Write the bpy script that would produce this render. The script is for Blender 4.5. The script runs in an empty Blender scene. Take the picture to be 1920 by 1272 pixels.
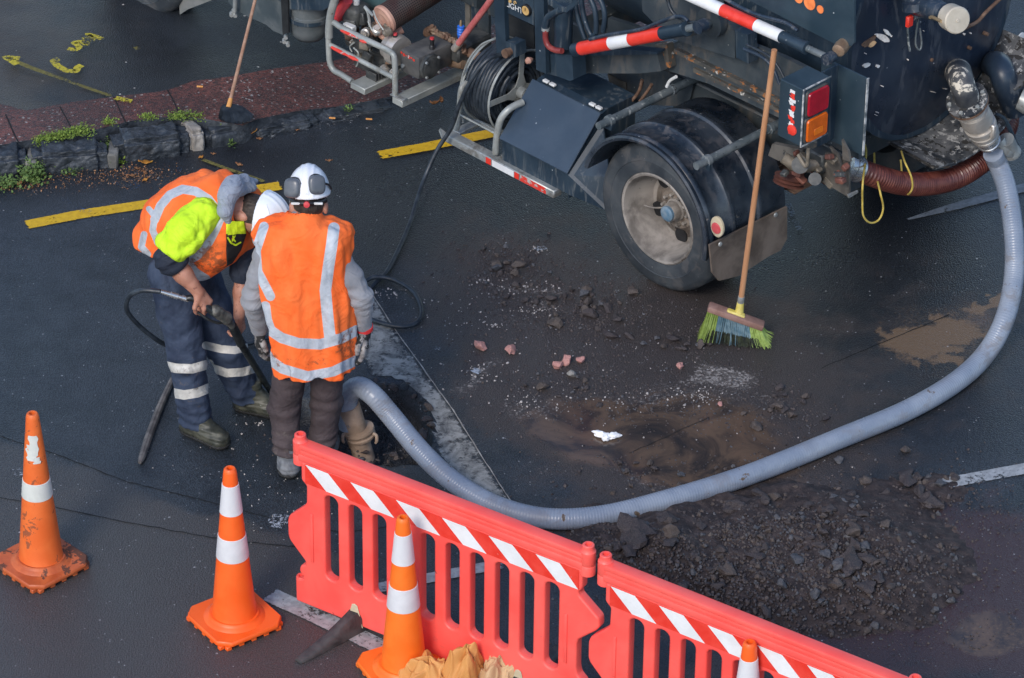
import bpy, bmesh, math, random
import numpy as np
from mathutils import Vector, Matrix, Euler
from mathutils import noise as mn
R = math.radians
rnd = random.Random(7)
# ------------------------------------------------------------------ camera
SC = bpy.context.scene
FPX = 8000.0; TH = R(32.8); ROLL = 0.012; CAMZ = 12.25
cf = np.array([0, math.cos(TH), -math.sin(TH)]); _r = np.array([1., 0, 0]); _u = np.cross(_r, cf)
cr = math.cos(ROLL)*_r + math.sin(ROLL)*_u; cu = -math.sin(ROLL)*_r + math.cos(ROLL)*_u
CP = np.array([0, 0, CAMZ])
cd = bpy.data.cameras.new('camera'); cam = bpy.data.objects.new('camera', cd); SC.collection.objects.link(cam)
cam.matrix_world = Matrix(((cr[0], cu[0], -cf[0], 0), (cr[1], cu[1], -cf[1], 0), (cr[2], cu[2], -cf[2], CAMZ), (0, 0, 0, 1)))
cd.sensor_width = 36; cd.lens = FPX/1920*36; cd.clip_end = 2000; cd.clip_start = 0.5
SC.camera = cam
# ------------------------------------------------------------------ world and sun
SUN_EL, SUN_AZ = 38, 205        # azimuth the light comes from, clockwise from +Y
wd = bpy.data.worlds.new('World'); SC.world = wd; wd.use_nodes = True
wn = wd.node_tree; bg = wn.nodes['Background']; sk = wn.nodes.new('ShaderNodeTexSky')
sk.sky_type = 'NISHITA'; sk.sun_disc = False; sk.sun_elevation = R(SUN_EL); sk.sun_rotation = R(SUN_AZ)
sk.air_density = 1.0; sk.dust_density = 1.0; sk.ozone_density = 2.0
wn.links.new(sk.outputs[0], bg.inputs[0]); bg.inputs[1].default_value = 0.14
sl = bpy.data.lights.new('sun', 'SUN'); so = bpy.data.objects.new('sun', sl); SC.collection.objects.link(so)
sl.energy = 1.3; sl.angle = R(17); sl.color = (1, .92, .83)
sd = Vector((math.sin(R(SUN_AZ))*math.cos(R(SUN_EL)), math.cos(R(SUN_AZ))*math.cos(R(SUN_EL)), math.sin(R(SUN_EL))))
so.rotation_euler = sd.to_track_quat('Z', 'Y').to_euler()
SC.view_settings.view_transform = 'Standard'; SC.view_settings.look = 'None'
SC.view_settings.exposure = 0.66; SC.view_settings.gamma = 1
# ------------------------------------------------------------------ from photograph measurements to places
def ray(px, py):
    d = cf*FPX + cr*(px-960) - cu*(py-636); return d/np.linalg.norm(d)
def G(px, py, z=0.):
    d = ray(px, py); return CP + d*((z-CP[2])/d[2])
def W(px, py, Y):
    d = ray(px, py); return CP + d*((Y-CP[1])/d[1])
def PJ(P):
    q = np.asarray(P)-CP; w = q@cf; return 960+FPX*(q@cr)/w, 636-FPX*(q@cu)/w
_s = 2**-.5
TO = G(1275, 566); TU = np.array([-_s, _s, 0]); TW = np.array([-_s, -_s, 0])
def T(px, py, u=None, w=None, z=None):
    d = ray(px, py)
    if z is not None: t = (z-CP[2])/d[2]
    elif u is not None: t = ((TO-CP)@TU+u)/(d@TU)
    else: t = ((TO-CP)@TW+w)/(d@TW)
    q = CP+d*t-TO; return np.array([q@TU, q@TW, q[2]])
def TW2(p):  # truck coords -> world
    return TO+TU*p[0]+TW*p[1]+np.array([0, 0, p[2]])
# ------------------------------------------------------------------ scene graph helpers
COL = SC.collection
def empty(name, loc=(0, 0, 0), rz=0.):
    o = bpy.data.objects.new(name, None); COL.objects.link(o); o.location = Vector(tuple(loc)); o.rotation_euler = (0, 0, rz); o.empty_display_size = .1
    return o
def tag(o, label=None, cat=None, group=None, kind=None):
    if label: o['label'] = label
    if cat: o['category'] = cat
    if group: o['group'] = group
    if kind: o['kind'] = kind
    return o
def mobj(name, verts, faces, m=None, parent=None, smooth=True, mats=None, fm=None):
    me = bpy.data.meshes.new(name)
    me.from_pydata([tuple(map(float, v)) for v in verts], [], [tuple(int(i) for i in f) for f in faces]); me.update()
    if smooth: me.polygons.foreach_set('use_smooth', [True]*len(me.polygons))
    for k in (mats or ([m] if m else [])): me.materials.append(k)
    if fm is not None: me.polygons.foreach_set('material_index', [int(k) for k in fm])
    o = bpy.data.objects.new(name, me); COL.objects.link(o)
    if parent: o.parent = parent
    return o
def autosmooth(o, ang=35):
    me = o.data; bm = bmesh.new(); bm.from_mesh(me)
    for e in bm.edges:
        if len(e.link_faces) == 2 and e.calc_face_angle(0) > R(ang): e.smooth = False
    bm.to_mesh(me); bm.free(); return o
class MB:
    """collects shapes into one mesh; every shape may use its own material slot"""
    def __init__(s): s.v = []; s.f = []; s.m = []
    def add(s, vs, fs, mi=0):
        b = len(s.v); s.v += [tuple(v) for v in vs]; s.f += [tuple(b+i for i in f) for f in fs]; s.m += [mi]*len(fs); return s
    def frame(s, a, b):
        a = Vector(a); b = Vector(b); d = (b-a).normalized(); h = Vector((0, 0, 1)) if abs(d.z) < .95 else Vector((1, 0, 0))
        x = d.cross(h).normalized(); y = d.cross(x).normalized(); return x, y
    def cyl(s, a, b, r, r2=None, n=16, mi=0, cap=True, off=0.):
        r2 = r if r2 is None else r2; x, y = s.frame(a, b); a = Vector(a); b = Vector(b); vs = []
        for c, q in ((a, r), (b, r2)):
            for i in range(n):
                t = 2*math.pi*i/n+off; vs.append(c+x*math.cos(t)*q+y*math.sin(t)*q)
        fs = [(i, (i+1) % n, n+(i+1) % n, n+i) for i in range(n)]
        if cap: fs += [tuple(range(n-1, -1, -1)), tuple(range(n, 2*n))]
        return s.add(vs, fs, mi)
    def lathe(s, a, d, prof, n=32, mi=0, close=False, cap0=True):
        """prof: list (distance along d, radius)"""
        a = Vector(a); d = Vector(d).normalized(); x, y = s.frame(a, a+d); vs = []
        for (t, r) in prof:
            for i in range(n):
                an = 2*math.pi*i/n; vs.append(a+d*t+x*math.cos(an)*r+y*math.sin(an)*r)
        k = len(prof); fs = []
        for j in range(k-1 if not close else k):
            for i in range(n):
                p = j*n; q = ((j+1) % k)*n; fs.append((p+i, p+(i+1) % n, q+(i+1) % n, q+i))
        if not close:
            if prof[0][1] > 1e-4 and cap0: fs.append(tuple(range(n-1, -1, -1)))
            if prof[-1][1] > 1e-4: fs.append(tuple((k-1)*n+i for i in range(n)))
        return s.add(vs, fs, mi)
    def tube(s, pts, r, n=12, mi=0, sub=6, smooth=True, rib=None, cap=True):
        P = [Vector(tuple(p)) for p in pts]
        rr = list(r) if hasattr(r, '__len__') else [r]*len(P)
        if smooth and len(P) > 2:
            Q = []; rq = []
            for i in range(len(P)-1):
                p0 = P[i-1] if i > 0 else 2*P[0]-P[1]; p3 = P[i+2] if i+2 < len(P) else 2*P[-1]-P[-2]
                for k in range(sub):
                    t = k/sub; Q.append(.5*((2*P[i])+(P[i+1]-p0)*t+(2*p0-5*P[i]+4*P[i+1]-p3)*t*t+(3*P[i]-p0-3*P[i+1]+p3)*t**3)); rq.append(rr[i]*(1-t)+rr[i+1]*t)
            Q.append(P[-1]); rq.append(rr[-1]); P, rr = Q, rq
        if rib:   # resample and corrugate
            L = [0]
            for i in range(1, len(P)): L.append(L[-1]+(P[i]-P[i-1]).length)
            pitch, amp = rib; m = int(L[-1]/(pitch/4)); NP = []; nr = []
            for j in range(m+1):
                t = L[-1]*j/m; i = max(1, int(np.searchsorted(L, t))); i = min(i, len(P)-1); f = (t-L[i-1])/max(1e-9, L[i]-L[i-1])
                NP.append(P[i-1].lerp(P[i], f)); nr.append(rr[i-1]*(1-f)+rr[i]*f+amp*math.cos(j*math.pi/2))
            P, rr = NP, nr
        vs = []; x = None
        for i, p in enumerate(P):
            d = (P[min(i+1, len(P)-1)]-P[max(i-1, 0)]).normalized()
            if x is None:
                h = Vector((0, 0, 1)) if abs(d.z) < .9 else Vector((1, 0, 0)); x = d.cross(h).normalized()
            else: x = (x-d*x.dot(d)).normalized()
            y = d.cross(x)
            for k in range(n):
                t = 2*math.pi*k/n; vs.append(p+x*math.cos(t)*rr[i]+y*math.sin(t)*rr[i])
        fs = []
        for i in range(len(P)-1):
            for k in range(n): fs.append((i*n+k, i*n+(k+1) % n, (i+1)*n+(k+1) % n, (i+1)*n+k))
        if cap: fs += [tuple(range(n-1, -1, -1)), tuple((len(P)-1)*n+k for k in range(n))]
        return s.add(vs, fs, mi)
    def box(s, lo, hi, mi=0, bev=.004, rot=None, org=None, seg=1):
        lo = Vector(lo); hi = Vector(hi); c = (lo+hi)/2; sz = hi-lo
        bm = bmesh.new(); bmesh.ops.create_cube(bm, size=1)
        for v in bm.verts: v.co = Vector((v.co.x*sz.x, v.co.y*sz.y, v.co.z*sz.z))
        b = min(bev, min(abs(q) for q in sz)*.45)
        if b > 0: bmesh.ops.bevel(bm, geom=bm.edges[:], offset=b, segments=seg, affect='EDGES', profile=.5)
        for v in bm.verts:
            q = v.co
            if rot is not None: q = rot @ q
            v.co = q+c
        bm.verts.index_update()
        s.add([v.co.copy() for v in bm.verts], [tuple(v.index for v in f.verts) for f in bm.faces], mi); bm.free(); return s
    def slab(s, poly, thick, mi=0, bev=0.):
        """polygon of 3-D points extruded along its normal by -thick"""
        P = [Vector(tuple(p)) for p in poly]; nrm = Vector((0, 0, 0))
        for i in range(len(P)): nrm += (P[i]-P[0]).cross(P[(i+1) % len(P)]-P[0])
        nrm.normalize(); n = len(P)
        bm = bmesh.new(); vs = [bm.verts.new(p) for p in P]; f = bm.faces.new(vs)
        e = bmesh.ops.extrude_face_region(bm, geom=[f])
        for v in [g for g in e['geom'] if isinstance(g, bmesh.types.BMVert)]: v.co -= nrm*thick
        bmesh.ops.recalc_face_normals(bm, faces=bm.faces)
        if bev: bmesh.ops.bevel(bm, geom=bm.edges[:], offset=bev, segments=1, affect='EDGES')
        bm.verts.index_update()
        s.add([v.co.copy() for v in bm.verts], [tuple(v.index for v in f.verts) for f in bm.faces], mi); bm.free(); return s
    def build(s, name, mats, parent=None, ang=38, smooth=True):
        mats = mats if isinstance(mats, (list, tuple)) else [mats]
        o = mobj(name, s.v, s.f, None, parent, smooth, mats, s.m)
        if smooth: autosmooth(o, ang)
        return o
# ------------------------------------------------------------------ materials
class NT:
    def __init__(s, m): s.t = m.node_tree; s.n = s.t.nodes; s.l = s.t.links
    def new(s, k, **kw):
        n = s.n.new(k)
        for a, b in kw.items(): setattr(n, a, b)
        return n
    def link(s, a, b): s.l.new(a, b)
    def noise(s, co, sc, det=4, rough=.55, dist=0.):
        n = s.new('ShaderNodeTexNoise'); n.inputs['Scale'].default_value = sc; n.inputs['Detail'].default_value = det; n.inputs['Roughness'].default_value = rough; n.inputs['Distortion'].default_value = dist
        s.link(co, n.inputs['Vector']); return n.outputs['Fac']
    def math(s, op, a, b=None, c=None, clamp=False):
        n = s.new('ShaderNodeMath', operation=op); n.use_clamp = clamp
        for i, q in enumerate((a, b, c)):
            if q is None: continue
            if isinstance(q, (int, float)): n.inputs[i].default_value = q
            else: s.link(q, n.inputs[i])
        return n.outputs[0]
    def step(s, v, lo, hi):
        n = s.new('ShaderNodeMapRange', interpolation_type='SMOOTHSTEP'); n.inputs[1].default_value = lo; n.inputs[2].default_value = hi
        s.link(v, n.inputs[0]); return n.outputs[0]
    def mix(s, f, a, b):
        n = s.new('ShaderNodeMix', data_type='RGBA')
        for i, q in ((0, f), (6, a), (7, b)):
            if isinstance(q, (int, float)): n.inputs[i].default_value = q if i == 0 else (q, q, q, 1)
            elif isinstance(q, (tuple, list)): n.inputs[i].default_value = (*q[:3], 1)
            else: s.link(q, n.inputs[i])
        return n.outputs[2]
    def attr(s, name):
        n = s.new('ShaderNodeAttribute', attribute_name=name); return n
    def co(s, k='Object'):
        return s.new('ShaderNodeTexCoord').outputs[k]
    def bump(s, h, st, dist=.01, prev=None):
        n = s.new('ShaderNodeBump'); n.inputs['Strength'].default_value = st; n.inputs['Distance'].default_value = dist; s.link(h, n.inputs['Height'])
        if prev: s.link(prev, n.inputs['Normal'])
        return n.outputs[0]
def newmat(name):
    m = bpy.data.materials.new(name); m.use_nodes = True; t = NT(m); return m, t, m.node_tree.nodes['Principled BSDF']
def pm(name, col, col2=None, sc=7., rough=.5, rvar=.15, bump=.15, bsc=90., bdist=.002, metal=0., spec=.5, chips=None, chips2=None, speck=None, sheen=0., coat=0., sss=None, stretch=None, streak=None):
    m, t, b = newmat(name); co = t.co()
    if stretch:
        mp = t.new('ShaderNodeMapping'); mp.inputs['Scale'].default_value = stretch; t.link(co, mp.inputs[0]); co = mp.outputs[0]
    c2 = col2 or tuple(min(1, x*1.5+.004) for x in col)
    n1 = t.noise(co, sc, 5, .6, .4); c = t.mix(t.step(n1, .36, .66), col, c2)
    ro = t.math('ADD', t.math('MULTIPLY', t.math('SUBTRACT', t.noise(co, sc*2.3, 4, .6), .5), rvar*3), rough, clamp=True)
    for ch in (chips, chips2):
        if ch:
            cc, csc, th = ch; k = t.step(t.noise(co, csc, 6, .68, .3), th, th+.025); c = t.mix(k, c, cc); ro = t.math('MULTIPLY_ADD', k, .3, ro, clamp=True)
    if streak:
        cc, ssc, th, op, st_ = streak; mp2 = t.new('ShaderNodeMapping'); mp2.inputs['Scale'].default_value = st_; t.link(t.co(), mp2.inputs[0]); k = t.math('MULTIPLY', t.step(t.noise(mp2.outputs[0], ssc, 5, .7, .5), th, th+.10), op); k = t.math('MULTIPLY', k, t.step(t.noise(co, 2.1, 3, .5), .35, .6)); c = t.mix(k, c, cc); ro = t.math('MULTIPLY_ADD', k, .35, ro, clamp=True)
    if speck:
        cc, csc, th = speck; v = t.new('ShaderNodeTexVoronoi'); v.inputs['Scale'].default_value = csc; t.link(co, v.inputs['Vector'])
        sp = t.new('ShaderNodeSeparateColor'); t.link(v.outputs['Color'], sp.inputs[0])
        k = t.math('MULTIPLY', t.math('GREATER_THAN', sp.outputs[0], th+(1-th)*.35), t.math('LESS_THAN', t.math('ADD', v.outputs['Distance'], t.math('MULTIPLY', t.noise(co, csc*2.5, 2), .25)), .31)); c = t.mix(t.math('MULTIPLY', k, sp.outputs[1]), c, cc)
    t.link(c, b.inputs['Base Color']); t.link(ro, b.inputs['Roughness']); b.inputs['Metallic'].default_value = metal
    b.inputs['Specular IOR Level'].default_value = spec
    if sheen: b.inputs['Sheen Weight'].default_value = sheen
    if coat: b.inputs['Coat Weight'].default_value = coat; b.inputs['Coat Roughness'].default_value = .2
    if sss: b.inputs['Subsurface Weight'].default_value = sss; b.inputs['Subsurface Scale'].default_value = .01
    if bump: t.link(t.bump(t.noise(co, bsc, 4, .6), bump, bdist), b.inputs['Normal'])
    return m
M = {}
CHW = (.62, .62, .58)
M['navy'] = pm('truck_paint', (.014, .028, .045), (.028, .048, .070), 4, .42, .12, .1, 60, speck=((.35, .38, .4), 45, .975), chips=(CHW, 16, .745), streak=((.16, .17, .17), 9, .52, .45, (3, 3, .35)))
M['navychip'] = pm('truck_paint_chipped', (.013, .023, .040), (.026, .042, .066), 3, .38, .12, .15, 50, streak=((.2, .2, .2), 12, .52, .4, (2, 2, 1)), speck=((.5, .52, .55), 38, .95), chips=(CHW, 9, .70), chips2=((.28, .11, .04), 14, .73))
M['rimchip'] = pm('flange_paint_flaking', (.018, .023, .03), (.16, .16, .16), 5, .55, .1, .3, 60, chips=((.36, .355, .34), 24, .56), chips2=((.03, .028, .026), 20, .55))
M['greyplate'] = pm('grimy_grey_steel', (.028, .040, .050), (.054, .066, .074), 4, .55, .12, .2, 60, speck=((.3, .3, .28), 50, .97), streak=((.12, .105, .09), 7, .50, .55, (2, 2, .5)), chips=((.30, .28, .25), 14, .74))
M['rustedge'] = pm('rusty_channel', (.04, .044, .044), (.10, .09, .075), 6, .6, .12, .4, 60, chips=((.50, .48, .44), 22, .60), chips2=((.30, .12, .04), 18, .57))
M['dark'] = pm('dark_void_steel', (.010, .012, .014), (.022, .024, .026), 8, .6)
M['rubber'] = pm('tyre_rubber', (.024, .031, .039), (.056, .065, .073), 5, .68, .1, .25, 70, speck=((.2, .2, .2), 60, .96), streak=((.12, .11, .105), 9, .50, .35, (1, 1, 1)))
M['guard'] = pm('wet_black_mudguard', (.013, .021, .033), (.050, .062, .078), 5, .30, .22, .2, 40, speck=((.28, .30, .32), 40, .965), streak=((.13, .12, .12), 7, .50, .6, (2, 2, .6)), chips=((.17, .15, .135), 7, .66))
M['flap'] = pm('dusty_mud_flap', (.075, .056, .044), (.18, .142, .115), 4, .75, .1, .3, 60)
M['rimgrey'] = pm('dusty_rim_paint', (.14, .125, .11), (.31, .28, .25), 7, .6, .1, .2, 60, chips=((.06, .048, .04), 9, .61), streak=((.36, .33, .29), 6, .52, .5, (1, 1, 1)))
M['ring'] = pm('hand_hole_shade', (.006, .006, .007), None, 8, .9)  # near-black colour stands in for the shade inside the wheel's hand holes
M['bluecap'] = pm('blue_hub_cap', (.08, .17, .26), (.20, .26, .31), 14, .5)
M['galv'] = pm('grimy_aluminium', (.26, .28, .28), (.42, .44, .43), 8, .42, .12, .1, 80, metal=.35, speck=((.1, .1, .1), 40, .95), streak=((.12, .10, .08), 9, .50, .6, (1, 1, 1)))
M['alu'] = pm('cast_aluminium', (.46, .43, .39), (.66, .61, .55), 9, .38, .1, .1, 70, metal=.55)
M['alutube'] = pm('dirty_aluminium_tube', (.27, .29, .28), (.40, .42, .40), 5, .45, .12, .1, 80, metal=.2, chips=((.13, .10, .07), 9, .66), streak=((.14, .12, .09), 14, .50, .5, (1, 1, 1)))
M['rust'] = pm('rusty_steel', (.10, .055, .035), (.20, .12, .08), 12, .75, .1, .4, 60)
M['engine'] = pm('oily_engine_casting', (.10, .085, .065), (.21, .18, .14), 14, .6, .1, .6, 45)
M['enginedk'] = pm('oily_dark_casting', (.03, .034, .036), (.08, .082, .078), 14, .5, .15, .6, 45)
M['pump'] = pm('pump_casting', (.065, .065, .066), (.12, .118, .112), 8, .48, .12, .3, 60)
M['copper'] = pm('pink_exhaust_cap', (.42, .22, .16), (.55, .33, .25), 9, .6)
M['redplas'] = pm('faded_red_plastic', (.55, .04, .05), (.65, .08, .09), 9, .4)
M['redhose'] = pm('faded_red_hose', (.42, .09, .09), (.55, .17, .16), 12, .5)
M['blackhose'] = pm('black_hose_rubber', (.014, .020, .028), (.034, .044, .056), 22, .42, .1, .1, 90)
M['bluespring'] = pm('blue_spring', (.02, .12, .5), None, 9, .4)
M['white'] = pm('worn_white', (.62, .63, .63), (.74, .75, .75), 12, .5)
M['redtape'] = pm('red_tape', (.72, .035, .02), (.78, .06, .04), 12, .38, speck=((.8, .5, .45), 50, .96))
M['whitetape'] = pm('white_tape', (.70, .71, .72), (.78, .79, .8), 12, .35, speck=((.4, .3, .3), 50, .96))
M['brownhose'] = pm('maroon_ribbed_hose', (.085, .020, .016), (.15, .045, .032), 14, .36, .1, .1, 60)
M['brass'] = pm('dull_brass', (.32, .22, .12), (.45, .34, .2), 12, .45, metal=.5)
M['yellowcord'] = pm('yellow_cord', (.50, .36, .06), (.6, .46, .12), 30, .7)
M['orange_cone'] = pm('orange_pvc', (.90, .115, .012), (.93, .14, .02), 6, .42, .1, .05, 60, chips=((.28, .05, .025), 12, .71))
M['orange_cone2'] = pm('orange_pvc_lighter', (.92, .155, .012), (.94, .19, .02), 6, .42, .1, .05, 60)
M['orange_old'] = pm('faded_dirty_orange_pvc', (.72, .125, .02), (.80, .17, .035), 5, .5, .1, .1, 60, chips=((.30, .08, .03), 7, .57), chips2=((.06, .03, .025), 11, .66))
M['orange_base'] = pm('mud_stained_orange_base', (.44, .085, .022), (.60, .14, .04), 7, .5, .1, .2, 60, chips=((.13, .05, .03), 8, .56))
M['reflect'] = pm('reflective_sleeve', (.60, .60, .62), (.68, .68, .70), 7, .42, speck=((.4, .4, .4), 40, .96))
M['reflect_old'] = pm('cracked_reflective_sleeve', (.56, .58, .54), (.64, .65, .61), 9, .5, chips=((.62, .15, .04), 15, .70))
M['coral'] = pm('coral_barrier_plastic', (.92, .088, .072), (.95, .13, .105), 2.5, .40, .1, .06, 30, speck=((.5, .1, .1), 30, .965), chips=((.26, .05, .045), 7, .70), streak=((.66, .13, .11), 30, .54, .3, (.6, .6, 2)))
M['blackfoot'] = pm('recycled_black_rubber', (.024, .024, .026), (.07, .068, .068), 9, .55, .1, .4, 50)
M['timber'] = pm('broom_handle_wood', (.42, .19, .085), (.52, .28, .15), 10, .6, .1, .2, 80, stretch=(1, 1, .15), chips=((.2, .1, .06), 22, .60))
M['timber2'] = pm('old_handle_wood', (.30, .16, .10), (.42, .27, .19), 10, .7, .1, .2, 80, chips=((.16, .08, .05), 20, .62))
M['broomhead'] = pm('broom_block_wood', (.22, .12, .095), (.30, .18, .15), 12, .65)
M['bgreen'] = pm('lime_bristles', (.26, .36, .07), (.38, .50, .14), 30, .6)
M['bblue'] = pm('grey_blue_bristles', (.10, .19, .24), (.22, .32, .36), 30, .6)
M['bblack'] = pm('soiled_bristles', (.015, .018, .014), (.05, .06, .03), 30, .7)
M['yellowplas'] = pm('yellow_socket', (.62, .50, .10), (.7, .6, .2), 20, .5)
M['greyhose'] = pm('grey_pvc_hose', (.20, .24, .31), (.28, .32, .385), 3, .30, .1, .05, 60, chips=((.12, .085, .06), 8, .645), streak=((.17, .14, .12), 5, .50, .45, (1, 1, 2)))
M['muddypipe'] = pm('mud_caked_pipe', (.24, .17, .12), (.40, .30, .23), 8, .7, .1, .4, 50, chips=((.16, .17, .18), 9, .62))
M['basalt'] = pm('basalt_kerb', (.016, .021, .028), (.050, .060, .074), 14, .5, .15, 1., 30, bdist=.008, chips=((.24, .25, .25), 9, .72))
M['pale_stone'] = pm('pale_stone', (.22, .20, .18), (.38, .36, .33), 12, .7, .1, .6, 30, bdist=.004)
M['mortar'] = pm('kerb_mortar', (.10, .10, .095), (.20, .195, .18), 14, .8, .1, .6, 50, bdist=.003)
M['stone'] = pm('dark_scoria_stone', (.024, .019, .021), (.078, .062, .060), 18, .62, .15, .7, 60, bdist=.003)
M['stone2'] = pm('brownish_stone', (.050, .038, .034), (.10, .08, .07), 14, .7, .1, .5, 60, bdist=.003)
M['stone3'] = pm('grey_stone', (.045, .046, .052), (.10, .10, .11), 14, .65, .1, .5, 60, bdist=.003)
M['brick'] = pm('broken_terracotta', (.40, .16, .13), (.56, .32, .29), 25, .75, .05, .4, 60, chips=((.25, .13, .12), 20, .60))
M['spoil'] = pm('damp_spoil', (.020, .014, .0145), (.058, .042, .039), 16, .8, .1, .9, 70, bdist=.008)
M['leafO'] = pm('orange_leaf', (.45, .17, .03), (.6, .32, .05), 30, .6)
M['leafB'] = pm('brown_leaf', (.24, .10, .04), (.38, .2, .09), 30, .6)
M['moss'] = pm('moss_green', (.10, .17, .02), (.22, .30, .045), 40, .8)
M['weed'] = pm('weed_green', (.07, .13, .03), (.16, .24, .06), 40, .7)
M['tissue'] = pm('white_tissue', (.75, .76, .78), None, 20, .8)
M['tan'] = pm('tan_leather', (.56, .24, .06), (.68, .34, .11), 5, .7, .1, .2, 60)
M['sack'] = pm('beige_sack', (.52, .33, .17), (.62, .42, .24), 6, .8, .1, .3, 50)
M['skin'] = pm('skin', (.36, .155, .10), (.48, .235, .165), 14, .5, .1, .3, 120, sss=.04, chips=((.24, .10, .07), 30, .60))
M['hair'] = pm('dark_brown_hair', (.016, .011, .009), (.048, .034, .026), 60, .6, .1, .6, 200, bdist=.003)
M['helmet'] = pm('white_helmet', (.70, .76, .83), (.76, .81, .86), 5, .28, .06, .02, 30, coat=.3)
M['helmet2'] = pm('white_helmet_clean', (.76, .77, .82), (.8, .81, .85), 5, .28, .06, .02, 30, coat=.3)
M['cupgrey'] = pm('ear_cup_grey', (.075, .085, .10), (.11, .12, .14), 8, .3, .1, .03, 30)
M['blackplas'] = pm('black_plastic', (.010, .010, .012), (.02, .02, .022), 9, .4)
M['greyfleece'] = pm('grey_fleece', (.20, .21, .235), (.285, .29, .315), 14, .9, .05, .3, 120, sheen=.2)
M['hood'] = pm('blue_grey_hood', (.21, .245, .31), (.30, .335, .40), 12, .9, .05, .3, 90, sheen=.2)
M['lime'] = pm('lime_fleece', (.52, .80, .012), (.60, .86, .03), 10, .85, .05, .25, 90, chips=((.22, .34, .03), 13, .76))
M['navycloth'] = pm('navy_cloth', (.008, .013, .026), (.018, .026, .046), 12, .85)
M['denim'] = pm('dark_blue_workwear', (.014, .024, .052), (.045, .06, .10), 5, .8, .1, .3, 100)
M['brownpants'] = pm('brown_grey_trousers', (.042, .030, .034), (.075, .056, .060), 8, .85, .05, .3, 100)
M['bootgrey'] = pm('dusty_grey_boot', (.085, .095, .11), (.19, .20, .215), 12, .7, .1, .4, 60)
M['bootbrown'] = pm('muddy_boot', (.025, .028, .022), (.075, .075, .055), 16, .5, .1, .4, 60, speck=((.3, .3, .28), 60, .93))
M['glove'] = pm('grey_work_glove', (.14, .13, .13), (.36, .34, .33), 20, .8, .05, .3, 80, chips=((.02, .02, .02), 11, .53))
M['redcuff'] = pm('red_wristband', (.60, .03, .03), None, 20, .7)
M['sole'] = pm('boot_sole', (.012, .012, .012), None, 20, .7)
M['lance'] = pm('lance_black', (.010, .012, .014), (.03, .035, .035), 20, .35)
M['lancegrey'] = pm('grimy_trigger_body', (.05, .052, .05), (.14, .135, .12), 30, .5, .1, .4, 80)
M['chrome'] = pm('worn_steel', (.5, .5, .5), (.6, .6, .6), 30, .28, metal=.85)
M['ironbar'] = pm('weathered_bar', (.07, .062, .06), (.16, .145, .135), 14, .65, .1, .4, 60, chips=((.25, .24, .22), 25, .66))
def lensmat(name, col, rough=.18):
    m, t, b = newmat(name); co = t.co(); v = t.new('ShaderNodeTexVoronoi'); v.inputs['Scale'].default_value = 130; t.link(co, v.inputs['Vector'])
    c = t.mix(t.step(t.noise(co, 14, 3), .3, .7), col, tuple(x*.75 for x in col)); t.link(c, b.inputs['Base Color'])
    b.inputs['Roughness'].default_value = rough; b.inputs['Coat Weight'].default_value = .4; t.link(t.bump(v.outputs['Distance'], .25, .002), b.inputs['Normal']); return m
M['lensred'] = lensmat('red_lens', (.42, .008, .022)); M['lensamber'] = lensmat('amber_lens', (.72, .13, .006)); M['lensbright'] = lensmat('bright_amber_reflector', (.95, .22, .01))
# ------------------------------------------------------------------ ground
def pjv(X, Y, Z=0.):
    P = np.stack([X, Y, np.broadcast_to(Z, X.shape)-CAMZ], -1); w = P@cf; return 960+FPX*(P@cr)/w, 636-FPX*(P@cu)/w
def ell(px, py, cx, cy, rx, ry, a=0., soft=.5):
    a = R(a); dx = px-cx; dy = py-cy; u = (dx*math.cos(a)+dy*math.sin(a))/rx; v = (-dx*math.sin(a)+dy*math.cos(a))/ry
    d = np.sqrt(u*u+v*v); t = np.clip((1+soft-d)/(2*soft), 0, 1); return t*t*(3-2*t)
def segd(px, py, pts):
    d = np.full(px.shape, 1e9)
    for (x0, y0), (x1, y1) in zip(pts[:-1], pts[1:]):
        vx, vy = x1-x0, y1-y0; t = np.clip(((px-x0)*vx+(py-y0)*vy)/(vx*vx+vy*vy), 0, 1); d = np.minimum(d, np.hypot(px-x0-vx*t, py-y0-vy*t))
    return d
rs = np.random.RandomState(3)
_T = rs.rand(64, 64, 64).astype(np.float32)
def vn(x, y, z):
    xi = np.floor(x).astype(int); yi = np.floor(y).astype(int); zi = np.floor(z).astype(int); fx, fy, fz = x-xi, y-yi, z-zi
    fx = fx*fx*(3-2*fx); fy = fy*fy*(3-2*fy); fz = fz*fz*(3-2*fz)
    def g(a, b, c): return _T[(xi+a) & 63, (yi+b) & 63, (zi+c) & 63]
    return ((g(0,0,0)*(1-fx)+g(1,0,0)*fx)*(1-fy)+(g(0,1,0)*(1-fx)+g(1,1,0)*fx)*fy)*(1-fz)+((g(0,0,1)*(1-fx)+g(1,0,1)*fx)*(1-fy)+(g(0,1,1)*(1-fx)+g(1,1,1)*fx)*fy)*fz-.5
def fbm(x, y, z, o=4):
    s = 0; a = 1.
    for i in range(o): s = s+a*vn(x+7.3*i, y+3.1*i, z+5.7*i); x, y, z, a = x*2.03, y*2.03, z*2.03, a*.5
    return s
gx = np.concatenate([[-220, -90, -35, -14, -7], np.arange(-3.5, 3.5, .02), [7, 14, 35, 90, 220]])
gy = np.concatenate([[-120, -40, 0, 8, 13], np.arange(15.4, 23.6, .02), [26, 32, 50, 100, 300]])
XX, YY = np.meshgrid(gx, gy, indexing='ij'); PX, PY = pjv(XX, YY)
NZ = fbm(XX*6, YY*6, XX*0, 4); NZ2 = fbm(XX*22, YY*22, XX*0+4, 3)
jx = PX+60*fbm(XX*3, YY*3, XX*0+9, 4); jy = PY+40*fbm(XX*3, YY*3, XX*0+19, 4)
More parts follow.
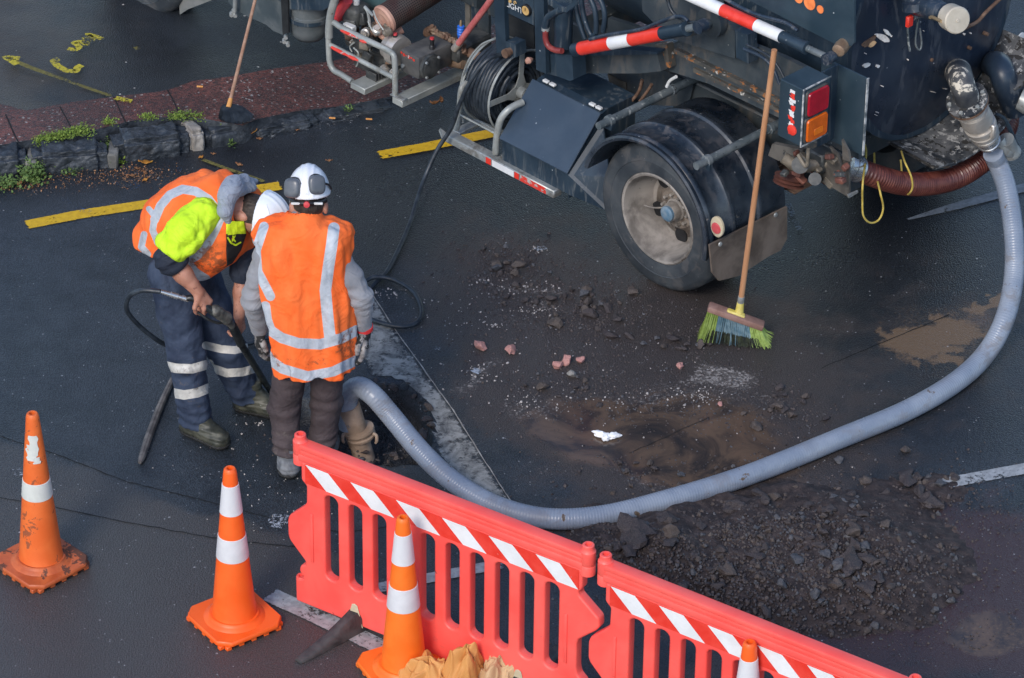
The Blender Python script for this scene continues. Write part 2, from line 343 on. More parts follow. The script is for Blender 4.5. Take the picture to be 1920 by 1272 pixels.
pit = ell(PX+30*NZ, PY+22*NZ, 712, 792, 92, 72, 8, .16)
pit = np.maximum(pit, ell(PX+30*NZ, PY+22*NZ, 590, 800, 70, 55, 0, .2)*.55)
hole = np.clip(pit, 0, 1)
HH = -hole*.16-hole*.06*(NZ2+NZ)
HH += .05*ell(jx, jy, 1650, 1040, 330, 110, 8, .6)*0
puddle = np.clip(ell(jx, jy, 1290, 822, 165, 66, 14, .7)+ell(jx, jy, 1090, 795, 140, 40, 10, .7)*.7+ell(jx, jy, 1210, 865, 190, 34, 12, .7)*.8+.8*ell(jx, jy, 1745, 1000, 50, 24, 0, .4)+.8*ell(jx, jy, 1850, 1190, 80, 34, 0, .4)+.45*ell(jx, jy, 1860, 590, 90, 30, -10, .5)+.55*ell(jx, jy, 1440, 930, 70, 22, -20, .5), 0, 1)
silt = np.clip(ell(PX+45*NZ+40*NZ2, PY+26*NZ+26*NZ2, 1745, 634, 70, 32, -6, .5)+.8*ell(PX+45*NZ+40*NZ2, PY+26*NZ+20*NZ2, 1868, 572, 46, 15, -12, .5)+.35*ell(jx, jy, 1800, 640, 190, 80, 0, .7)+.3*ell(jx, jy, 1560, 930, 90, 24, -15, .6)+.35*ell(jx, jy, 1860, 1195, 80, 34, 0, .5)+.3*ell(jx, jy, 1330, 400, 60, 26, 0, .6), 0, 1)
mud = np.clip(.95*ell(jx, jy, 1180, 700, 420, 250, 25, .55)+.6*ell(jx, jy, 1500, 1150, 460, 260, 10, .6)+.45*ell(jx, jy, 1700, 660, 320, 190, 0, .7)+.55*ell(jx, jy, 960, 600, 160, 110, 30, .6)+puddle, 0, 1)
redd = np.clip(ell(jx, jy, 1800, 1120, 330, 190, 0, .5), 0, 1)*1.
dust = np.clip(.62*ell(jx, jy, 1300, 735, 190, 20, -2, .8)+.8*ell(jx, jy, 1010, 590, 60, 14, 10, .8)+.8*ell(jx, jy, 900, 700, 70, 16, -14, .8)+.7*ell(jx, jy, 1380, 725, 60, 22, 0, .7)+.8*ell(jx, jy, 980, 540, 110, 18, 12, .8)+.7*ell(jx, jy, 1020, 770, 60, 20, 5, .8)+.5*ell(jx, jy, 660, 240, 140, 9, -14, .6)+.45*ell(jx, jy, 820, 370, 30, 110, -25, .8)+.6*ell(jx, jy, 760, 560, 40, 18, 0, .7)+.5*ell(jx, jy, 1330, 765, 210, 12, 2, .7)+.6*ell(jx, jy, 1340, 700, 110, 9, 32, .8)+.5*ell(jx, jy, 960, 620, 90, 20, 20, .8)+.5*ell(jx, jy, 870, 830, 60, 14, 20, .8)+.6*ell(jx, jy, 1240, 905, 90, 10, 10, .8)+.45*ell(jx, jy, 1000, 880, 90, 12, 0, .8)+.4*ell(jx, jy, 1560, 610, 90, 10, 20, .8)+.5*ell(jx, jy, 740, 460, 30, 60, -20, .8), 0, 1)
grit = np.clip(.9*ell(jx, jy, 1020, 640, 360, 240, 20, .6)+.7*ell(jx, jy, 470, 900, 300, 170, 0, .6)+.35, 0, 1)
dry = np.clip(ell(jx, jy, 250, 1150, 520, 190, 6, .25)+.5*ell(jx, jy, 60, 900, 300, 60, 12, .4), 0, 1)       # older, coarser seal in the near left
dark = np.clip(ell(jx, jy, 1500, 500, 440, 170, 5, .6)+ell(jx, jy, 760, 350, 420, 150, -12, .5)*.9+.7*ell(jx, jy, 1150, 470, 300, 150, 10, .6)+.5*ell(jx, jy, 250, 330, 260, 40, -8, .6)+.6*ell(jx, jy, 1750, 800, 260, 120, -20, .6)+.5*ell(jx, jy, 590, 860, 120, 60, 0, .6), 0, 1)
def setattr_f(me, name, a):
    q = me.attributes.new(name, 'FLOAT', 'POINT'); q.data.foreach_set('value', np.ascontiguousarray(a, dtype=np.float32).ravel())
def gridobj(name, X, Y, Z, m, parent=None):
    a, b = X.shape; V = np.stack([X, Y, Z], -1).reshape(-1, 3); i = np.arange((a-1)*(b-1)); r, c = i//(b-1), i % (b-1); p = r*b+c
    F = np.stack([p, p+b, p+b+1, p+1], -1)
    me = bpy.data.meshes.new(name); me.vertices.add(len(V)); me.vertices.foreach_set('co', V.astype(np.float32).ravel())
    me.loops.add(len(F)*4); me.loops.foreach_set('vertex_index', F.astype(np.int32).ravel())
    me.polygons.add(len(F)); me.polygons.foreach_set('loop_start', (np.arange(len(F))*4).astype(np.int32)); me.polygons.foreach_set('loop_total', np.full(len(F), 4, np.int32))
    me.update(calc_edges=True); me.polygons.foreach_set('use_smooth', [True]*len(F)); me.materials.append(m)
    o = bpy.data.objects.new(name, me); COL.objects.link(o); o.parent = parent; return o
def asphalt(name, base, lite, attrs=True, warm=None):
    m, t, b = newmat(name); co = t.co()
    n1 = t.noise(co, 1.3, 5, .6); n2 = t.noise(co, 5.5, 6, .65); n3 = t.noise(co, 160, 3, .7); n4 = t.noise(co, 420, 2, .6)
    v = t.new('ShaderNodeTexVoronoi'); v.inputs['Scale'].default_value = 120; t.link(co, v.inputs['Vector'])
    c = t.mix(t.step(n2, .36, .66), tuple(x*.82 for x in base), tuple(x*1.15 for x in lite)); c = t.mix(t.math('MULTIPLY', t.step(n1, .42, .62), .6), c, tuple(x*1.7 for x in lite)); c = t.mix(t.math('MULTIPLY', t.step(n3, .44, .70), .75), c, tuple(x*2.7 for x in lite))
    c = t.mix(t.math('MULTIPLY', t.step(v.outputs['Distance'], .34, .62), .55), c, (.008, .009, .011))
    ro = t.math('ADD', t.math('MULTIPLY', t.step(n1, .34, .66), .22), .30); h = t.math('ADD', t.math('MULTIPLY', v.outputs['Distance'], -.6), t.math('MULTIPLY', n3, .5))
    st = .75
    vs = t.new('ShaderNodeTexVoronoi'); vs.inputs['Scale'].default_value = 26; t.link(co, vs.inputs['Vector']); sp = t.new('ShaderNodeSeparateColor'); t.link(vs.outputs['Color'], sp.inputs[0])
    vs2 = t.new('ShaderNodeTexVoronoi'); vs2.inputs['Scale'].default_value = 70; t.link(co, vs2.inputs['Vector']); sp2 = t.new('ShaderNodeSeparateColor'); t.link(vs2.outputs['Color'], sp2.inputs[0])
    if attrs:
        A = {k: t.attr(k).outputs['Fac'] for k in ('mud', 'puddle', 'dust', 'grit', 'pit', 'dry', 'dark', 'redd', 'silt')}
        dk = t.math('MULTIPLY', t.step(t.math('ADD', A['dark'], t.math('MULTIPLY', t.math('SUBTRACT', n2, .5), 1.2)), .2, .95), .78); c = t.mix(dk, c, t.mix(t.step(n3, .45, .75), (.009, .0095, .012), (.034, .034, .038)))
        c = t.mix(t.math('MULTIPLY', t.step(A['dry'], .3, .6), .75), c, t.mix(t.step(n3, .35, .65), (.030, .031, .034), (.115, .105, .098)))
        mf = t.math('MULTIPLY', t.step(t.math('ADD', A['mud'], t.math('MULTIPLY', t.math('SUBTRACT', n2, .5), 1.6)), .25, 1.0), .8)
        c = t.mix(mf, c, t.mix(t.step(n3, .35, .7), (.026, .021, .020), (.105, .083, .074)))
        c = t.mix(t.math('MULTIPLY', t.step(t.math('ADD', A['redd'], t.math('MULTIPLY', t.math('SUBTRACT', n2, .5), 1.5)), .35, .9), .7), c, (.060, .030, .032))
        n5 = t.noise(co, 3.2, 5, .6, 1.5)
        pf = t.step(t.math('ADD', A['puddle'], t.math('MULTIPLY', t.math('SUBTRACT', n5, .5), .9)),   .30, .80)
        c = t.mix(t.math('MULTIPLY', pf, .88), c, t.mix(t.step(n5, .35, .65), (.028, .026, .028), (.125, .084, .060)))
        n6 = t.noise(co, 48, 6, .75)
        df = t.math('MULTIPLY', t.step(t.math('ADD', A['dust'], t.math('MULTIPLY', t.math('SUBTRACT', n6, .5), 3.4)),  .60, 1.25), t.math('ADD', .22, t.math('MULTIPLY', t.math('GREATER_THAN', sp2.outputs[1], .48), .62))); df = t.math('MULTIPLY', df, t.step(A['dust'], .05, .3))
        c = t.mix(df, c, (.36, .33, .31)); sf = t.math('MULTIPLY', t.step(t.math('ADD', A['silt'], t.math('MULTIPLY', t.math('SUBTRACT', n6, .5), .9)), .28, .62), .9); c = t.mix(sf, c, t.mix(n6, (.12, .078, .045), (.22, .145, .09)))
        k = t.math('MULTIPLY', t.math('GREATER_THAN', t.math('ADD', sp.outputs[0], t.math('MULTIPLY', t.math('MULTIPLY', A['grit'], t.step(n1, .42, .62)), .05)), .992), t.math('LESS_THAN', t.math('ADD', vs.outputs['Distance'], t.math('MULTIPLY', n3, .2)), .25))
        k2 = t.math('MULTIPLY', t.math('GREATER_THAN', t.math('ADD', sp2.outputs[0], t.math('MULTIPLY', t.math('MULTIPLY', A['grit'], t.step(n2, .42, .66)), .05)), .985), t.math('LESS_THAN', vs2.outputs['Distance'], .27))
        kk = t.math('MULTIPLY', t.math('MULTIPLY', t.math('MAXIMUM', k, k2), t.math('SUBTRACT', 1.0, t.math('MULTIPLY', pf, .85))), t.math('ADD', .25, t.math('MULTIPLY', sp.outputs[1], .6))); c = t.mix(kk, c, (.44, .45, .47))
        c = t.mix(t.step(A['pit'], .3, .6), c, t.mix(t.step(n3, .42, .68), (.004, .004, .005), (.06, .06, .064)))
        ro = t.mix(dk, ro, .26); ro = t.mix(mf, ro, .5); ro = t.mix(t.step(A['pit'], .3, .6), ro, .55); ro = t.mix(pf, ro, .12); ro = t.mix(df, ro, .8)
        h = t.math('MULTIPLY', h, t.math('SUBTRACT', 1.0, t.math('MULTIPLY', pf, .93))); h = t.math('MULTIPLY', h, t.math('ADD', 1.0, t.math('MULTIPLY', A['pit'], 2.0)))
    else:
        k = t.math('MULTIPLY', t.math('GREATER_THAN', sp.outputs[0], .985), t.math('LESS_THAN', vs.outputs['Distance'], .2)); c = t.mix(k, c, (.4, .38, .36))
        if warm: sx = t.new('ShaderNodeSeparateXYZ'); t.link(co, sx.inputs[0]); c = t.mix(t.math('MULTIPLY', t.step(t.math('ADD', t.math('MULTIPLY', sx.outputs[0], -1.0), t.math('MULTIPLY', n2, 1.6)), 3.0, 4.1), .75), c, warm)
    t.link(c, b.inputs['Base Color']); t.link(ro, b.inputs['Roughness']); t.link(t.bump(h, st, .006), b.inputs['Normal']); b.inputs['Specular IOR Level'].default_value = .5
    return m
M['palegrit'] = pm('pale_concrete_crumb', (.30, .28, .27), (.50, .46, .44), 20, .8)
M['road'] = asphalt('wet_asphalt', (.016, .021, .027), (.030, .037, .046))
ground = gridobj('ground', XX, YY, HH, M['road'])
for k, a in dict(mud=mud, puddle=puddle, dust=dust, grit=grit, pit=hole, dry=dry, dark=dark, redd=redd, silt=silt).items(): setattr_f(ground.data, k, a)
tag(ground, 'dark wet asphalt street with muddy puddles and an excavated pit', kind='structure')
# ---- raised strip of red chip paving, kerb and the asphalt beyond
def lerpc(xs, ys, x): return np.interp(x, xs, ys)
KX = np.arange(-1700, 2600, 14.)
def hk(px): return .125*(1-np.clip((px-400)/230., 0, 1)**1.2)+.010
up = [(-1700, 330), (-400, 215), (-60, 195), (0, 195), (22, 200), (45, 208), (90, 200), (140, 191), (220, 181), (300, 172), (325, 166), (362, 152), (430, 144), (500, 131), (620, 115), (860, 62), (1100, 0), (2600, -380)]
lo = [(-1700, 560), (-400, 345), (0, 272), (60, 262), (180, 243), (250, 226), (340, 217), (400, 226), (455, 236), (480, 224), (560, 208), (640, 199), (760, 176), (900, 140), (1100, 80), (2600, -300)]
upy = lerpc(*zip(*up), KX); loy = lerpc(*zip(*lo), KX)
def rows(n, ya, yb, extra=0.):
    X = np.zeros((len(KX), n)); Y = X.copy(); Z = X.copy()
    for i, px in enumerate(KX):
        h = float(hk(px))+extra
        for j in range(n):
            py = ya[i]+(yb[i]-ya[i])*j/(n-1); g = G(px, py, h); X[i, j], Y[i, j], Z[i, j] = g
    return X, Y, Z
def chipseal(name):
    m, t, b = newmat(name); co = t.co(); v = t.new('ShaderNodeTexVoronoi'); v.inputs['Scale'].default_value = 85; t.link(co, v.inputs['Vector']); sp = t.new('ShaderNodeSeparateColor'); t.link(v.outputs['Color'], sp.inputs[0])
    c = t.mix(sp.outputs[0], (.034, .016, .016), (.19, .062, .050)); c = t.mix(t.math('GREATER_THAN', sp.outputs[1], .965), c, (.34, .30, .28))
    c = t.mix(t.math('MULTIPLY', t.step(t.noise(co, 2.2, 5, .6), .40, .66), .55), c, (.025, .018, .020))
    t.link(c, b.inputs['Base Color']); b.inputs['Roughness'].default_value = .5; t.link(t.bump(v.outputs['Distance'], .7, .006), b.inputs['Normal']); return m
M['chip'] = chipseal('red_chip_paving')
M['upper'] = asphalt('smooth_wet_asphalt', (.009, .012, .016), (.016, .020, .025), attrs=False, warm=(.050, .034, .024))
fp = gridobj('footpath', *rows(8, loy, upy), M['chip']); tag(fp, 'strip of speckled red chip paving behind the stone kerb', kind='structure')
Xu, Yu, Zu = rows(2, upy-0, upy-0, -.006)
far = np.zeros((len(KX), 9)); FX, FY, FZ = far.copy(), far.copy(), far.copy()
for j, dy in enumerate([-.02, .6, 1.2, 2, 3, 5, 9, 20, 120]):
    FX[:, j] = Xu[:, 0]; FY[:, j] = Yu[:, 0]+dy; FZ[:, j] = Zu[:, 0] if j == 0 else Zu[:, 0]*.7+.04*(j > 0)*.3
FZ[:, 1:] = np.maximum(FZ[:, 1:], .014)
uo = gridobj('driveway', FX, FY, FZ, M['upper']); tag(uo, 'dark wet asphalt beyond the red strip', kind='structure')
# side skirt closing the raised strip toward the road
SKX = np.zeros((len(KX), 2)); SKY = SKX.copy(); SKZ = SKX.copy()
for i, px in enumerate(KX):
    g = G(px, loy[i], float(hk(px))); SKX[i] = g[0]; SKY[i] = [g[1], g[1]-.02]; SKZ[i] = [g[2], -.02]
tag(gridobj('kerb_backing', SKX, SKY, SKZ, M['basalt']), 'grey mortar edge behind the kerb stones', kind='structure')
# paving joints in the strip
def ribbon(name, pts, wid, z, m, zf=None, jit=0.):
    vs = []; fs = []
    for i, (px, py) in enumerate(pts):
        zz = z if zf is None else zf(px)+z
        a = np.array(G(*pts[max(0, i-1)], zz)); c = np.array(G(*pts[min(len(pts)-1, i+1)], zz)); p = G(px, py, zz); d = (c-a)[:2]; d /= np.linalg.norm(d)+1e-9
        w = wid[i] if hasattr(wid, '__len__') else wid; w = w*(1+jit*(rnd.random()-.5)); n = np.array([-d[1], d[0], 0])*w/2; vs += [p+n, p-n]
        if i: k = 2*i; fs.append((k-2, k, k+1, k-1))
    return mobj(name, vs, fs, m)
def dens(pts, n=8, j=0.):
    o = []
    for a, b in zip(pts[:-1], pts[1:]):
        for k in range(n): o.append((a[0]+(b[0]-a[0])*k/n+(rnd.random()-.5)*j, a[1]+(b[1]-a[1])*k/n+(rnd.random()-.5)*j))
    o.append(pts[-1]); return o
M['crack'] = pm('dark_joint', (.004, .005, .006), (.008, .009, .01), 20, .8)
for a, b in (((213, 182), (237, 232)), ((314, 168), (337, 214)), ((112, 200), (140, 250)), ((10, 215), (35, 268))):
    tag(ribbon('paving_joint', dens([a, b], 5, 1), .008, .002, M['crack'], hk), kind='structure')
def smear(name, col, th=.5, sc=30, rough=.6, sc2=4, col2=None, alpha=1.):
    """worn paint: a thin coat on the road, broken where it has worn away"""
    m, t, b = newmat(name); co = t.co(); e = t.attr('edge').outputs['Fac']
    n = t.math('ADD', t.math('MULTIPLY', t.noise(co, sc, 6, .75), .7), t.math('MULTIPLY', t.noise(co, sc2, 4, .6), .5))
    k = t.step(t.math('ADD', n, t.math('MULTIPLY', e, .35)), th, th+.07)
    t.link(t.mix(t.step(t.noise(co, sc*.6, 5), .35, .65), col, col2 or tuple(x*.7 for x in col)), b.inputs['Base Color']); b.inputs['Roughness'].default_value = rough
    tr = t.new('ShaderNodeBsdfTransparent'); mx = t.new('ShaderNodeMixShader'); t.link(t.math('MULTIPLY', k, alpha), mx.inputs[0]); t.link(tr.outputs[0], mx.inputs[1]); t.link(b.outputs[0], mx.inputs[2])
    t.link(mx.outputs[0], t.n['Material Output'].inputs[0]); return m
_zc = [0.]
def marking(name, pts, wid, m, z=.004, zf=None, label=None, n=10, jit=0.):
    """ribbon with an 'edge' value that falls to 0 at the borders"""
    _zc[0] += .0003; z = z+_zc[0]
    P = dens(pts, n, 0); vs = []; fs = []; ed = []; Wd = np.interp(np.linspace(0, 1, len(P)), np.linspace(0, 1, len(wid)), wid) if hasattr(wid, '__len__') else [wid]*len(P)
    for i, (px, py) in enumerate(P):
        zz = z if zf is None else float(zf(px))+z
        a = np.array(G(*P[max(0, i-1)], zz)); c = np.array(G(*P[min(len(P)-1, i+1)], zz)); p = G(px, py, zz); d = (c-a)[:2]; d /= np.linalg.norm(d)+1e-9; nn = np.array([-d[1], d[0], 0])*Wd[i]/2
        for k in (-1, -.86, 0, .86, 1): vs.append(p+nn*k+np.array([0, 0, 0])); ed.append(0 if abs(k) == 1 or i in (0, len(P)-1) else 1)
        if i:
            q = 5*i
            for s in range(4): fs.append((q-5+s, q+s, q+s+1, q-4+s))
    o = mobj(name, vs, fs, m); setattr_f(o.data, 'edge', np.array(ed)); tag(o, label, kind='structure'); return o
M['yel'] = smear('worn_yellow_paint', (.66, .41, .012), .80, 60, .6, 6, (.56, .33, .01)); M['whiteline'] = smear('worn_white_paint', (.36, .38, .40), .83, 50, .7, 5)
M['whitedim'] = smear('rubbed_white_paint', (.28, .29, .30), .80, 45, .7, 4); M['spraywhite'] = smear('white_spray', (.42, .46, .52), .95, 60, .8, 7)
M['sprayyel'] = smear('yellow_spray', (.50, .42, .03), .88, 80, .7, 7); M['sprayyelfaint'] = smear('faint_yellow_spray', (.16, .14, .035), .86, 80, .7, 7); M['sprayblue'] = smear('blue_spray', (.03, .11, .30), 1.02, 60, .7, 7)
marking('road_marking', [(42, 423), (150, 402), (300, 379), (420, 364), (533, 347)], .10, M['yel'], label='yellow dashed line behind the two workers')
marking('road_marking', [(706, 292), (800, 275), (925, 249), (1010, 233)], .10, M['yel'], label='yellow dash running under the truck side rail')
marking('road_marking', [(1729, 914), (1990, 866)], .10, M['whiteline'], label='white bay line end at the right edge below the hose')
marking('road_marking', [(1696, 413), (1780, 390), (1920, 352), (2000, 330)], [.015, .07, .09, .09], M['whitedim'], label='faint white line behind the grey hose')
marking('road_marking', [(500, 1112), (600, 1158), (740, 1225), (800, 1254)], .12, M['whiteline'], label='white bay line leading under the barrier foot')
marking('road_marking', [(520, 1138), (700, 1104), (957, 1054)], .085, M['whiteline'], label='white bay line seen through the barrier slots')
marking('spray_mark', [(12, 108), (60, 128), (150, 160), (213, 182)], [.04, .04, .03, .03], M['sprayyelfaint'], z=.004, zf=lambda p: hk(p)-.004)
marking('spray_mark', [(213, 183), (250, 191)], .05, M['sprayyel'], z=.005, zf=hk)
marking('spray_mark', [(34, 122), (10, 107), (40, 110)], .05, M['sprayyel'], z=.006, zf=lambda p: hk(p)-.004)
marking('spray_mark', [(112, 110), (100, 114), (108, 124), (125, 133), (142, 134), (146, 126), (154, 122)], .05, M['sprayyel'], z=.005, zf=lambda p: hk(p)-.004)
marking('spray_mark', [(126, 91), (142, 94), (150, 88), (138, 80), (150, 78), (164, 84), (158, 72), (176, 76), (164, 64), (184, 70), (192, 74)], .042, M['sprayyel'], z=.005, zf=lambda p: hk(p)-.004)
marking('spray_mark', [(250, 92), (262, 89)], .04, M['sprayyelfaint'], z=.006, zf=lambda p: hk(p)-.004)
marking('spray_mark', [(376, 298), (430, 318), (500, 342)], .03, M['sprayyelfaint'])
marking('spray_mark', [(225, 352), (240, 345), (262, 342)], .13, M['sprayblue']); marking('spray_mark', [(70, 352), (105, 366), (150, 392), (215, 418)], [.03, .03, .05, .12], M['sprayblue']); marking('spray_mark', [(326, 318), (342, 317)], .07, M['sprayblue'])
marking('spray_mark', [(1476, 378), (1490, 412), (1503, 438)], .04, M['spraywhite']); marking('spray_mark', [(1472, 410), (1536, 402)], .025, M['spraywhite'])
for pts, w in (([(500, 972), (545, 976)], .10), ([(510, 980), (535, 985)], .08), ([(36, 876), (44, 892)], .09), ([(930, 905), (905, 700), (880, 690)][1:], .05), ([(1008, 462), (1020, 470)], .07), ([(820, 652), (822, 655)], .04)):
    marking('spray_mark', pts, w, M['spraywhite'])
# dusty smear along the dropped kerb
M['smear'] = smear('dried_cement_smear', (.20, .21, .215), .99, 22, .8, 5); marking('cement_smear', [(480, 262), (570, 243), (640, 222), (720, 214), (800, 203)], [.03, .09, .10, .08, .03], M['smear'], label='pale dried smear along the dropped kerb')
# sealed cracks
for pts, w in (([(-20, 812), (100, 850), (240, 904), (370, 935), (560, 985), (640, 998), (760, 985)], .006), ([(-20, 930), (90, 948), (240, 980), (420, 1012), (560, 1026)], .006), ([(1270, 640), (1540, 690), (1780, 590)][1:], .006), ([(1180, 850), (1330, 782)], .004)):
    tag(ribbon('sealed_crack', dens(pts, 14, 1.6), w, .003, M['crack'], jit=.7), kind='structure')
# diagonal concrete strip
def strip_mat():
    m, t, b = newmat('worn_concrete_strip'); co = t.co(); e = t.attr('edge').outputs['Fac']; n = t.noise(co, 7, 6, .7, 1.2); f = t.noise(co, 60, 4, .7)
    c = t.mix(t.step(n, .34, .64), (.10, .10, .098), (.36, .355, .335)); c = t.mix(t.math('MULTIPLY', t.step(f, .45, .75), .5), c, (.34, .34, .32)); t.link(c, b.inputs['Base Color']); b.inputs['Roughness'].default_value = .65
    t.link(t.bump(f, .5, .004), b.inputs['Normal'])
    tr = t.new('ShaderNodeBsdfTransparent'); mx = t.new('ShaderNodeMixShader'); t.link(t.math('MULTIPLY', t.step(t.math('ADD', e, t.math('MULTIPLY', t.math('SUBTRACT', t.noise(co, 15, 6, .75), .5), 3.0)), .45, 1.0), .9), mx.inputs[0]); t.link(tr.outputs[0], mx.inputs[1]); t.link(b.outputs[0], mx.inputs[2]); t.link(mx.outputs[0], t.n['Material Output'].inputs[0]); return m
M['strip'] = strip_mat()
L1 = [(664, 556), (660, 640), (684, 700), (768, 748), (806, 820), (850, 925), (868, 960)]; R1 = [(700, 555), (742, 620), (800, 700), (850, 770), (900, 850), (948, 925), (970, 960)]
vs, fs, ed = [], [], []
for i in range(61):
    t_ = i/60*(len(L1)-1); a = min(int(t_), len(L1)-2); f = t_-a; l = np.array(L1[a])*(1-f)+np.array(L1[a+1])*f; r = np.array(R1[a])*(1-f)+np.array(R1[a+1])*f
    for k in range(9): q = l+(r-l)*k/8; vs.append(G(q[0], q[1], .004)); ed.append([0, .7, 1, 1, 1, 1, 1, .9, .35][k])
    if i:
        for k in range(8): fs.append(((i-1)*9+k, i*9+k, i*9+k+1, (i-1)*9+k+1))
hp = [PJ(v) for v in vs]   # drop the faces that would hang over the pit
keep = [f for f in fs if all((((hp[i][0]-705)/104)**2+((hp[i][1]-792)/84)**2) > 1 for i in f)]
so_ = mobj('concrete_strip', vs, keep, M['strip']); setattr_f(so_.data, 'edge', np.array(ed)); tag(so_, 'pale scuffed diagonal strip crossing the asphalt under the hose', kind='structure')
tag(ribbon('strip_joint', dens(R1, 8, 1.), .006, .007, M['pale_stone'], jit=.8), kind='structure')
# ------------------------------------------------------------------ kerb stones
def rock(name, half, m, seed=0, amp=.12, sub=4, fq=3., flat=False, parent=None):
    bm = bmesh.new(); bmesh.ops.create_cube(bm, size=2); bmesh.ops.bevel(bm, geom=bm.edges[:], offset=.28, segments=2, affect='EDGES'); bmesh.ops.triangulate(bm, faces=bm.faces); bmesh.ops.subdivide_edges(bm, edges=bm.edges[:], cuts=sub, use_grid_fill=True); bmesh.ops.subdivide_edges(bm, edges=[e for e in bm.edges if e.calc_length() > .12], cuts=3, use_grid_fill=True) if half[0] > .15 else None
    h = Vector(half)
    for v in bm.verts:
        p = Vector((v.co.x*h.x, v.co.y*h.y, v.co.z*h.z)); s = Vector((seed*3.1, seed*1.7, seed))
        d = mn.fractal(p*7+s, .7, 2.1, 4)*.016+mn.fractal(p*26+s, .8, 2.1, 4)*.007; v.co = p+Vector((p.x*.15, p.y, p.z)).normalized()*d
    me = bpy.data.meshes.new(name); bm.to_mesh(me); bm.free(); me.polygons.foreach_set('use_smooth', [True]*len(me.polygons)); me.materials.append(m)
    o = bpy.data.objects.new(name, me); COL.objects.link(o); o.parent = parent; return o
def kerb(p0, p1, depth, h, m, label, seed, cat='kerb stone', group='basalt kerb stones along the red strip'):
    a = G(*p0, 0); b = G(*p1, 0); c = (a+b)/2; d = b-a; L = np.linalg.norm(d); o = rock('kerb_stone', (L/2, depth/2, (h+.06)/2), m, seed, .10, 5, 2.6)
    ang = math.atan2(d[1], d[0]); nrm = np.array([-d[1], d[0], 0])/L; o.location = Vector(tuple(c+nrm*depth/2+np.array([0, 0, h/2-.03]))); o.rotation_euler = (0, 0, ang); tag(o, label, cat, group); return o
kerb((-60, 338), (52, 330), .17, .125, M['basalt'], 'dark kerb stone cut off by the left edge of the photo', 1)
kerb((63, 328), (203, 318), .16, .125, M['basalt'], 'long black kerb stone with moss along its back and a weed at its left foot', 2)
kerb((216, 308), (358, 290), .19, .13, M['basalt'], 'largest black kerb stone with a chalky chipped top edge beside the orange leaves', 3)
kerb((360, 286), (386, 280), .18, .125, M['pale_stone'], 'small pale kerb block wedged between two black ones', 4)
kerb((388, 280), (462, 266), .14, .10, M['basalt'], 'last raised black kerb stone next to the yellow brown leaf', 5)
kerb((470, 262), (600, 236), .14, .045, M['basalt'], 'low dark kerb stone right of the thin broom head', 6); kerb((603, 234), (740, 206), .15, .015, M['basalt'], 'flush dark kerb stone below the pump frame', 7)
mt = MB()
for (a, b) in (((205, 316), (214, 308)), ((52, 330), (62, 327))):
    q = G(*a, 0); mt.box((q[0]-.01, q[1], -.02), (q[0]+.05, q[1]+.17, .09), 0, .01)
tag(mt.build('kerb_mortar', M['mortar']), kind='structure')
# ------------------------------------------------------------------ stones and rubble
def stone_mesh(seed, m, sub=2, amp=.32):
    bm = bmesh.new(); bmesh.ops.create_icosphere(bm, subdivisions=sub, radius=1)
    s = Vector((seed*2.3, seed*1.1, seed*.7)); sq = Vector((1+.3*math.sin(seed), 1, .72+.14*math.cos(seed*2)))
    dirs = [Vector((math.sin(seed*5+i*2.1), math.cos(seed*3+i*1.3), math.sin(seed+i*4.1))).normalized() for i in range(9)]
    for v in bm.verts:
        p = v.co.copy()
        for d in dirs:
            k = p.dot(d)
            if k > .60: p -= d*(k-.60)*.97          # broken flat faces
        p *= 1+amp*mn.fractal(p*1.3+s, .8, 2, 3); v.co = Vector((p.x*sq.x, p.y*sq.y, p.z*sq.z))
    me = bpy.data.meshes.new('stone'); bm.to_mesh(me); bm.free(); me.materials.append(m)
    me.polygons.foreach_set('use_smooth', [False]*len(me.polygons)); return me
SM = [stone_mesh(i+1, (M['stone'], M['stone'], M['stone2'], M['stone3'], M['stone'], M['stone2'])[i % 6], 2) for i in range(12)]
def stone(p, r, label, group, me=None, cat='stone', name='stone', sink=.35):
    o = bpy.data.objects.new(name, me or rnd.choice(SM)); COL.objects.link(o); z = p[2]
    o.location = (p[0], p[1], z+r*.72-r*sink*.5); o.scale = (r*(.85+.4*rnd.random()), r*(.85+.4*rnd.random()), r); o.rotation_euler = (rnd.random()*.6-.3, rnd.random()*.6-.3, rnd.random()*6.28); tag(o, label, cat, group); return o
def heapz(px, py):
    return .11*ell(px, py, 1500, 1045, 270, 112, 6, .48)+.06*ell(px, py, 1190, 1040, 120, 60, 20, .6)+.03*ell(px, py, 1700, 930, 120, 40, -5, .7)
# the spoil mound with its fine grit
hx = np.arange(.15, 2.9, .016); hy = np.arange(16.3, 18.4, .016); HX, HY = np.meshgrid(hx, hy, indexing='ij'); hpx, hpy = pjv(HX, HY)
n_ = fbm(HX*5, HY*5, HX*0, 4); n3_ = fbm(HX*30, HY*30, HX*0+2, 3); hz = heapz(hpx+50*n_, hpy+30*n_)*(1+.5*n_)+.016*n3_*np.clip(heapz(hpx, hpy)*40, 0, 1)-.014
mound = gridobj('rubble_heap', HX, HY, hz, M['spoil']); tag(mound, 'low heap of dark crushed spoil beside the grey hose', 'rubble heap', kind='stuff')
def heap_height(p):
    px, py = PJ(p); n = float(fbm(np.array([p[0]*5]), np.array([p[1]*5]), np.array([0.]), 4)[0]); return max(0, float(heapz(np.array([px+50*n]), np.array([py+30*n]))[0])*(1+.5*n)-.014)
base_ico = bmesh.new(); bmesh.ops.create_icosphere(base_ico, subdivisions=1, radius=1); BV = np.array([v.co[:] for v in base_ico.verts]); BF = np.array([[v.index for v in f.verts] for f in base_ico.faces]); base_ico.free()
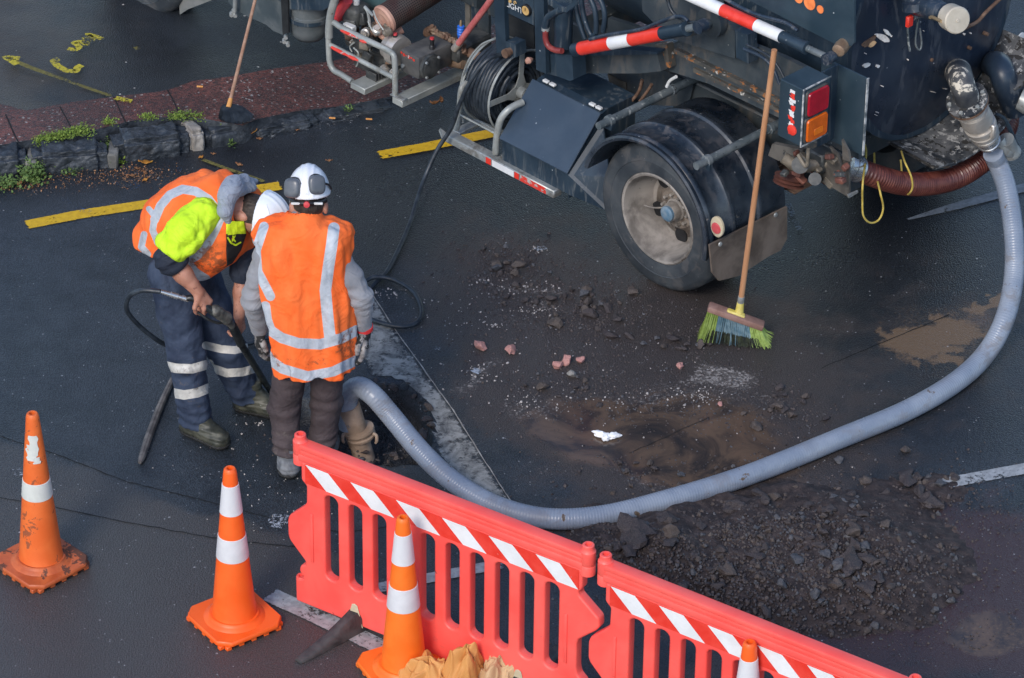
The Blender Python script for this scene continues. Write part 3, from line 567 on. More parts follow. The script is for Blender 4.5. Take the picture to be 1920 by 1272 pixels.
def pebbles(name, P, Rr, m, mats=None):
    V = []; F = []; k = len(BV); mi = []
    for i, (p, r) in enumerate(zip(P, Rr)):
        A = np.array(Euler((rnd.random()*6, rnd.random()*6, rnd.random()*6)).to_matrix()); v = (BV*(1+.45*(rs.rand(k, 1)-.5)))*np.array([1, .8, .65]); V.append(v@A.T*r+p); F.append(BF+i*k); mi += [rnd.choice((0, 0, 1, 0, 2))]*len(BF)
    o = mobj(name, np.concatenate(V), np.concatenate(F), None, None, False, [M['stone'], M['stone2'], M['stone3']], mi); return o
P, Rr = [], []
while len(P) < 6500:
    px = rnd.gauss(1430, 200); py = rnd.gauss(1045, 85)+.03*(px-1500)
    if px < 1010 or px > 1910: continue
    p = G(px, py, .03); h = heap_height(p)
    if h < .004 and rnd.random() > .16: continue
    p = np.array([p[0], p[1], h]); P.append(p); Rr.append(min(.022, .0055*math.exp(abs(rnd.gauss(0, .5)))))
o = pebbles('heap_gravel', P, Rr, None); tag(o, 'small crushed gravel covering the spoil heap', 'gravel', kind='stuff')
P, Rr = [], []
CL = [(1080, 585, 75, 30, 700), (940, 500, 50, 26, 500), (1000, 545, 90, 40, 600), (1120, 640, 160, 60, 700), (1200, 760, 150, 26, 500), (1090, 700, 60, 20, 250), (1350, 760, 90, 30, 250), (1500, 800, 50, 30, 200), (1290, 640, 60, 16, 60), (1200, 700, 140, 40, 200), (1100, 740, 90, 40, 150), (1460, 760, 45, 22, 90), (1500, 860, 70, 26, 120), (1150, 880, 90, 20, 110), (920, 470, 40, 16, 50), (1640, 930, 130, 26, 220), (1250, 900, 120, 40, 100), (720, 800, 60, 40, 200), (560, 860, 90, 40, 60), (1800, 900, 60, 30, 50), (860, 780, 90, 60, 60), (1180, 1050, 50, 40, 100), (1640, 1190, 120, 30, 120), (60, 350, 60, 9, 90), (230, 330, 90, 9, 160), (1350, 1190, 120, 30, 100), (1780, 1080, 90, 50, 260), (1700, 1180, 120, 30, 200), (1840, 950, 60, 40, 120), (1830, 1000, 60, 60, 160)]
for cx, cy, sx, sy, n in CL:
    for i in range(n):
        px, py = rnd.gauss(cx, sx), rnd.gauss(cy, sy); p = G(px, py, 0); P.append(p+np.array([0, 0, -.14 if (((px-712)/80)**2+((py-792)/60)**2) < 1 else 0])); Rr.append(min(.012, .0038*math.exp(abs(rnd.gauss(0, .45)))))
o = pebbles('loose_gravel', P, Rr, None)
P2, R2 = [], []
for cx, cy, sx, sy, n in ((720, 551, 14, 5, 26), (740, 548, 20, 8, 10), (985, 540, 30, 8, 40), (900, 530, 14, 3, 12), (1000, 583, 22, 5, 34), (925, 612, 10, 5, 22), (860, 590, 40, 22, 30), (895, 695, 14, 8, 22), (1010, 468, 8, 5, 14), (1180, 748, 90, 10, 60), (1330, 740, 30, 9, 40), (1000, 758, 26, 8, 26), (520, 960, 60, 30, 26), (440, 880, 90, 40, 26), (480, 796, 14, 3, 12), (1060, 700, 120, 60, 60), (780, 650, 60, 60, 22), (1420, 870, 160, 60, 20)):
    for i in range(n): p = G(rnd.gauss(cx, sx), rnd.gauss(cy, sy), .001); P2.append(p); R2.append(min(.010, .0032*math.exp(abs(rnd.gauss(0, .5)))))
o2 = pebbles('pale_grit', P2, R2, None); o2.data.materials.clear(); o2.data.materials.append(M['palegrit']); o2.data.polygons.foreach_set('material_index', [0]*len(o2.data.polygons)); tag(o2, 'tiny pale crumbs of concrete scattered over the asphalt', 'grit', kind='stuff'); tag(o, 'fine dark gravel scattered over the dirty asphalt', 'gravel', kind='stuff')
for i in range(46):
    a = rnd.random()*6.28; k = 1+rnd.gauss(0, .10); px = 712+92*k*math.cos(a); py = 792+70*k*math.sin(a)
    if px < 655: continue
    stone(G(px, py, -.02 if k < 1 else 0), .010+.022*rnd.random()**2, 'black asphalt crumb on the broken rim of the pit', 'asphalt crumbs round the pit', stone_mesh(i % 5+40, M['basalt'], 2) if i < 5 else SM[i % 12])
GL = 'dark loose stone chip lying on the dirty asphalt between the puddle and the truck wheel'
def scat(cx, cy, sx, sy, n, r0, r1, label, group):
    for i in range(n): stone(G(rnd.gauss(cx, sx), rnd.gauss(cy, sy), 0), 1.35*(r0+(r1-r0)*rnd.random()**2), label, group)
for a in ((1080, 580, 50, 22, 26, .012, .032), (940, 500, 35, 22, 10, .012, .028), (1010, 540, 60, 24, 10, .01, .02)): scat(*a, GL, 'stone chips below the truck wheel')
scat(1285, 648, 36, 12, 14, .014, .026, 'grey brown stone in the small cluster just left of the broom head', 'stones left of the broom head')
scat(1110, 725, 40, 22, 9, .01, .026, 'dark stone chip near the pink brick pieces', 'stones by the brick pieces')
scat(1475, 765, 34, 16, 14, .012, .03, 'dark stone on the wet ground above the middle of the hose', 'stones above the hose')
scat(1180, 890, 80, 14, 12, .01, .022, 'dark stone along the lower edge of the brown puddle', 'stones at the puddle edge')
scat(1700, 905, 60, 18, 24, .014, .034, 'dark stone near the broken end of the right white line', 'stones by the white line end')
stone(G(1697, 848, 0), .030, 'lone brown stone standing clear above the right white line', None); stone(G(1180, 632, 0), .036, 'flat dark stone lying alone right of the stone chips', None, sink=1.3); stone(G(930, 507, 0), .034, 'biggest round stone at the top of the chips below the wheel', None)
stone(G(1102, 570, 0), .034, 'roundish dark stone in the middle of the chips below the wheel', None)
n_h = 0
while n_h < 150:
    px = rnd.gauss(1480, 200); py = rnd.gauss(1055, 85)+.03*(px-1500); p = G(px, py, .03); h = heap_height(p)
    if h < .006 or px > 1850: continue
    stone((p[0], p[1], h), .016+.030*rnd.random()**2.4, 'dark angular stone sitting in the spoil heap', 'stones in the spoil heap'); n_h += 1
for px, py, r, l in ((1190, 1010, .10, 'big crusty lump of broken asphalt at the left end of the heap'), (1250, 985, .07, 'square dark lump behind the left end of the heap'), (1745, 935, .07, 'dark lump of broken asphalt on the right end of the heap'), (1590, 1075, .085, 'large brown lump embedded low in the middle of the heap'), (1625, 1115, .05, 'rough lump at the lower edge of the heap'), (1385, 960, .05, 'flat dark lump just under the hose'), (1160, 1030, .05, 'dark lump by the joint of the two barriers')):
    p = G(px, py, .05); stone((p[0], p[1], heap_height(p)-.01), r, l, None, stone_mesh(int(px), M['stone'], 3, .5), name='asphalt_lump', cat='asphalt lump', sink=.9)
for px, py, r, l in ((900, 655, .036, 'purple pink brick piece, leftmost of the brick pieces'), (957, 662, .034, 'upright pink brick piece right of the purple one'), (1046, 690, .026, 'flat pale pink brick piece lying left of the red one'), (1062, 682, .030, 'curved pink brick flake leaning between two others'), (1088, 680, .026, 'small red brick piece in the middle of the wet area'), (1072, 706, .026, 'cream coloured rubble piece below the red brick one'), (1275, 690, .018, 'tiny salmon brick chip below the broom'), (1350, 760, .012, 'tiny orange chip right of the long puddle')):
    me = stone_mesh(int(px)+3, M['pale_stone'] if 'cream' in l else M['brick'], 2, .35); stone(G(px, py, 0), r*1.25, l, None, me, 'brick piece', 'brick_piece')
for px, py in ((1008, 703), (1130, 708), (1250, 693), (1224, 682), (1088, 617), (838, 555), (1000, 498)): stone(G(px, py, 0), .011, 'small pale pebble on the dirty asphalt', 'pale pebbles', stone_mesh(px, M['white'] if px % 2 else M['stone3'], 1), name='pebble', cat='pebble')
# white crumpled tissue
b = MB()
c = G(1137, 822, 0)
for i, (dx, dy, a, l) in enumerate(((-.03, .012, 2.6, .045), (.03, -.002, .3, .045), (0, -.012, 4.4, .03))):
    bm = bmesh.new(); bmesh.ops.create_icosphere(bm, subdivisions=3, radius=1)
    rot = Matrix.Rotation(a, 3, 'Z')
    for v in bm.verts:
        q = v.co*(1+.35*mn.fractal(v.co*2+Vector((i, 0, 0)), .8, 2, 3)); q = Vector((q.x*l, q.y*.02, q.z*.016)); v.co = rot@q+Vector((c[0]+dx, c[1]+dy, .016))
    bm.verts.index_update(); b.add([v.co.copy() for v in bm.verts], [tuple(v.index for v in f.verts) for f in bm.faces]); bm.free()
tag(b.build('crumpled_tissue', M['tissue']), 'white crumpled tissue with two lobes lying in the muddy puddle', 'tissue')
# leaves
def leaf(px, py, L, ang, m, label, z=0., curl=.3):
    n = 7; vs = []; fs = []
    for i in range(n):
        t = i/(n-1)-.5; w = .42*math.cos(t*math.pi)**.8*L*.8+.001 if abs(t) < .5 else .001
        for k in (-1, 0, 1): vs.append((t*L, k*w*.6, .006+curl*L*(t*t*1.2+abs(k)*.25)+.004*math.sin(i*2+k)))
        if i:
            for k in range(2): fs.append((3*(i-1)+k, 3*i+k, 3*i+k+1, 3*(i-1)+k+1))
    o = mobj('leaf', vs, fs, m); p = G(px, py, z); o.location = tuple(p); o.rotation_euler = (rnd.random()*.2, rnd.random()*.2, ang); md = o.modifiers.new('thick', 'SOLIDIFY'); md.thickness = .0015; tag(o, label, 'leaf'); return o
leaf(272, 307, .085, .3, M['leafO'], 'long orange yellow leaf below the largest kerb stone'); leaf(258, 318, .05, 2.5, M['leafB'], 'brown leaf just left under the orange yellow leaf')
leaf(247, 331, .05, .3, M['leafB'], 'reddish leaf farther left in the gutter litter'); leaf(272, 326, .05, 2., M['leafB'], 'tan leaf right of the gutter litter'); leaf(272, 339, .045, .8, M['leafO'], 'small rust leaf lowest of the gutter leaves')
leaf(376, 297, .045, 1., M['leafO'], 'round yellow leaf left of the faint yellow spray line'); leaf(400, 290, .03, 0., M['leafB'], 'tiny brown leaf beside the round yellow leaf'); leaf(448, 310, .045, -.3, M['leafB'], 'tan leaf lying on the faint spray line')
leaf(468, 252, .085, .5, M['leafO'], 'curled ochre leaf at the end of the raised kerb', .02, .6); leaf(486, 262, .04, .5, M['leafB'], 'small brown leaf right of the curled ochre leaf'); leaf(556, 245, .03, .1, M['leafB'], 'tiny rust leaf on the low kerb'); leaf(617, 303, .04, .2, M['leafB'], 'pinkish brown leaf lying alone on the asphalt')
leaf(36, 348, .05, 1.2, M['leafB'], 'brown leaf standing between the weeds at far left', .01, .6); leaf(814, 197, .06, .4, M['leafB'], 'dry curled leaf beside the side rail, left one', .01, .8); leaf(828, 193, .06, 1.8, M['leafB'], 'dry curled leaf beside the side rail, right one', .01, .8)
for px, py, lb in ((375, 164, 'cigarette butt on the red strip near its upper edge'), (623, 223, 'cigarette butt on the low kerb below the pump frame'), (692, 225, 'tan cigarette butt right of the pale smear')):
    b = MB(); q = G(px, py, float(hk(px)) if px < 500 else .02); b.cyl((q[0]-.018, q[1], q[2]+.006), (q[0]+.018, q[1]-.004, q[2]+.006), .0055, mi=0, n=8); tag(b.build('cigarette_butt', M['tan']), lb, 'cigarette butt')
# moss and weeds: many small leaf faces
def tuft(name, pts, m, n, lr, label=None, cat=None, kind=None, h=.03, group=None):
    vs, fs = [], []
    for (px, py, sx, sy, z) in pts:
        for i in range(n):
            q = G(rnd.gauss(px, sx), rnd.gauss(py, sy), z); L = lr*(.5+rnd.random()); a = rnd.random()*6.28; hh = h*rnd.random()**1.5; t = rnd.random()*1.2-.2
            d = Vector((math.cos(a)*math.cos(t), math.sin(a)*math.cos(t), math.sin(t)))*L; s = Vector((-math.sin(a), math.cos(a), 0))*L*.35; p = Vector((q[0], q[1], q[2]+hh)); k = len(vs)
            vs += [p, p+d*.5+s, p+d, p+d*.5-s]; fs.append((k, k+1, k+2, k+3))
    o = mobj(name, vs, fs, m, smooth=False); return tag(o, label, cat, group, kind)
tuft('moss', [(75+i*9, 265-i*2.1, 6, 4, .125) for i in range(8)]+[(160, 248, 9, 5, .13), (150, 246, 6, 4, .13), (345, 219, 10, 4, .13), (330, 221, 10, 3, .13), (370, 222, 8, 3, .12), (205, 232, 6, 3, .13), (278, 222, 8, 3, .13), (412, 230, 5, 3, .10)], M['moss'], 260, .010, 'bright moss along the back edge of the kerb stones', 'moss', 'stuff', .022)
tuft('weed', [(65, 325, 11, 9, .0), (60, 338, 14, 5, .0), (78, 316, 8, 6, .0)], M['weed'], 240, .022, 'leafy weed growing at the foot of the long kerb stone', 'weed', h=.09); tuft('weed', [(14, 350, 12, 5, 0)], M['weed'], 260, .018, 'low weed tuft at the left edge of the photo', 'weed', h=.05)
tuft('weed', [(208, 272, 5, 12, .03), (210, 285, 5, 8, .01)], M['weed'], 200, .016, 'green weed filling the gap between the two biggest kerb stones', 'weed', h=.05); tuft('weed', [(222, 306, 5, 3, 0)], M['moss'], 90, .018, 'tiny pale green plant under the gap weed', 'weed', h=.03)
tuft('weed', [(130, 322, 9, 4, 0), (138, 318, 6, 4, 0)], M['weed'], 150, .014, 'small weed in front of the long kerb stone', 'weed', h=.03); tuft('weed', [(432, 268, 4, 4, .01)], M['weed'], 120, .014, 'small weed at the foot of the last raised kerb stone', 'weed', h=.03); tuft('weed', [(653, 207, 5, 3, .01)], M['weed'], 100, .012, 'small weed on the flush kerb below the pump frame', 'weed', h=.02)
tuft('leaf_litter', [(120, 335, 60, 9, 0), (230, 325, 60, 9, 0), (260, 330, 40, 10, 0), (40, 350, 40, 6, 0)], M['leafB'], 190, .010, 'brown leaf litter in the gutter', 'leaf litter', 'stuff', .006)
# ------------------------------------------------------------------ traffic cones
def cone(px, py, rz, mats, label, loose=False, old=False, tilt=0.):
    body, base, sl = mats; e = empty('traffic_cone', G(px, py, 0), R(rz)); e.rotation_euler = (0, tilt, R(rz)); tag(e, label, 'traffic cone', 'orange traffic cones')
    # base: square rubber foot with cut corners and little pads
    b = MB(); h = .185; c = .055; z0, z1 = .018, .045
    pts = [(h-c, h), (-h+c, h), (-h, h-c), (-h, -h+c), (-h+c, -h), (h-c, -h), (h, -h+c), (h, h-c)]
    b.slab([(x, y, z1) for x, y in pts], z1-z0, 0, .006)
    for i in range(5):
        t = -.14+.07*i
        for q in ((t, h-.02), (t, -h+.02), (h-.02, t), (-h+.02, t)): b.box((q[0]-.014, q[1]-.012, 0), (q[0]+.014, q[1]+.012, .022), 0, .003)
    b.lathe((0, 0, z1-.004), (0, 0, 1), [(0, .15), (.004, .148), (.014, .128), (.022, .121), (.03, .118)], 40)
    b.build('base', base, e)
    H = .90
    def rad(z): return .108-(.108-.030)*(z-.06)/(H-.06)
    b = MB(); b.lathe((0, 0, 0), (0, 0, 1), [(.045, .121), (.06, .112)]+[(z, rad(z)) for z in (.075, .2, .35, .5, .65, .8, .88)]+[(.893, .029), (.90, .024), (.90, .016), (.88, .0145), (.84, .014), (.84, 0)], 40)
    b.build('cone_body', body, e)
    bands = ((.655, .815, 'upper_sleeve'), (.40, .525, 'lower_sleeve')) if not old else ((.43, .525, 'reflective_sleeve'),)
    for z0, z1, nm in bands:
        b = MB(); b.lathe((0, 0, 0), (0, 0, 1), [(z0, rad(z0)+.0002), (z0+.002, rad(z0)+.0026), (z1-.002, rad(z1)+.0026), (z1, rad(z1)+.0002)], 40); b.build(nm, sl, e)
    if old:   # torn remains of the upper sleeve
        for k, (z, a, w, hh) in enumerate(((.70, -1.75, .040, .085), (.74, -1.52, .03, .11), (.66, -1.3, .022, .035))):
            b = MB(); n = 7; vs = []; fs = []; rg = random.Random(k+3); a -= R(rz)
            for i in range(n):
                t = i/(n-1); zz = z-hh/2+hh*t
                for s in (-1, 0, 1):
                    aa = a+(s*w*(.5+.5*rg.random())*(1-.3*abs(t-.5)))/rad(zz); rr = rad(zz)+.003; vs.append((math.cos(aa)*rr, math.sin(aa)*rr, zz))
                if i:
                    for q in range(2): fs.append((3*(i-1)+q, 3*(i-1)+q+1, 3*i+q+1, 3*i+q))
            b.add(vs, fs); b.build('torn_sleeve', sl, e)
    return e
cone(78, 1062, 45, (M['orange_old'], M['orange_base'], M['reflect_old']), 'old faded dirty cone with torn sleeve and mud stained base', old=True)
cone(440, 1168, 36, (M['orange_cone'], M['orange_cone'], M['reflect']), 'clean bright orange cone with two white bands standing clear of the barrier')
cone(757, 1262, 28, (M['orange_cone2'], M['orange_cone2'], M['reflect']), 'orange cone standing in front of the left barrier next to the tan sack')
cone(1391, 1502, 20, (M['orange_cone'], M['orange_cone'], M['reflect']), 'cone at the lower edge with only its tip showing in front of the right barrier')
# ------------------------------------------------------------------ barriers
def curve_mesh(name, loops, half, bev, m, parent, res=2):
    cu_ = bpy.data.curves.new(name, 'CURVE'); cu_.dimensions = '2D'; cu_.fill_mode = 'BOTH'; cu_.extrude = half-bev; cu_.bevel_depth = bev; cu_.bevel_resolution = res; cu_.offset = -bev
    for L in loops:
        s = cu_.splines.new('POLY'); s.points.add(len(L)-1); s.use_cyclic_u = True
        for p, q in zip(s.points, L): p.co = (q[0], q[1], 0, 1)
    o = bpy.data.objects.new('tmp', cu_); COL.objects.link(o); dg = bpy.context.evaluated_depsgraph_get(); me = bpy.data.meshes.new_from_object(o.evaluated_get(dg)); bpy.data.objects.remove(o)
    me.transform(Matrix.Rotation(R(90), 4, 'X')); me.name = name; me.materials.clear(); me.materials.append(m)
    q = bpy.data.objects.new(name, me); COL.objects.link(q); q.parent = parent
    me.polygons.foreach_set('use_smooth', [True]*len(me.polygons)); autosmooth(q, 40); return q
def rrect(x0, z0, x1, z1, r, n=5):
    o = []
    for cx, cz, a0 in ((x1-r, z0+r, -90), (x1-r, z1-r, 0), (x0+r, z1-r, 90), (x0+r, z0+r, 180)):
        for k in range(n+1): a = R(a0+90*k/n); o.append((cx+r*math.cos(a), cz+r*math.sin(a)))
    return o
def fill(pts, r=.012, n=3):
    """round the corners of a polygon"""
    o = []; N = len(pts)
    for i in range(N):
        p = Vector(pts[i]); a = Vector(pts[i-1]); c = Vector(pts[(i+1) % N]); d1 = (a-p); d2 = (c-p); k = min(r, d1.length*.45, d2.length*.45); s = p+d1.normalized()*k; e = p+d2.normalized()*k
        for j in range(n+1): t = j/n; o.append(tuple(s*(1-t)**2+p*2*t*(1-t)+e*t*t))
    return o
def barrier(origin, ang, label, feet):
    e = empty('barrier', origin, ang); tag(e, label, 'barrier', 'coral red plastic barriers'); Lb = 1.64
    out = [(.0, .03), (1.60, .03), (1.635, .06), (1.635, .225), (1.60, .255), (1.592, .29), (1.592, .43), (1.60, .46), (1.69, .545), (1.712, .575), (1.708, .625), (1.60, .71), (1.596, .73), (1.615, .755), (1.615, .86), (.045, .86), (.045, .755), (.075, .73), (.072, .63), (.055, .605), (-.03, .52), (-.04, .49), (-.04, .40), (-.03, .375), (.06, .285), (.06, .262), (.03, .25), (.022, .215), (.045, .19), (.045, .172), (.012, .165), (.0, .15)]
    holes = [rrect(.178+.1375*i, .235, .178+.1375*i+.076, .722, .034) for i in range(10)]
    curve_mesh('panel', [fill(out)]+holes, .028, .011, M['coral'], e)
    b = MB()
    # top rail with a groove
    b.box((.03, -.036, .862), (1.62, .036, .905), 0, .010, seg=2); b.box((.03, -.030, .900), (1.62, .030, .928), 0, .008, seg=2); b.box((.03, -.034, .924), (1.62, .034, .958), 0, .011, seg=2)
    b.build('top_rail', M['coral'], e)
    for x in (.026, 1.628):
        k = MB(); k.lathe((x, 0, .83), (0, 0, 1), [(0, .030), (.005, .036), (.055, .036), (.058, .034), (.061, .036), (.13, .036), (.136, .030), (.15, .028), (.162, .028), (.166, .024), (.166, .016), (.15, .014), (.15, 0)], 24); k.build('post_socket', M['coral'], e)
    k = MB(); k.lathe((.018, 0, .08), (0, 0, 1), [(0, .02), (.005, .027), (.085, .027), (.09, .024), (.09, .015), (.08, .014), (.08, 0)], 20); k.build('hook', M['coral'], e)
    for x in (.105, 1.535):
        k = MB(); k.box((x-.009, -.036, .30), (x+.009, .036, .585), 0, .006, seg=2); k.build('grip_rib', M['coral'], e)
    for x in (.35, 1.28):
        for s in (-1, 1):
            k = MB(); k.slab([(x-.047, s*.0305, .03), (x+.047, s*.0305, .03), (x+.016, s*.0305, .150), (x, s*.0305, .158), (x-.016, s*.0305, .150)][::s], .004, 0, .0015); k.build('foot_plug', M['sackpale'], e)
    for s in (-1, 1):
        k = MB(); k.box((.072, s*.0300-.0015, .748), (1.60, s*.0300+.0015, .856), 0, .0005); st = k.build('stripe_band', M['redtape'], e, smooth=False)
        z0, z1 = .7485, .8555
        for i in range(-1, 7):
            x0 = .088+.258*i; sh = .118; pts = [(x0-.012, z1), (x0+.118, z1), (x0+.118+sh, z0), (x0-.012+sh, z0)]
            # clip to the band
            def cl(p):
                x, z = p; return (min(max(x, .074), 1.598), z)
            if x0 < .05: continue
            if x0+.1 > 1.6: continue
            pp = [cl(p) for p in pts]; k = MB(); k.slab([(x, s*.0325, z) for x, z in pp][::s], .0008, 0); k.build('white_stripe', M['whitetape'], st, smooth=False)
    for x, w, a in feet:
        # long rubber foot, higher in the middle where the panel stands
        f = MB(); n = 15; vs = []; fs = []
        for i in range(n):
            t = -1+2*i/(n-1); y = t*.40; hh = .022+.10*max(0, 1-abs(t)*1.1)**1.3; ww = .027+.024*(1-abs(t))
            if abs(t) > .9: ww *= .75; hh *= .8
            z0 = .003+.0*abs(t); q = [(-ww, z0), (ww, z0), (ww*.9, hh*.7), (ww*.5, hh), (-ww*.5, hh), (-ww*.9, hh*.7)]
            for (xx, zz) in q: vs.append((xx, y, zz))
            if i:
                for k2 in range(6): fs.append(((i-1)*6+k2, (i-1)*6+(k2+1) % 6, i*6+(k2+1) % 6, i*6+k2))
        fs += [tuple(range(5, -1, -1)), tuple((n-1)*6+k2 for k2 in range(6))]
        f.add(vs, fs); o = f.build('foot', M['blackfoot'], e, 50); o.location = (x, 0, 0); o.rotation_euler = (0, 0, a)
    return e
M['sackpale'] = pm('cream_plug_plastic', (.50, .42, .28), (.62, .55, .40), 12, .5)
bA = G(561, 1121, .03); bB = G(1107, 1342, .03); bang = math.atan2(bB[1]-bA[1], bB[0]-bA[0])
ft = G(583, 1222, .02); fc = np.array(bA)+np.array([math.cos(bang), math.sin(bang), 0])*.35; fa = math.atan2(ft[1]-fc[1], ft[0]-fc[0])-bang+math.pi/2
barrier((bA[0], bA[1], 0), bang, 'left plastic barrier with a cone standing in front and a black foot showing', [(.35, 0, fa), (1.28, 0, .1)])
kb = G(1136, 1041, .99); a2 = R(-33.6)
barrier((kb[0]-.026*math.cos(a2), kb[1]-.026*math.sin(a2), 0), a2, 'right plastic barrier running out of the lower edge of the photo', [(.35, 0, .1), (1.28, 0, .1)])
# ------------------------------------------------------------------ folded sacks at the lower edge
SACKS = [(792, 1290, (.13, .10, .15), 'tan', 'orange tan crumpled leather sack leaning against the cone base', 2, 3), (862, 1292, (.105, .09, .215), 'tan', 'taller tan folded sack in the middle of the sack pile', 5, 4), (925, 1292, (.10, .09, .16), 'sack', 'beige rolled sack, rightmost of the sack pile', 9, 2)]
# ------------------------------------------------------------------ big grey hose and the nozzle in the pit
yN = G(684, 852, -.06)[1]
hp_ = [W(655, 800, yN+.0), W(650, 765, yN+.0), W(655, 738, yN), W(674, 726, yN-.03), W(700, 742, yN-.10), G(735, 782, .27), G(790, 848, .17), G(850, 903, .10), G(930, 949, .056), G(1020, 972, .053), G(1120, 969, .053), G(1230, 944, .053), G(1400, 892, .053), G(1580, 820, .053), G(1700, 770, .053), G(1790, 718, .053)]
ue = -1.0
_ya = G(1848, 664, .07)[1]; _yb = TW2(T(1872, 310, u=ue))[1]
def Yq(t): return _ya+(_yb-_ya)*t
hp_ += [G(1848, 664, .07), W(1884, 598, Yq(.18)), W(1901, 520, Yq(.42)), W(1901, 440, Yq(.62)), W(1888, 356, Yq(.86)), TW2(T(1872, 310, u=ue)), TW2(T(1862, 288, u=ue))]
b = MB(); b.tube(hp_, .0535, 24, 0, 10, rib=(.015, .0009)); gh = b.build('suction_hose', M['greyhose'], None, 80)
tag(gh, 'thick grey plastic hose curving from the pit round to the tank outlet', 'hose')
nz = empty('suction_nozzle', W(684, 852, yN)); tag(nz, 'mud caked suction pipe with a strap coupling standing in the pit', 'nozzle')
def rel(p, o): return np.asarray(p)-np.array(o.location)
b = MB(); b.lathe(rel(W(684, 862, yN), nz), np.array(W(655, 770, yN))-np.array(W(684, 862, yN)), [(0, .055), (.10, .055), (.102, .058), (.20, .060), (.34, .062)], 28); b.build('pipe', M['muddypipe'], nz)
b = MB(); d_ = np.array(W(655, 770, yN))-np.array(W(684, 862, yN)); d_ /= np.linalg.norm(d_); c_ = np.array(W(675, 812, yN))
b.lathe(rel(c_-d_*.03, nz), d_, [(0, .062), (.004, .074), (.018, .078), (.024, .070), (.034, .072), (.044, .080), (.056, .078), (.062, .062)], 28); b.build('coupling', M['muddypipe'], nz)
for s in (-1, 1):
    b = MB(); b.tube([rel(c_, nz)+np.array([s*.066, -.03, .02]), rel(c_, nz)+np.array([s*.084, -.035, .008]), rel(c_, nz)+np.array([s*.086, -.04, -.02]), rel(c_, nz)+np.array([s*.080, -.04, -.036])], [.007, .009, .009, .006], 8); b.build('clamp_lever', M['muddypipe'], nz)
# ------------------------------------------------------------------ yard broom leaning on the truck
bc = G(1383, 640, 0); top = TW2(T(1452, 94, w=.05)); yb = bc[1]
e = empty('yard_broom', bc); tag(e, 'yard broom with lime and blue bristles leaning against the truck', 'broom')
sk0 = np.array(W(1387, 580, yb+.01)); ax = top-sk0; L_ = np.linalg.norm(ax); ax /= L_
hd0 = sk0+ax*.07
b = MB(); b.cyl(hd0-bc, top-bc, .0155, .0150, 14); 
b.build('handle', M['timber'], e)
b = MB(); b.cyl(sk0+ax*.035-bc, sk0+ax*.085-bc, .018, n=14); b.build('ferrule', M['galv'], e)
l0 = np.array(W(1328, 575, yb+.02)); l1 = np.array(W(1432, 612, yb-.02)); dl = (l1-l0); LL = np.linalg.norm(dl); dl /= LL
b = MB(); b.cyl(sk0-ax*.03-bc, sk0+ax*.045-bc, .024, .019, 14); pz = (l0+l1)/2
rotb = Matrix((dl, np.cross(np.array([0, 0, 1]), dl)/np.linalg.norm(np.cross(np.array([0, 0, 1]), dl)), np.cross(dl, np.cross(np.array([0, 0, 1]), dl)/np.linalg.norm(np.cross(np.array([0, 0, 1]), dl))))).transposed()
b.box(Vector(tuple(pz-bc))+Vector((-.05, -.018, .012)), Vector(tuple(pz-bc))+Vector((.05, .018, .028)), 0, .006, rot=rotb); b.build('socket', M['yellowplas'], e)
b = MB(); c0 = Vector(tuple(pz-bc)); b.box(c0-Vector((LL/2, .032, .018)), c0+Vector((LL/2, .032, .018)), 0, .008, rot=rotb, seg=2); b.build('head_block', M['broomhead'], e)
vs, fs, mi = [], [], []
for i in range(30):
    for j in range(6):
        s = (i+.5)/30-.5; t = (j+.5)/6-.5; o0 = rotb@Vector((s*LL*.97, t*.055, -.014))+c0
        end = rotb@Vector((s*LL*1.30, t*.15, 0))+c0; end.z = .004+.010*rnd.random()+.01*abs(s)
        for q in range(9):
            a0 = o0+Vector((rnd.uniform(-.003, .003), rnd.uniform(-.003, .003), 0)); a1 = end+Vector((rnd.gauss(0, .007), rnd.gauss(0, .007), rnd.random()*.012)); mid = a0.lerp(a1, .48)+Vector((0, 0, -.012)); w = .0015; sx = Vector((w, w*.5, 0)); k = len(vs)
            vs += [a0-sx, a0+sx, mid-sx, mid+sx, a1-sx*.8, a1+sx*.8]; mt_ = 0 if (i < 6 or i > 22) else 1
            if j < 2 and 4 < i < 26: pass
            fs += [(k, k+1, k+3, k+2), (k+2, k+3, k+5, k+4)]; mi += [mt_, 2 if (rnd.random() < .85 and 2 < i < 26) else mt_]
mobj('bristles', vs, fs, None, e, False, [M['bgreen'], M['bblue'], M['bblack']], mi)
# second thin broom with a dark head standing on the red strip
hb = G(436, 222, .13)
e = empty('old_broom', hb); tag(e, 'thin handled broom with a soaked dark head standing on the red strip', 'broom')
s0 = np.array(W(430, 196, hb[1]+.02)); s1 = s0+np.array([.0, 0, 0])
tp = TW2(T(482, -14, w=.10)); b = MB(); b.cyl(s0-hb, tp-hb, .0115, .010, 10); b.build('handle', M['timber2'], e)
b = MB(); ax2 = (tp-s0)/np.linalg.norm(tp-s0); b.cyl(s0-ax2*.02-hb, s0+ax2*.035-hb, .016, .013, 10); b.build('socket', M['tan'], e)
vs, fs = [], []
for i in range(2600):
    a = rnd.random()*6.28; r0 = rnd.random()*.03; p0 = Vector(tuple(s0-hb))+Vector((math.cos(a)*r0*1.3, math.sin(a)*r0*.6, -.005)); r1 = rnd.random()**.6; p1 = Vector((.02+math.cos(a)*r1*.10, -.01+math.sin(a)*r1*.07, .004+rnd.random()*.02)); w = Vector((.0015, .001, 0)); k = len(vs); m_ = p0.lerp(p1, .5)+Vector((0, 0, .014))
    vs += [p0-w, p0+w, m_-w, m_+w, p1-w, p1+w]; fs += [(k, k+1, k+3, k+2), (k+2, k+3, k+5, k+4)]
mobj('bristles', vs, fs, M['blackhose'], e, False)
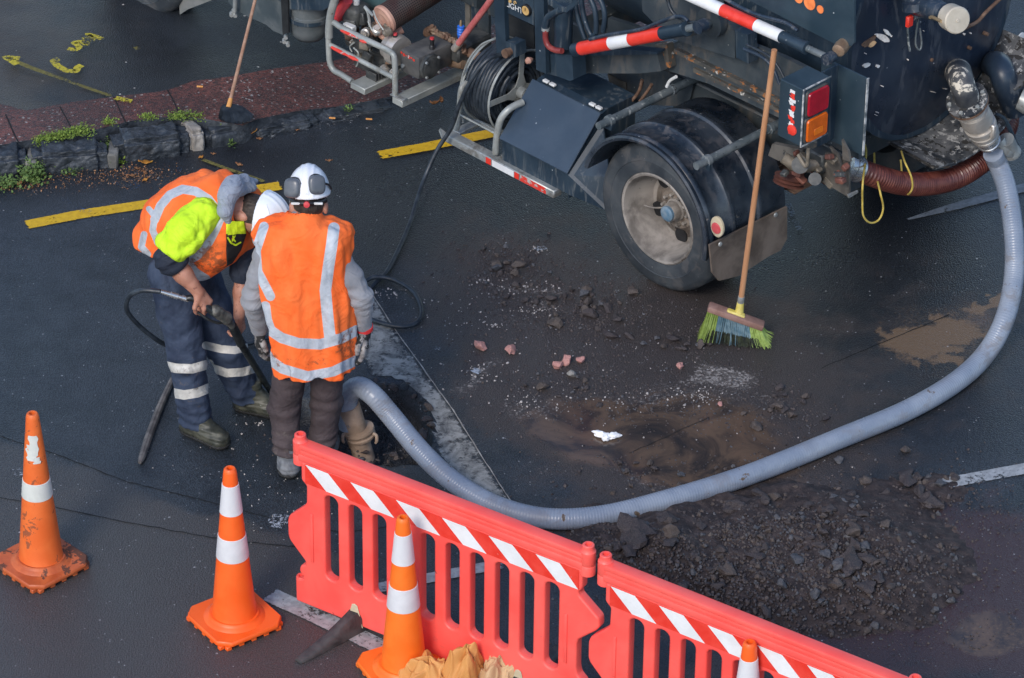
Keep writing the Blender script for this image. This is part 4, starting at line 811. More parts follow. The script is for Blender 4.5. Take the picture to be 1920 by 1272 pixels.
# ------------------------------------------------------------------ bar lying on the ground
e0 = G(262, 868, .016); e1 = G(323, 712, .018); b = MB(); b.tube([e0, e0*.93+e1*.07, e0*.7+e1*.3+np.array([-.006, 0, 0]), e0*.35+e1*.65+np.array([-.008, 0, .002]), e1], [.009, .018, .021, .019, .016], 8, 0, 4); tag(b.build('pry_bar', M['ironbar'], None, 30), 'weathered bar with a worn point lying behind the bending worker', 'bar')
# ------------------------------------------------------------------ thin black pressure hose from the reel
ph = [TW2(T(948, 100, w=-.18)), TW2(T(915, 112, w=-.06)), TW2(T(885, 148, w=.02)), TW2(T(862, 195, w=.06)), TW2(T(846, 240, w=.07)), G(818, 285, .25), G(792, 345, .10), G(768, 420, .03), G(744, 475, .016), G(724, 512, .016), G(700, 536, .016), G(680, 570, .018), G(684, 592, .018), G(715, 606, .020), G(755, 613, .022), G(783, 604, .022), G(790, 580, .022), G(775, 548, .024), G(740, 526, .030), G(705, 520, .040), G(680, 530, .03), G(600, 575, .02), G(520, 625, .02), G(450, 648, .02), G(380, 657, .02), G(330, 650, .05), W(298, 640, 18.45), W(262, 612, 18.35), W(238, 580, 18.22), W(243, 555, 18.12), W(268, 545, 18.05), W(300, 547, 17.98)]
M['tubepaint'] = pm('scuffed_tube_paint', (.07, .09, .10), (.15, .17, .18), 8, .45, .12, .2, 60, chips=((.30, .32, .31), 20, .60), chips2=((.02, .025, .03), 24, .62))
M['redworn'] = pm('worn_red_paint', (.68, .035, .02), (.7, .08, .06), 12, .45, chips=((.42, .42, .40), 28, .56))
M['navychip2'] = pm('truck_paint_lightly_chipped', (.014, .028, .045), (.028, .048, .070), 4, .38, .12, .1, 60, speck=((.35, .38, .4), 45, .96), chips=((.62, .62, .58), 13, .69))
M['lidpaint'] = pm('lid_paint', (.030, .050, .078), (.042, .064, .094), 4, .42, .1, .1, 60, speck=((.3, .34, .38), 45, .97))
M['plate'] = pm('side_plate_paint', (.022, .042, .060), (.036, .060, .080), 4, .40, .1, .05, 60, speck=((.35, .38, .4), 50, .97), chips=((.5, .5, .48), 12, .78))
M['postgrey'] = pm('dusty_post', (.12, .115, .10), (.19, .18, .16), 8, .6)
M['gaugetan'] = pm('aged_gauge_face', (.50, .30, .10), (.6, .4, .16), 30, .5)
M['brassdull'] = pm('oily_brass', (.20, .13, .085), (.32, .24, .17), 14, .5, .1, .4, 60, metal=.3)
M['redhosedk'] = pm('dark_red_hose', (.20, .03, .03), (.30, .06, .05), 14, .45)
M['greenblue'] = pm('green_blue_tank', (.05, .10, .11), (.08, .14, .15), 6, .4)
M['cream'] = M['sackpale']; M['lensdull'] = pm('dull_red_reflector', (.55, .07, .08), (.62, .16, .16), 20, .4)
M['capbeige'] = pm('beige_cap', (.46, .41, .33), (.56, .51, .42), 10, .42, .1, .1, 60)
M['edgewhite'] = pm('bare_chipped_edge', (.10, .12, .13), (.55, .55, .54), 26, .6)
M['orangedot'] = pm('orange_sticker', (.80, .20, .06), None, 10, .4)
M['platebr'] = pm('grimy_brown_plate', (.055, .050, .045), (.13, .12, .105), 8, .6, .1, .3, 50, chips=((.03, .03, .03), 10, .66))
M['hitchbr'] = pm('rust_red_part', (.09, .035, .028), (.20, .075, .05), 12, .7)
M['elbowchip'] = pm('peeled_elbow', (.03, .035, .045), (.10, .10, .10), 6, .5, .1, .2, 50, chips=((.60, .55, .46), 6, .54), chips2=((.32, .15, .05), 8, .64))
M['sticker'] = pm('pale_dried_mud', (.6, .56, .52), None, 20, .7); M['tan2'] = pm('exposed_primer', (.6, .36, .18), None, 20, .7)
M['rimbrown'] = pm('brown_dusted_shaded_disc', (.10, .078, .062), (.24, .20, .165), 9, .65, .1, .3, 60, chips=((.04, .03, .025), 12, .62)); M['flapgrey'] = pm('pale_front_flap', (.10, .115, .12), (.18, .185, .18), 5, .7); M['skirt'] = pm('dusty_skirt', (.05, .068, .078), (.13, .145, .15), 4, .55, .1, .2, 60, chips=((.03, .035, .04), 7, .66))  # rimbrown: brown wheel disc, also darkened to paint in the shade of its recess
M['navytank'] = pm('tank_end_paint', (.011, .019, .036), (.026, .038, .060), 2.5, .33, .14, .12, 30, streak=((.12, .13, .15), 7, .52, .3, (1, 2.2, .5)), speck=((.45, .47, .5), 42, .955), chips=((.50, .47, .44), 10, .765), chips2=((.28, .11, .04), 16, .77))
# ------------------------------------------------------------------ vacuum truck (local axes: x forward, y outward to the near side, z up)
tk = empty('vacuum_truck', TO, R(135)); tag(tk, 'dark blue grey vacuum tanker truck with dented chipped paint standing beside the pit', 'truck')
def at(px, py, **k): return Vector(tuple(T(px, py, **k)))
def wslab(name, pts, w, th, m, bev=.003, parent=None):
    b = MB(); P = [at(x, y, w=w) for x, y in pts]; ar = sum(P[i-1].x*P[i].z-P[i].x*P[i-1].z for i in range(len(P)))
    if ar > 0: P = P[::-1]
    b.slab(P, th, 0, 0); return b.build(name, m, parent or tk, smooth=False)
def uslab(name, pts, u, th, m, parent=None):
    b = MB(); P = [at(x, y, u=u) for x, y in pts]; ar = sum(P[i-1].y*P[i].z-P[i].y*P[i-1].z for i in range(len(P)))
    if ar > 0: P = P[::-1]
    b.slab(P, th, 0, 0); return b.build(name, m, parent or tk, smooth=False)
WC = .196; WR = .43
def wheel(uc, w0, sgn=1, full=True, r=WR):
    g = empty('wheel', (uc, w0, r)); g.parent = tk; s = r/.43
    d = (0, -sgn, 0)
    b = MB(); prof = [(.10, .255), (.02, .262), (.006, .268), (.0, .30), (.001, .335), (-.002, .338), (.002, .345), (.004, .385), (.018, .412), (.04, .427), (.055, .430)]
    for k in range(4): prof += [(.07+.035*k, .430), (.073+.035*k, .420), (.080+.035*k, .420), (.083+.035*k, .430)]
    prof += [(.20, .430), (.225, .418), (.243, .385), (.25, .33), (.24, .27), (.15, .255)]
    b.lathe((0, 0, 0), d, [(t, q*s) for t, q in prof], 72, 0, close=True); b.build('tyre', M['rubber'], g, 30)
    if not full: return g
    b = MB(); b.lathe((0, 0, 0), d, [(t, q*s) for t, q in [(.03, .270), (.012, .268), (.004, .258), (.008, .247), (.03, .240), (.10, .232), (.125, .222), (.160, .205), (.186, .197)]], 64, cap0=False); b2_ = MB(); b2_.lathe((0, 0, 0), d, [(t, q*s) for t, q in [(.186, .199), (.193, .188), (.194, .176), (.186, .172), (.186, .140), (.172, .120), (.162, .112), (.160, .058), (.160, 0)]], 64, cap0=False); 
    rim = b.build('rim', M['rimgrey'], g, 30); b2_.build('wheel_disc', M['rimbrown'], g, 30)
    for k in range(5):
        a = R(118+72*k); b = MB(); c = Vector((math.cos(a)*.168*s, -sgn*.186, math.sin(a)*.166*s)); b.lathe(c, (0, sgn, 0), [(0, .042), (.010, .042), (.0105, 0)], 18); b.build('hand_hole_shade_disc', M['ring'], rim)  # solid discs on the rim, blackness of the openings put into their colour
    for k in range(10):
        b = MB(); a = R(36*k); c = Vector((math.cos(a)*.088*s, -sgn*.161, math.sin(a)*.088*s)); b.cyl(c, c+Vector((0, sgn*.026, 0)), .0105, .009, 6); b.build('wheel_nut', M['rimgrey'], rim)
    b = MB(); b.lathe((0, -sgn*.162, 0), (0, sgn, 0), [(0, .066), (.012, .064), (.02, .055), (.06, .050), (.065, .046)], 24); b.build('hub', M['rimgrey'], g)
    b = MB(); b.lathe((0, -sgn*.10, 0), (0, sgn, 0), [(0, .044), (.018, .044), (.026, .036), (.029, .022), (.029, 0)], 24); b.build('hub_cap', M['bluecap'], g)
    b = MB(); b.tube([(.06, -sgn*.15, -.01), (.11, -sgn*.11, -.02), (.165, -sgn*.08, -.015)], .005, 6); b.build('valve_stem', M['rimgrey'], g)
    return g
wheel(WC, 0); wheel(WC, -.29, full=False); wheel(4.49, .02)
wheel(WC, -2.28, -1); wheel(WC, -1.99, -1, False); wheel(4.49, -2.30, -1)
def mudguard(uc, zc, r, w_out, sgn, a0, a1):
    prof = [(.030, -.016), (.036, .0), (.028, .012), (.012, .013), (.0, .002), (-.012, .012), (-.028, .012), (-.040, .0), (-.165, .002), (-.175, .014), (-.198, .014), (-.21, .002), (-.375, .002), (-.385, .014), (-.408, .014), (-.42, .002), (-.60, .0), (-.61, -.012), (-.60, -.016)]
    n = 46; vs = []; fs = []; k = len(prof)
    for i in range(n):
        a = R(a0+(a1-a0)*i/(n-1))
        for (w, dr) in prof: vs.append((uc+math.cos(a)*(r+dr), w_out+sgn*w, zc+math.sin(a)*(r+dr)))
        if i:
            for j in range(k): fs.append(((i-1)*k+j, (i-1)*k+(j+1) % k, i*k+(j+1) % k, i*k+j))
    fs += [tuple(range(k-1, -1, -1)), tuple((n-1)*k+j for j in range(k))]
    b = MB(); b.add(vs, fs); return b.build('mudguard', M['guard'], tk, 50)
mg = mudguard(.222, .465, .452, .045, 1, 16, 189); mudguard(.222, .465, .452, -2.325, -1, 16, 189)
# stay tubes over the guard
for (px, py), nm in (((1122, 237), 'stay_tube'), ((1305, 312), 'stay_tube')):
    a = at(px, py, w=.06); b = MB(); b.lathe(a, (0, -1, 0), [(0, .015), (.0, .022), (.07, .022), (.072, .032), (.10, .032), (.102, .023), (.56, .023), (.562, .030), (.585, .030), (.587, .024), (.80, .024)], 20); b.build(nm, M['tubepaint'] if 'tubepaint' in M else M['navychip'], tk)
    b = MB(); b.box(a+Vector((-.03, -.10, -.05)), a+Vector((.03, -.07, .0)), 0, .004); b.build('tube_bracket', M['navy'], tk)
uslab('mud_flap', [(1331, 460), (1476, 388), (1476, 448), (1464, 470), (1440, 482), (1385, 518), (1348, 527), (1336, 512)], -.285, .012, M['flap'])
for px, py in ((1350, 458), (1454, 403)):
    c = at(px, py, u=-.30); b = MB(); b.lathe(c, (-1, 0, 0), [(0, .014), (.006, .012), (.008, 0)], 12); b.build('flap_bolt', M['galv'], tk)
c = at(1344, 426, w=.045); g = MB(); g.lathe(c, (0, 1, 0), [(-.012, .045), (0, .045), (.004, .040), (.0045, 0)], 24)
for i, v in enumerate(g.v): q = Vector(v)-c; g.v[i] = tuple(c+Vector((q.x, q.y, q.z*1.35)))
rf = g.build('round_reflector', M['cream'] if 'cream' in M else M['sackpale'], tk)
g = MB(); g.lathe(c+Vector((0, .005, -.006)), (0, 1, 0), [(0, .033), (.004, .031), (.007, .020), (.007, 0)], 20); g.build('reflector_lens', M['lensdull'] if 'lensdull' in M else M['redplas'], rf)
# tool box with the sloping lid
A0 = at(942, 263, w=0); A1 = at(1065, 329, w=0); u0, u1, zf = A0.x, A1.x, (A0.z+A1.z)/2; zb = at(942, 300, w=0).z; Lt = at(1006, 150, u=u0); wl, zl = Lt.y, Lt.z
b = MB(); prof = [(0, zb), (0, zf), (wl, zl), (wl-.04, zl+.012), (wl-.26, zl+.012), (wl-.26, zb)]; n = len(prof)
b.add([(u0, w, z) for w, z in prof]+[(u1, w, z) for w, z in prof], [tuple(range(n)), tuple(range(2*n-1, n-1, -1))]+[(i, i+n, (i+1) % n+n, (i+1) % n) for i in range(n)]); tb = b.build('tool_box', M['navy'], tk, smooth=False)
dv = Vector((0, wl, zl-zf)); nn = Vector((0, zl-zf, -wl)).normalized(); nn = nn if nn.z > 0 else -nn
def lidp(u, t, h): return Vector((u, 0, zf))+dv*t+nn*h
b = MB(); b.slab([lidp(u0+.008, .0, .016), lidp(u0+.008, .985, .016), lidp(u1-.010, .985, .016), lidp(u1-.010, .0, .016)], .013, 0, .003); lid = b.build('lid', M['lidpaint'] if 'lidpaint' in M else M['navy'], tb, smooth=False)
for t in (.14, .84):
    for q in (0, 1): b = MB(); uu = u0+(u1-u0)*(t+q*.10); b.box(Vector((uu-.020, wl-.016, zl+.012)), Vector((uu+.020, wl+.008, zl+.026)), 0, .003); b.build('hinge', M['white'], tb)
b = MB(); b.box((u1-.004, wl-.30, zb-.03), (u1+.0, -.005, zf-.02), 0, .001); b.build('side_flange', M['navy'], tb)
b = MB(); b.slab([(u1-.002, .002, zb), (u1-.24, -.05, zb-.02), (u1-.22, -.10, zb+.16), (u1-.005, wl, zl-.05), (u1-.002, .002, zf)], .01, 0); b.build('splash_panel', M['navy'], tb, smooth=False)
# side rail with remains of red and white tape
b = MB(); b.box((.93, -.03, .205), (1.80, .035, .255), 0, .006); rail = b.build('side_rail', M['galv'], tk)
b = MB(); b.box((1.28, -.26, .235), (1.80, -.20, .26), 0, .004); b.box((1.74, -.26, .236), (1.80, -.031, .256), 0, .004); b.box((1.36, -.2, .236), (1.42, -.031, .254), 0, .004); b.build('platform', M['galv'], rail)
b = MB(); b.slab([(1.80, .034, .208), (1.80, -.03, .208), (1.88, -.02, .235), (1.87, .0, .24)], .01); b.build('rail_tip', M['galv'], rail, smooth=False); rail.location.z = .048
for a0, a1, m in ((1.42, 1.46, 'redtape'), (1.24, 1.41, 'whitetape'), (1.20, 1.235, 'redtape'), (.99, 1.19, 'redworn')):
    b = MB(); b.box((a0, .0352, .212), (a1, .0368, .25), 0, 0); b.build('tape', M.get(m, M['redtape']), rail, smooth=False)
# hose reel
rc = at(975, 172, w=-.26); RR = .245
rl = empty('hose_reel', rc); rl.parent = tk
for du in (0.0, .215):
    b = MB(); b.add(*(lambda n=48: ([( du+.008*math.cos(p)-0, (RR+.008*math.sin(p))*math.cos(a), (RR+.008*math.sin(p))*math.sin(a)) for a in [2*math.pi*i/n for i in range(n)] for p in (0, 1.57, 3.14, 4.71)], [((i*4+j), (i*4+(j+1) % 4), (((i+1) % n)*4+(j+1) % 4), (((i+1) % n)*4+j)) for i in range(n) for j in range(4)]))()); b.build('reel_rim', M['alutube'], rl)
for k in range(4):
    a = R(93+90*k); dr = Vector((0, math.cos(a), math.sin(a))); sd_ = Vector((0, -math.sin(a), math.cos(a)))
    b = MB(); b.slab([Vector((-.004, 0, 0))+dr*.03+sd_*.045, Vector((-.004, 0, 0))+dr*.10+sd_*.018, Vector((-.004, 0, 0))+dr*RR+sd_*.018, Vector((-.004, 0, 0))+dr*RR-sd_*.018, Vector((-.004, 0, 0))+dr*.10-sd_*.018, Vector((-.004, 0, 0))+dr*.03-sd_*.045], .005); b.build('spoke', M['alutube'], rl, smooth=False)
b = MB(); b.cyl((-.05, 0, 0), (.25, 0, 0), .035, n=20); b.cyl((-.07, 0, 0), (-.05, 0, 0), .02, n=12); b.build('axle', M['galv'], rl)
co_ = MB(); pts = []
nw = 8; hr = .0132
for lay, rad_ in enumerate((.115, .14, .163, .186, .208, .228)):
    pts = []
    for i in range(nw*28+1):
        t = i/28; uu = .012+(t/nw)*.19 if lay % 2 == 0 else .202-(t/nw)*.19; a = 2*math.pi*t+lay; rr = rad_+.004*math.sin(5*a+lay*2+t)
        pts.append((uu+.003*math.sin(3*a+t), rr*math.cos(a), rr*math.sin(a)))
    co_.tube(pts, hr, 7, 0, smooth=False)
co_.build('hose_coil', M['blackhose'], rl, 80)
b = MB(); q = Vector((.05, .12, -.21)); b.cyl(q, q+Vector((.0, .012, .016)), .0145, n=10); b.build('red_mark', M['redplas'], rl)
# reel stand tubes
def wt(name, pts, r, m, w=0., parent=None, n=12, ws=None, sub=6, smooth=True):
    b = MB(); P = [at(x, y, w=(ws[i] if ws else w)) for i, (x, y) in enumerate(pts)]; b.tube(P, r, n, 0, sub, smooth); return b.build(name, m, parent or tk, 60)
wt('reel_stand', [(856, 243), (861, 205), (864, 172), (869, 160), (880, 152)], .017, M['alutube'], ws=[0, 0, 0, -.02, -.06])
wt('reel_stand', [(929, 288), (932, 255), (938, 226), (951, 208), (966, 198), (980, 192)], .020, M['alutube'], ws=[0, 0, 0, -.03, -.08, -.13])
wt('cross_rod', [(860, 214), (929, 251)], .006, M['alutube'], smooth=False)
# engine and pump pack
eng = empty('pump_pack', (2.5, -.3, .3)); eng.parent = tk
def ew(name, pts, r, m, **k):
    o = wt(name, pts, r, m, **k); o.parent = eng; o.location = (-2.5, .3, -.3); return o
ew('guard_frame', [(741, 178), (741, 150), (740, 112), (735, 100), (720, 91), (680, 72), (640, 52), (627, 43), (620, 45), (616, 60), (617, 100), (619, 118), (626, 132), (640, 140), (660, 153)], .0175, M['alutube'])
ew('guard_bar', [(738, 146), (620, 85)], .015, M['alutube'], smooth=False)
for p0, p1, dz in (((640, 57), (672, 72), .0), ((676, 76), (688, 80), 0), ((622, 89), (655, 106), 0), ((655, 106), (672, 114), 0)):
    a = at(*p0, w=.014); c = at(*p1, w=.014); b = MB(); b.tube([a, (a+c)/2, c], [.009, .0115, .005], 8); o = b.build('red_paint_remains', M['redworn'] if 'redworn' in M else M['redtape'], eng); o.location = (-2.5, .3, -.3)
def loc(o): o.parent = eng; o.location = (-2.5, .3, -.3); return o
a = at(744, 184, w=.01); b = MB(); b.box((a.x-.05, -.66, a.z-.045), (a.x+.035, .015, a.z), 0, .005); loc(b.build('skid_rail', M['alutube'], tk))
b = MB(); b.box((a.x-.055, -.02, a.z+.001), (a.x+.05, .02, a.z+.010), 0, .003); loc(b.build('foot_plate', M['galv'], tk))
a = at(664, 155, w=.0); b = MB(); b.box((a.x-.10, -.45, a.z-.04), (a.x+.02, .012, a.z), 0, .004); loc(b.build('skid_rail', M['alutube'], tk))
b = MB()
for k in range(6): b.box((a.x-.085, -.10-.022*k, a.z), (a.x-.0, -.09-.022*k, a.z+.05), 0, .002)
loc(b.build('cooling_fins', M['enginedk'], tk))
# pump body
p0 = at(750, 140, w=-.07); p1 = at(783, 150, w=-.07); pz = at(748, 95, w=-.07).z
b = MB(); b.box((p1.x-.01, -.33, p1.z), (p0.x, -.07, pz+.015), 0, .012, seg=2); loc(b.build('pump_body', M['pump'], tk))
cc = Vector((p1.x-.01, -.15, (p1.z+pz)/2)); b = MB(); b.lathe(cc, (-1, 0, 0), [(0, .075), (.02, .073), (.024, .062), (.027, .062), (.03, .052), (.030, 0)], 28); o = loc(b.build('round_cover', M['enginedk'], tk))
b = MB()
for k in range(4): q = cc+Vector((-.024, .066*math.cos(R(45+90*k)), .066*math.sin(R(45+90*k)))); b.cyl(q, q+Vector((-.012, 0, 0)), .008, n=6)
loc(b.build('cover_bolts', M['galv'], tk))
b = MB(); q = Vector((p0.x-.03, -.069, p0.z+.07)); b.cyl(q, q+Vector((0, .012, 0)), .012, n=6); loc(b.build('drain_plug', M['galv'], tk))
b = MB(); q = Vector(((p0.x+p1.x)/2, -.065, pz-.01)); 
for k in range(6): b.box(q+Vector((.05-.02*k, -.004, -.008*(k % 2))), q+Vector((.064-.02*k, -.002, .012-.004*(k % 3))), 0, 0)
loc(b.build('red_lettering', M['redworn'] if 'redworn' in M else M['redtape'], tk))
b = MB(); b.box((p1.x-.06, -.60, p1.z+.02), (p0.x-.03, -.33, pz-.01), 0, .012); loc(b.build('pump_head', M['enginedk'], tk))
for px, py, w in ((741, 72, -.12), (810, 80, -.20)):
    q = at(px, py, w=w); b = MB(); b.lathe(q, (0, 0, 1), [(-.05, .016), (-.02, .016), (-.015, .012), (.012, .014), (.022, .014), (.024, 0)], 14); loc(b.build('oil_filler', M['blackplas'], tk)); b = MB(); b.lathe(q+Vector((0, 0, .022)), (0, 0, 1), [(0, .013), (.01, .012), (.012, 0)], 14); loc(b.build('red_cap', M['redplas'], tk))
b = MB(); q = at(747, 95, w=-.13); b.lathe(q, (1, .0, 0), [(-.02, .085), (.01, .09), (.03, .09), (.035, .075), (.08, .07)], 28); loc(b.build('bell_housing', M['alu'], tk))
# engine block: castings, tank, muffler
rg = random.Random(5)
for i in range(46):
    b = MB()
    px = rg.uniform(655, 742); py = 45+(px-655)*.38+rg.uniform(-28, 62); w = rg.uniform(-.34, -.09); c = at(px, py, w=w)
    if c.z < .30: continue
    k = rg.random()
    if k < .45: b.box(c-Vector((rg.uniform(.015, .045), .02, rg.uniform(.012, .04))), c+Vector((rg.uniform(.015, .045), .03, rg.uniform(.012, .04))), rg.randrange(3), .006, rot=Euler((rg.uniform(-.4, .4), rg.uniform(-.4, .4), rg.uniform(-.5, .5))).to_matrix())
    elif k < .8: d = Vector((rg.uniform(-1, 1), rg.uniform(-.3, 1), rg.uniform(-.4, .4))).normalized(); b.lathe(c, d, [(0, .026), (.03, .028), (.036, .02), (.05, .018), (.05, 0)], 14, rg.randrange(4))
    else: d = Vector((rg.uniform(-1, 1), .3, rg.uniform(-1, 1)))*.07; b.tube([c, c+d*.6+Vector((0, .03, 0)), c+d], .007, 8, rg.choice((1, 3)))
    loc(b.build('engine_casting', [M['engine'], M['enginedk'], M['rust'], M['alu']], tk))

b = MB(); c = at(700, 95, w=-.24); b.box(c-Vector((.16, .12, .14)), c+Vector((.13, .05, .06)), 0, .02); loc(b.build('engine_block', M['enginedk'], tk))
b = MB(); c = at(668, 22, w=-.18); b.box(c-Vector((.07, .07, .06)), c+Vector((.07, .07, .05)), 0, .03, seg=3); loc(b.build('air_cleaner', M['enginedk'], tk))
b = MB(); c = at(668, 3, w=-.18); b.lathe(c, (0, 0, 1), [(-.02, .02), (.0, .022), (.018, .022), (.02, 0)], 16); loc(b.build('white_knob', M['white'], tk))
b = MB(); b.tube([at(652, 0, w=-.12), at(642, 16, w=-.12), at(635, 34, w=-.12), at(636, 40, w=-.12)], [.03, .035, .03, .015], 12); loc(b.build('recoil_cover', M['redplas'], tk))
b = MB(); b.tube([at(641, -8, w=-.2), at(650, -30, w=-.3)], .05, 12); loc(b.build('shroud', M['redplas'], tk))
b = MB(); b.tube([at(700, 30, w=-.1), at(684, 13, w=-.1), at(690, 24, w=-.1), at(694, 50, w=-.1)], .009, 8); loc(b.build('lifting_eye', M['galv'], tk))
b = MB(); c = at(658, 50, w=-.1); b.box(c-Vector((.04, .01, .018)), c+Vector((.04, .03, .018)), 0, .006); loc(b.build('pale_bracket', M['white'], tk))
for pts in ([(663, 90), (672, 100), (671, 118), (668, 125)], [(664, 80), (656, 88), (660, 98)], [(690, 40), (700, 60), (712, 62)], [(700, 20), (708, 40), (726, 66)]):
    loc(wt('cable', pts, .005, M['alutube'], w=-.07))
mo = Vector((0, 0, 0)); m0 = at(722, 36, w=-.13); m1 = Vector((m0.x-.03, -.62, m0.z+.10)); md_ = (m1-m0).normalized()
def perf():
    m, t, b = newmat('perforated_heat_shield'); co = t.co('UV'); v = t.new('ShaderNodeTexVoronoi'); v.inputs['Scale'].default_value = 1; v.inputs['Randomness'].default_value = 0; t.link(co, v.inputs['Vector'])
    n = t.noise(t.co(), 7, 4); c = t.mix(t.step(n, .35, .65), (.075, .035, .030), (.085, .07, .062)); c = t.mix(t.step(v.outputs['Distance'], .34, .26), c, (.006, .006, .006)); t.link(c, b.inputs['Base Color']); b.inputs['Roughness'].default_value = .5; b.inputs['Metallic'].default_value = .3; t.link(t.bump(v.outputs['Distance'], .3, .003), b.inputs['Normal']); return m
M['perf'] = perf()
b = MB(); L_ = (m1-m0).length; b.lathe(m0, md_, [(0, .082), (.02, .084), (L_*.5, .084), (L_-.03, .084)], 40); mf_ = b.build('muffler', M['perf'], tk); me = mf_.data; uv = me.uv_layers.new()
x_, y_ = MB().frame(m0, m1)
for p in me.polygons:
    us = []
    for li in p.loop_indices:
        q = me.vertices[me.loops[li].vertex_index].co-m0; us.append([math.atan2(q.dot(y_), q.dot(x_))*.084/.0135, q.dot(md_)/.0135])
    if max(u[0] for u in us)-min(u[0] for u in us) > 15: us = [[u[0]+(2*math.pi*.084/.0135 if u[0] < 0 else 0), u[1]] for u in us]
    for li, u in zip(p.loop_indices, us): uv.data[li].uv = u
loc(mf_)
b = MB(); b.lathe(m0-md_*.012, md_, [(-.0, 0), (.0, .03), (-.006, .04), (-.002, .062), (-.008, .080), (.004, .088), (.02, .086), (.02, 0)], 36); loc(b.build('muffler_cap', M['copper'], tk))
b = MB(); b.tube([m0+Vector((.05, .0, -.10)), m0+Vector((.0, -.02, -.12)), m0+Vector((-.03, -.1, -.09))], .028, 12); loc(b.build('exhaust_pipe', M['copper'], tk))
b = MB(); c = at(730, -6, w=-.5); b.tube([at(690, -8, w=-.4), at(735, 2, w=-.4), at(790, -30, w=-.4)], .07, 16); loc(b.build('fuel_tank', M['greenblue'] if 'greenblue' in M else M['navy'], tk))
# manifold and valves right of the pump
b = MB(); rg = random.Random(8)
for i in range(16):
    t = i/15; c = at(808+t*62, 58+t*34+rg.uniform(-6, 6), w=-.38); b.lathe(c, (0, rg.uniform(.2, 1), rg.uniform(-.2, 1)), [(-.02, .02), (.012, .022), (.016, .013), (.03, .013), (.03, 0)], 8, rg.randrange(2))
b.tube([at(800, 60, w=-.42), at(850, 78, w=-.42), at(880, 98, w=-.42), at(905, 110, w=-.42)], .030, 10, 0); b.tube([at(845, 118, w=-.36), at(870, 122, w=-.36)], .026, 12, 1)
loc(b.build('brass_manifold', [M['rust'], M['brassdull'] if 'brassdull' in M else M['engine']], tk))
b = MB(); b.lathe(at(864, 66, w=-.34), (0, 0, 1), [(-.03, .014), (.0, .02), (.008, .022), (.016, .018), (.024, .022), (.032, .018), (.040, .022), (.048, .018), (.056, .021), (.06, 0)], 14); loc(b.build('blue_spring', M['bluespring'], tk))
b = MB(); b.lathe(at(864, 50, w=-.34), (0, 0, 1), [(0, .009), (.04, .005), (.04, 0)], 8); loc(b.build('valve_stem', M['brass'], tk))
wt('red_hose', [(860, 82), (885, 48), (912, 12), (930, -14)], .0185, M['redhose'], w=-.32); wt('hose_fitting', [(852, 92), (861, 81)], .022, M['alu'], w=-.325, smooth=False)
wt('wire_guard', [(868, 230), (862, 190), (866, 150), (880, 112), (902, 85), (925, 74)], .0065, M['alutube'], w=-.03)
# left background post and brackets behind the reel
for x0, x1, y1, w, mm in ((871, 880, 90, -.75, 'postgrey'), (882, 893, 84, -.72, 'navy'), (893, 915, 60, -.70, 'greyplate')):
    wslab('body_post', [(x0, -30), (x1, -25), (x1+2, y1+40), (x0+3, y1+36)], w, .02, M.get(mm, M['greyplate']))
# control cabinet
wslab('cabinet_post', [(924, -40), (944, -30), (949, 108), (931, 100)], -.16, .03, M['navychip2'] if 'navychip2' in M else M['navy'])
wslab('cabinet_post', [(1000, -40), (1018, -32), (1024, 139), (1005, 131)], -.16, .03, M['navychip2'] if 'navychip2' in M else M['navy'])
pl = wslab('control_panel', [(944, -60), (1000, -34), (1001, 48), (944, 21)], -.185, .012, M['navy'])
wslab('panel_tray', [(944, 22), (1001, 50), (1001, 100), (946, 92)], -.42, .01, M['dark'])
wslab('cabinet_side', [(1018, -30), (1075, -60), (1078, 110), (1060, 120), (1024, 139)], -.165, .02, M['navy']) if False else None
wslab('bracket', [(948, 78), (966, 84), (968, 108), (950, 104)], -.14, .08, M['navy'])
b = MB(); c = at(947, 101, w=-.10); b.cyl(c, c+Vector((0, -.08, .0)), .022, n=16); b.cyl(c+Vector((0, .004, 0)), c+Vector((0, -.02, 0)), .026, n=16); b.build('bolt_head', M['rust'], tk)
b = MB(); c = at(991, 114, w=-.10); bmq = b.lathe(c, (0, 1, 0), [(-.03, .006), (-.018, .014), (0, .02), (.014, .014), (.018, 0)], 14); b.build('knob', M['copper'], tk)
b = MB(); c = at(988, 19, w=-.18); b.lathe(c, (0, 1, 0), [(-.01, .034), (.012, .034), (.014, .030), (.010, .028), (.010, 0)], 24); gg = b.build('gauge', M['blackplas'], tk)
b = MB(); b.lathe(c+Vector((0, .011, 0)), (0, 1, 0), [(0, .027), (.0015, .027), (.0016, 0)], 24); b.build('gauge_face', M['gaugetan'] if 'gaugetan' in M else M['tan'], gg)
b = MB(); b.box(c+Vector((-.002, .0135, -.002)), c+Vector((.002, .015, .018)), 0, 0); b.build('gauge_needle', M['blackplas'], gg)
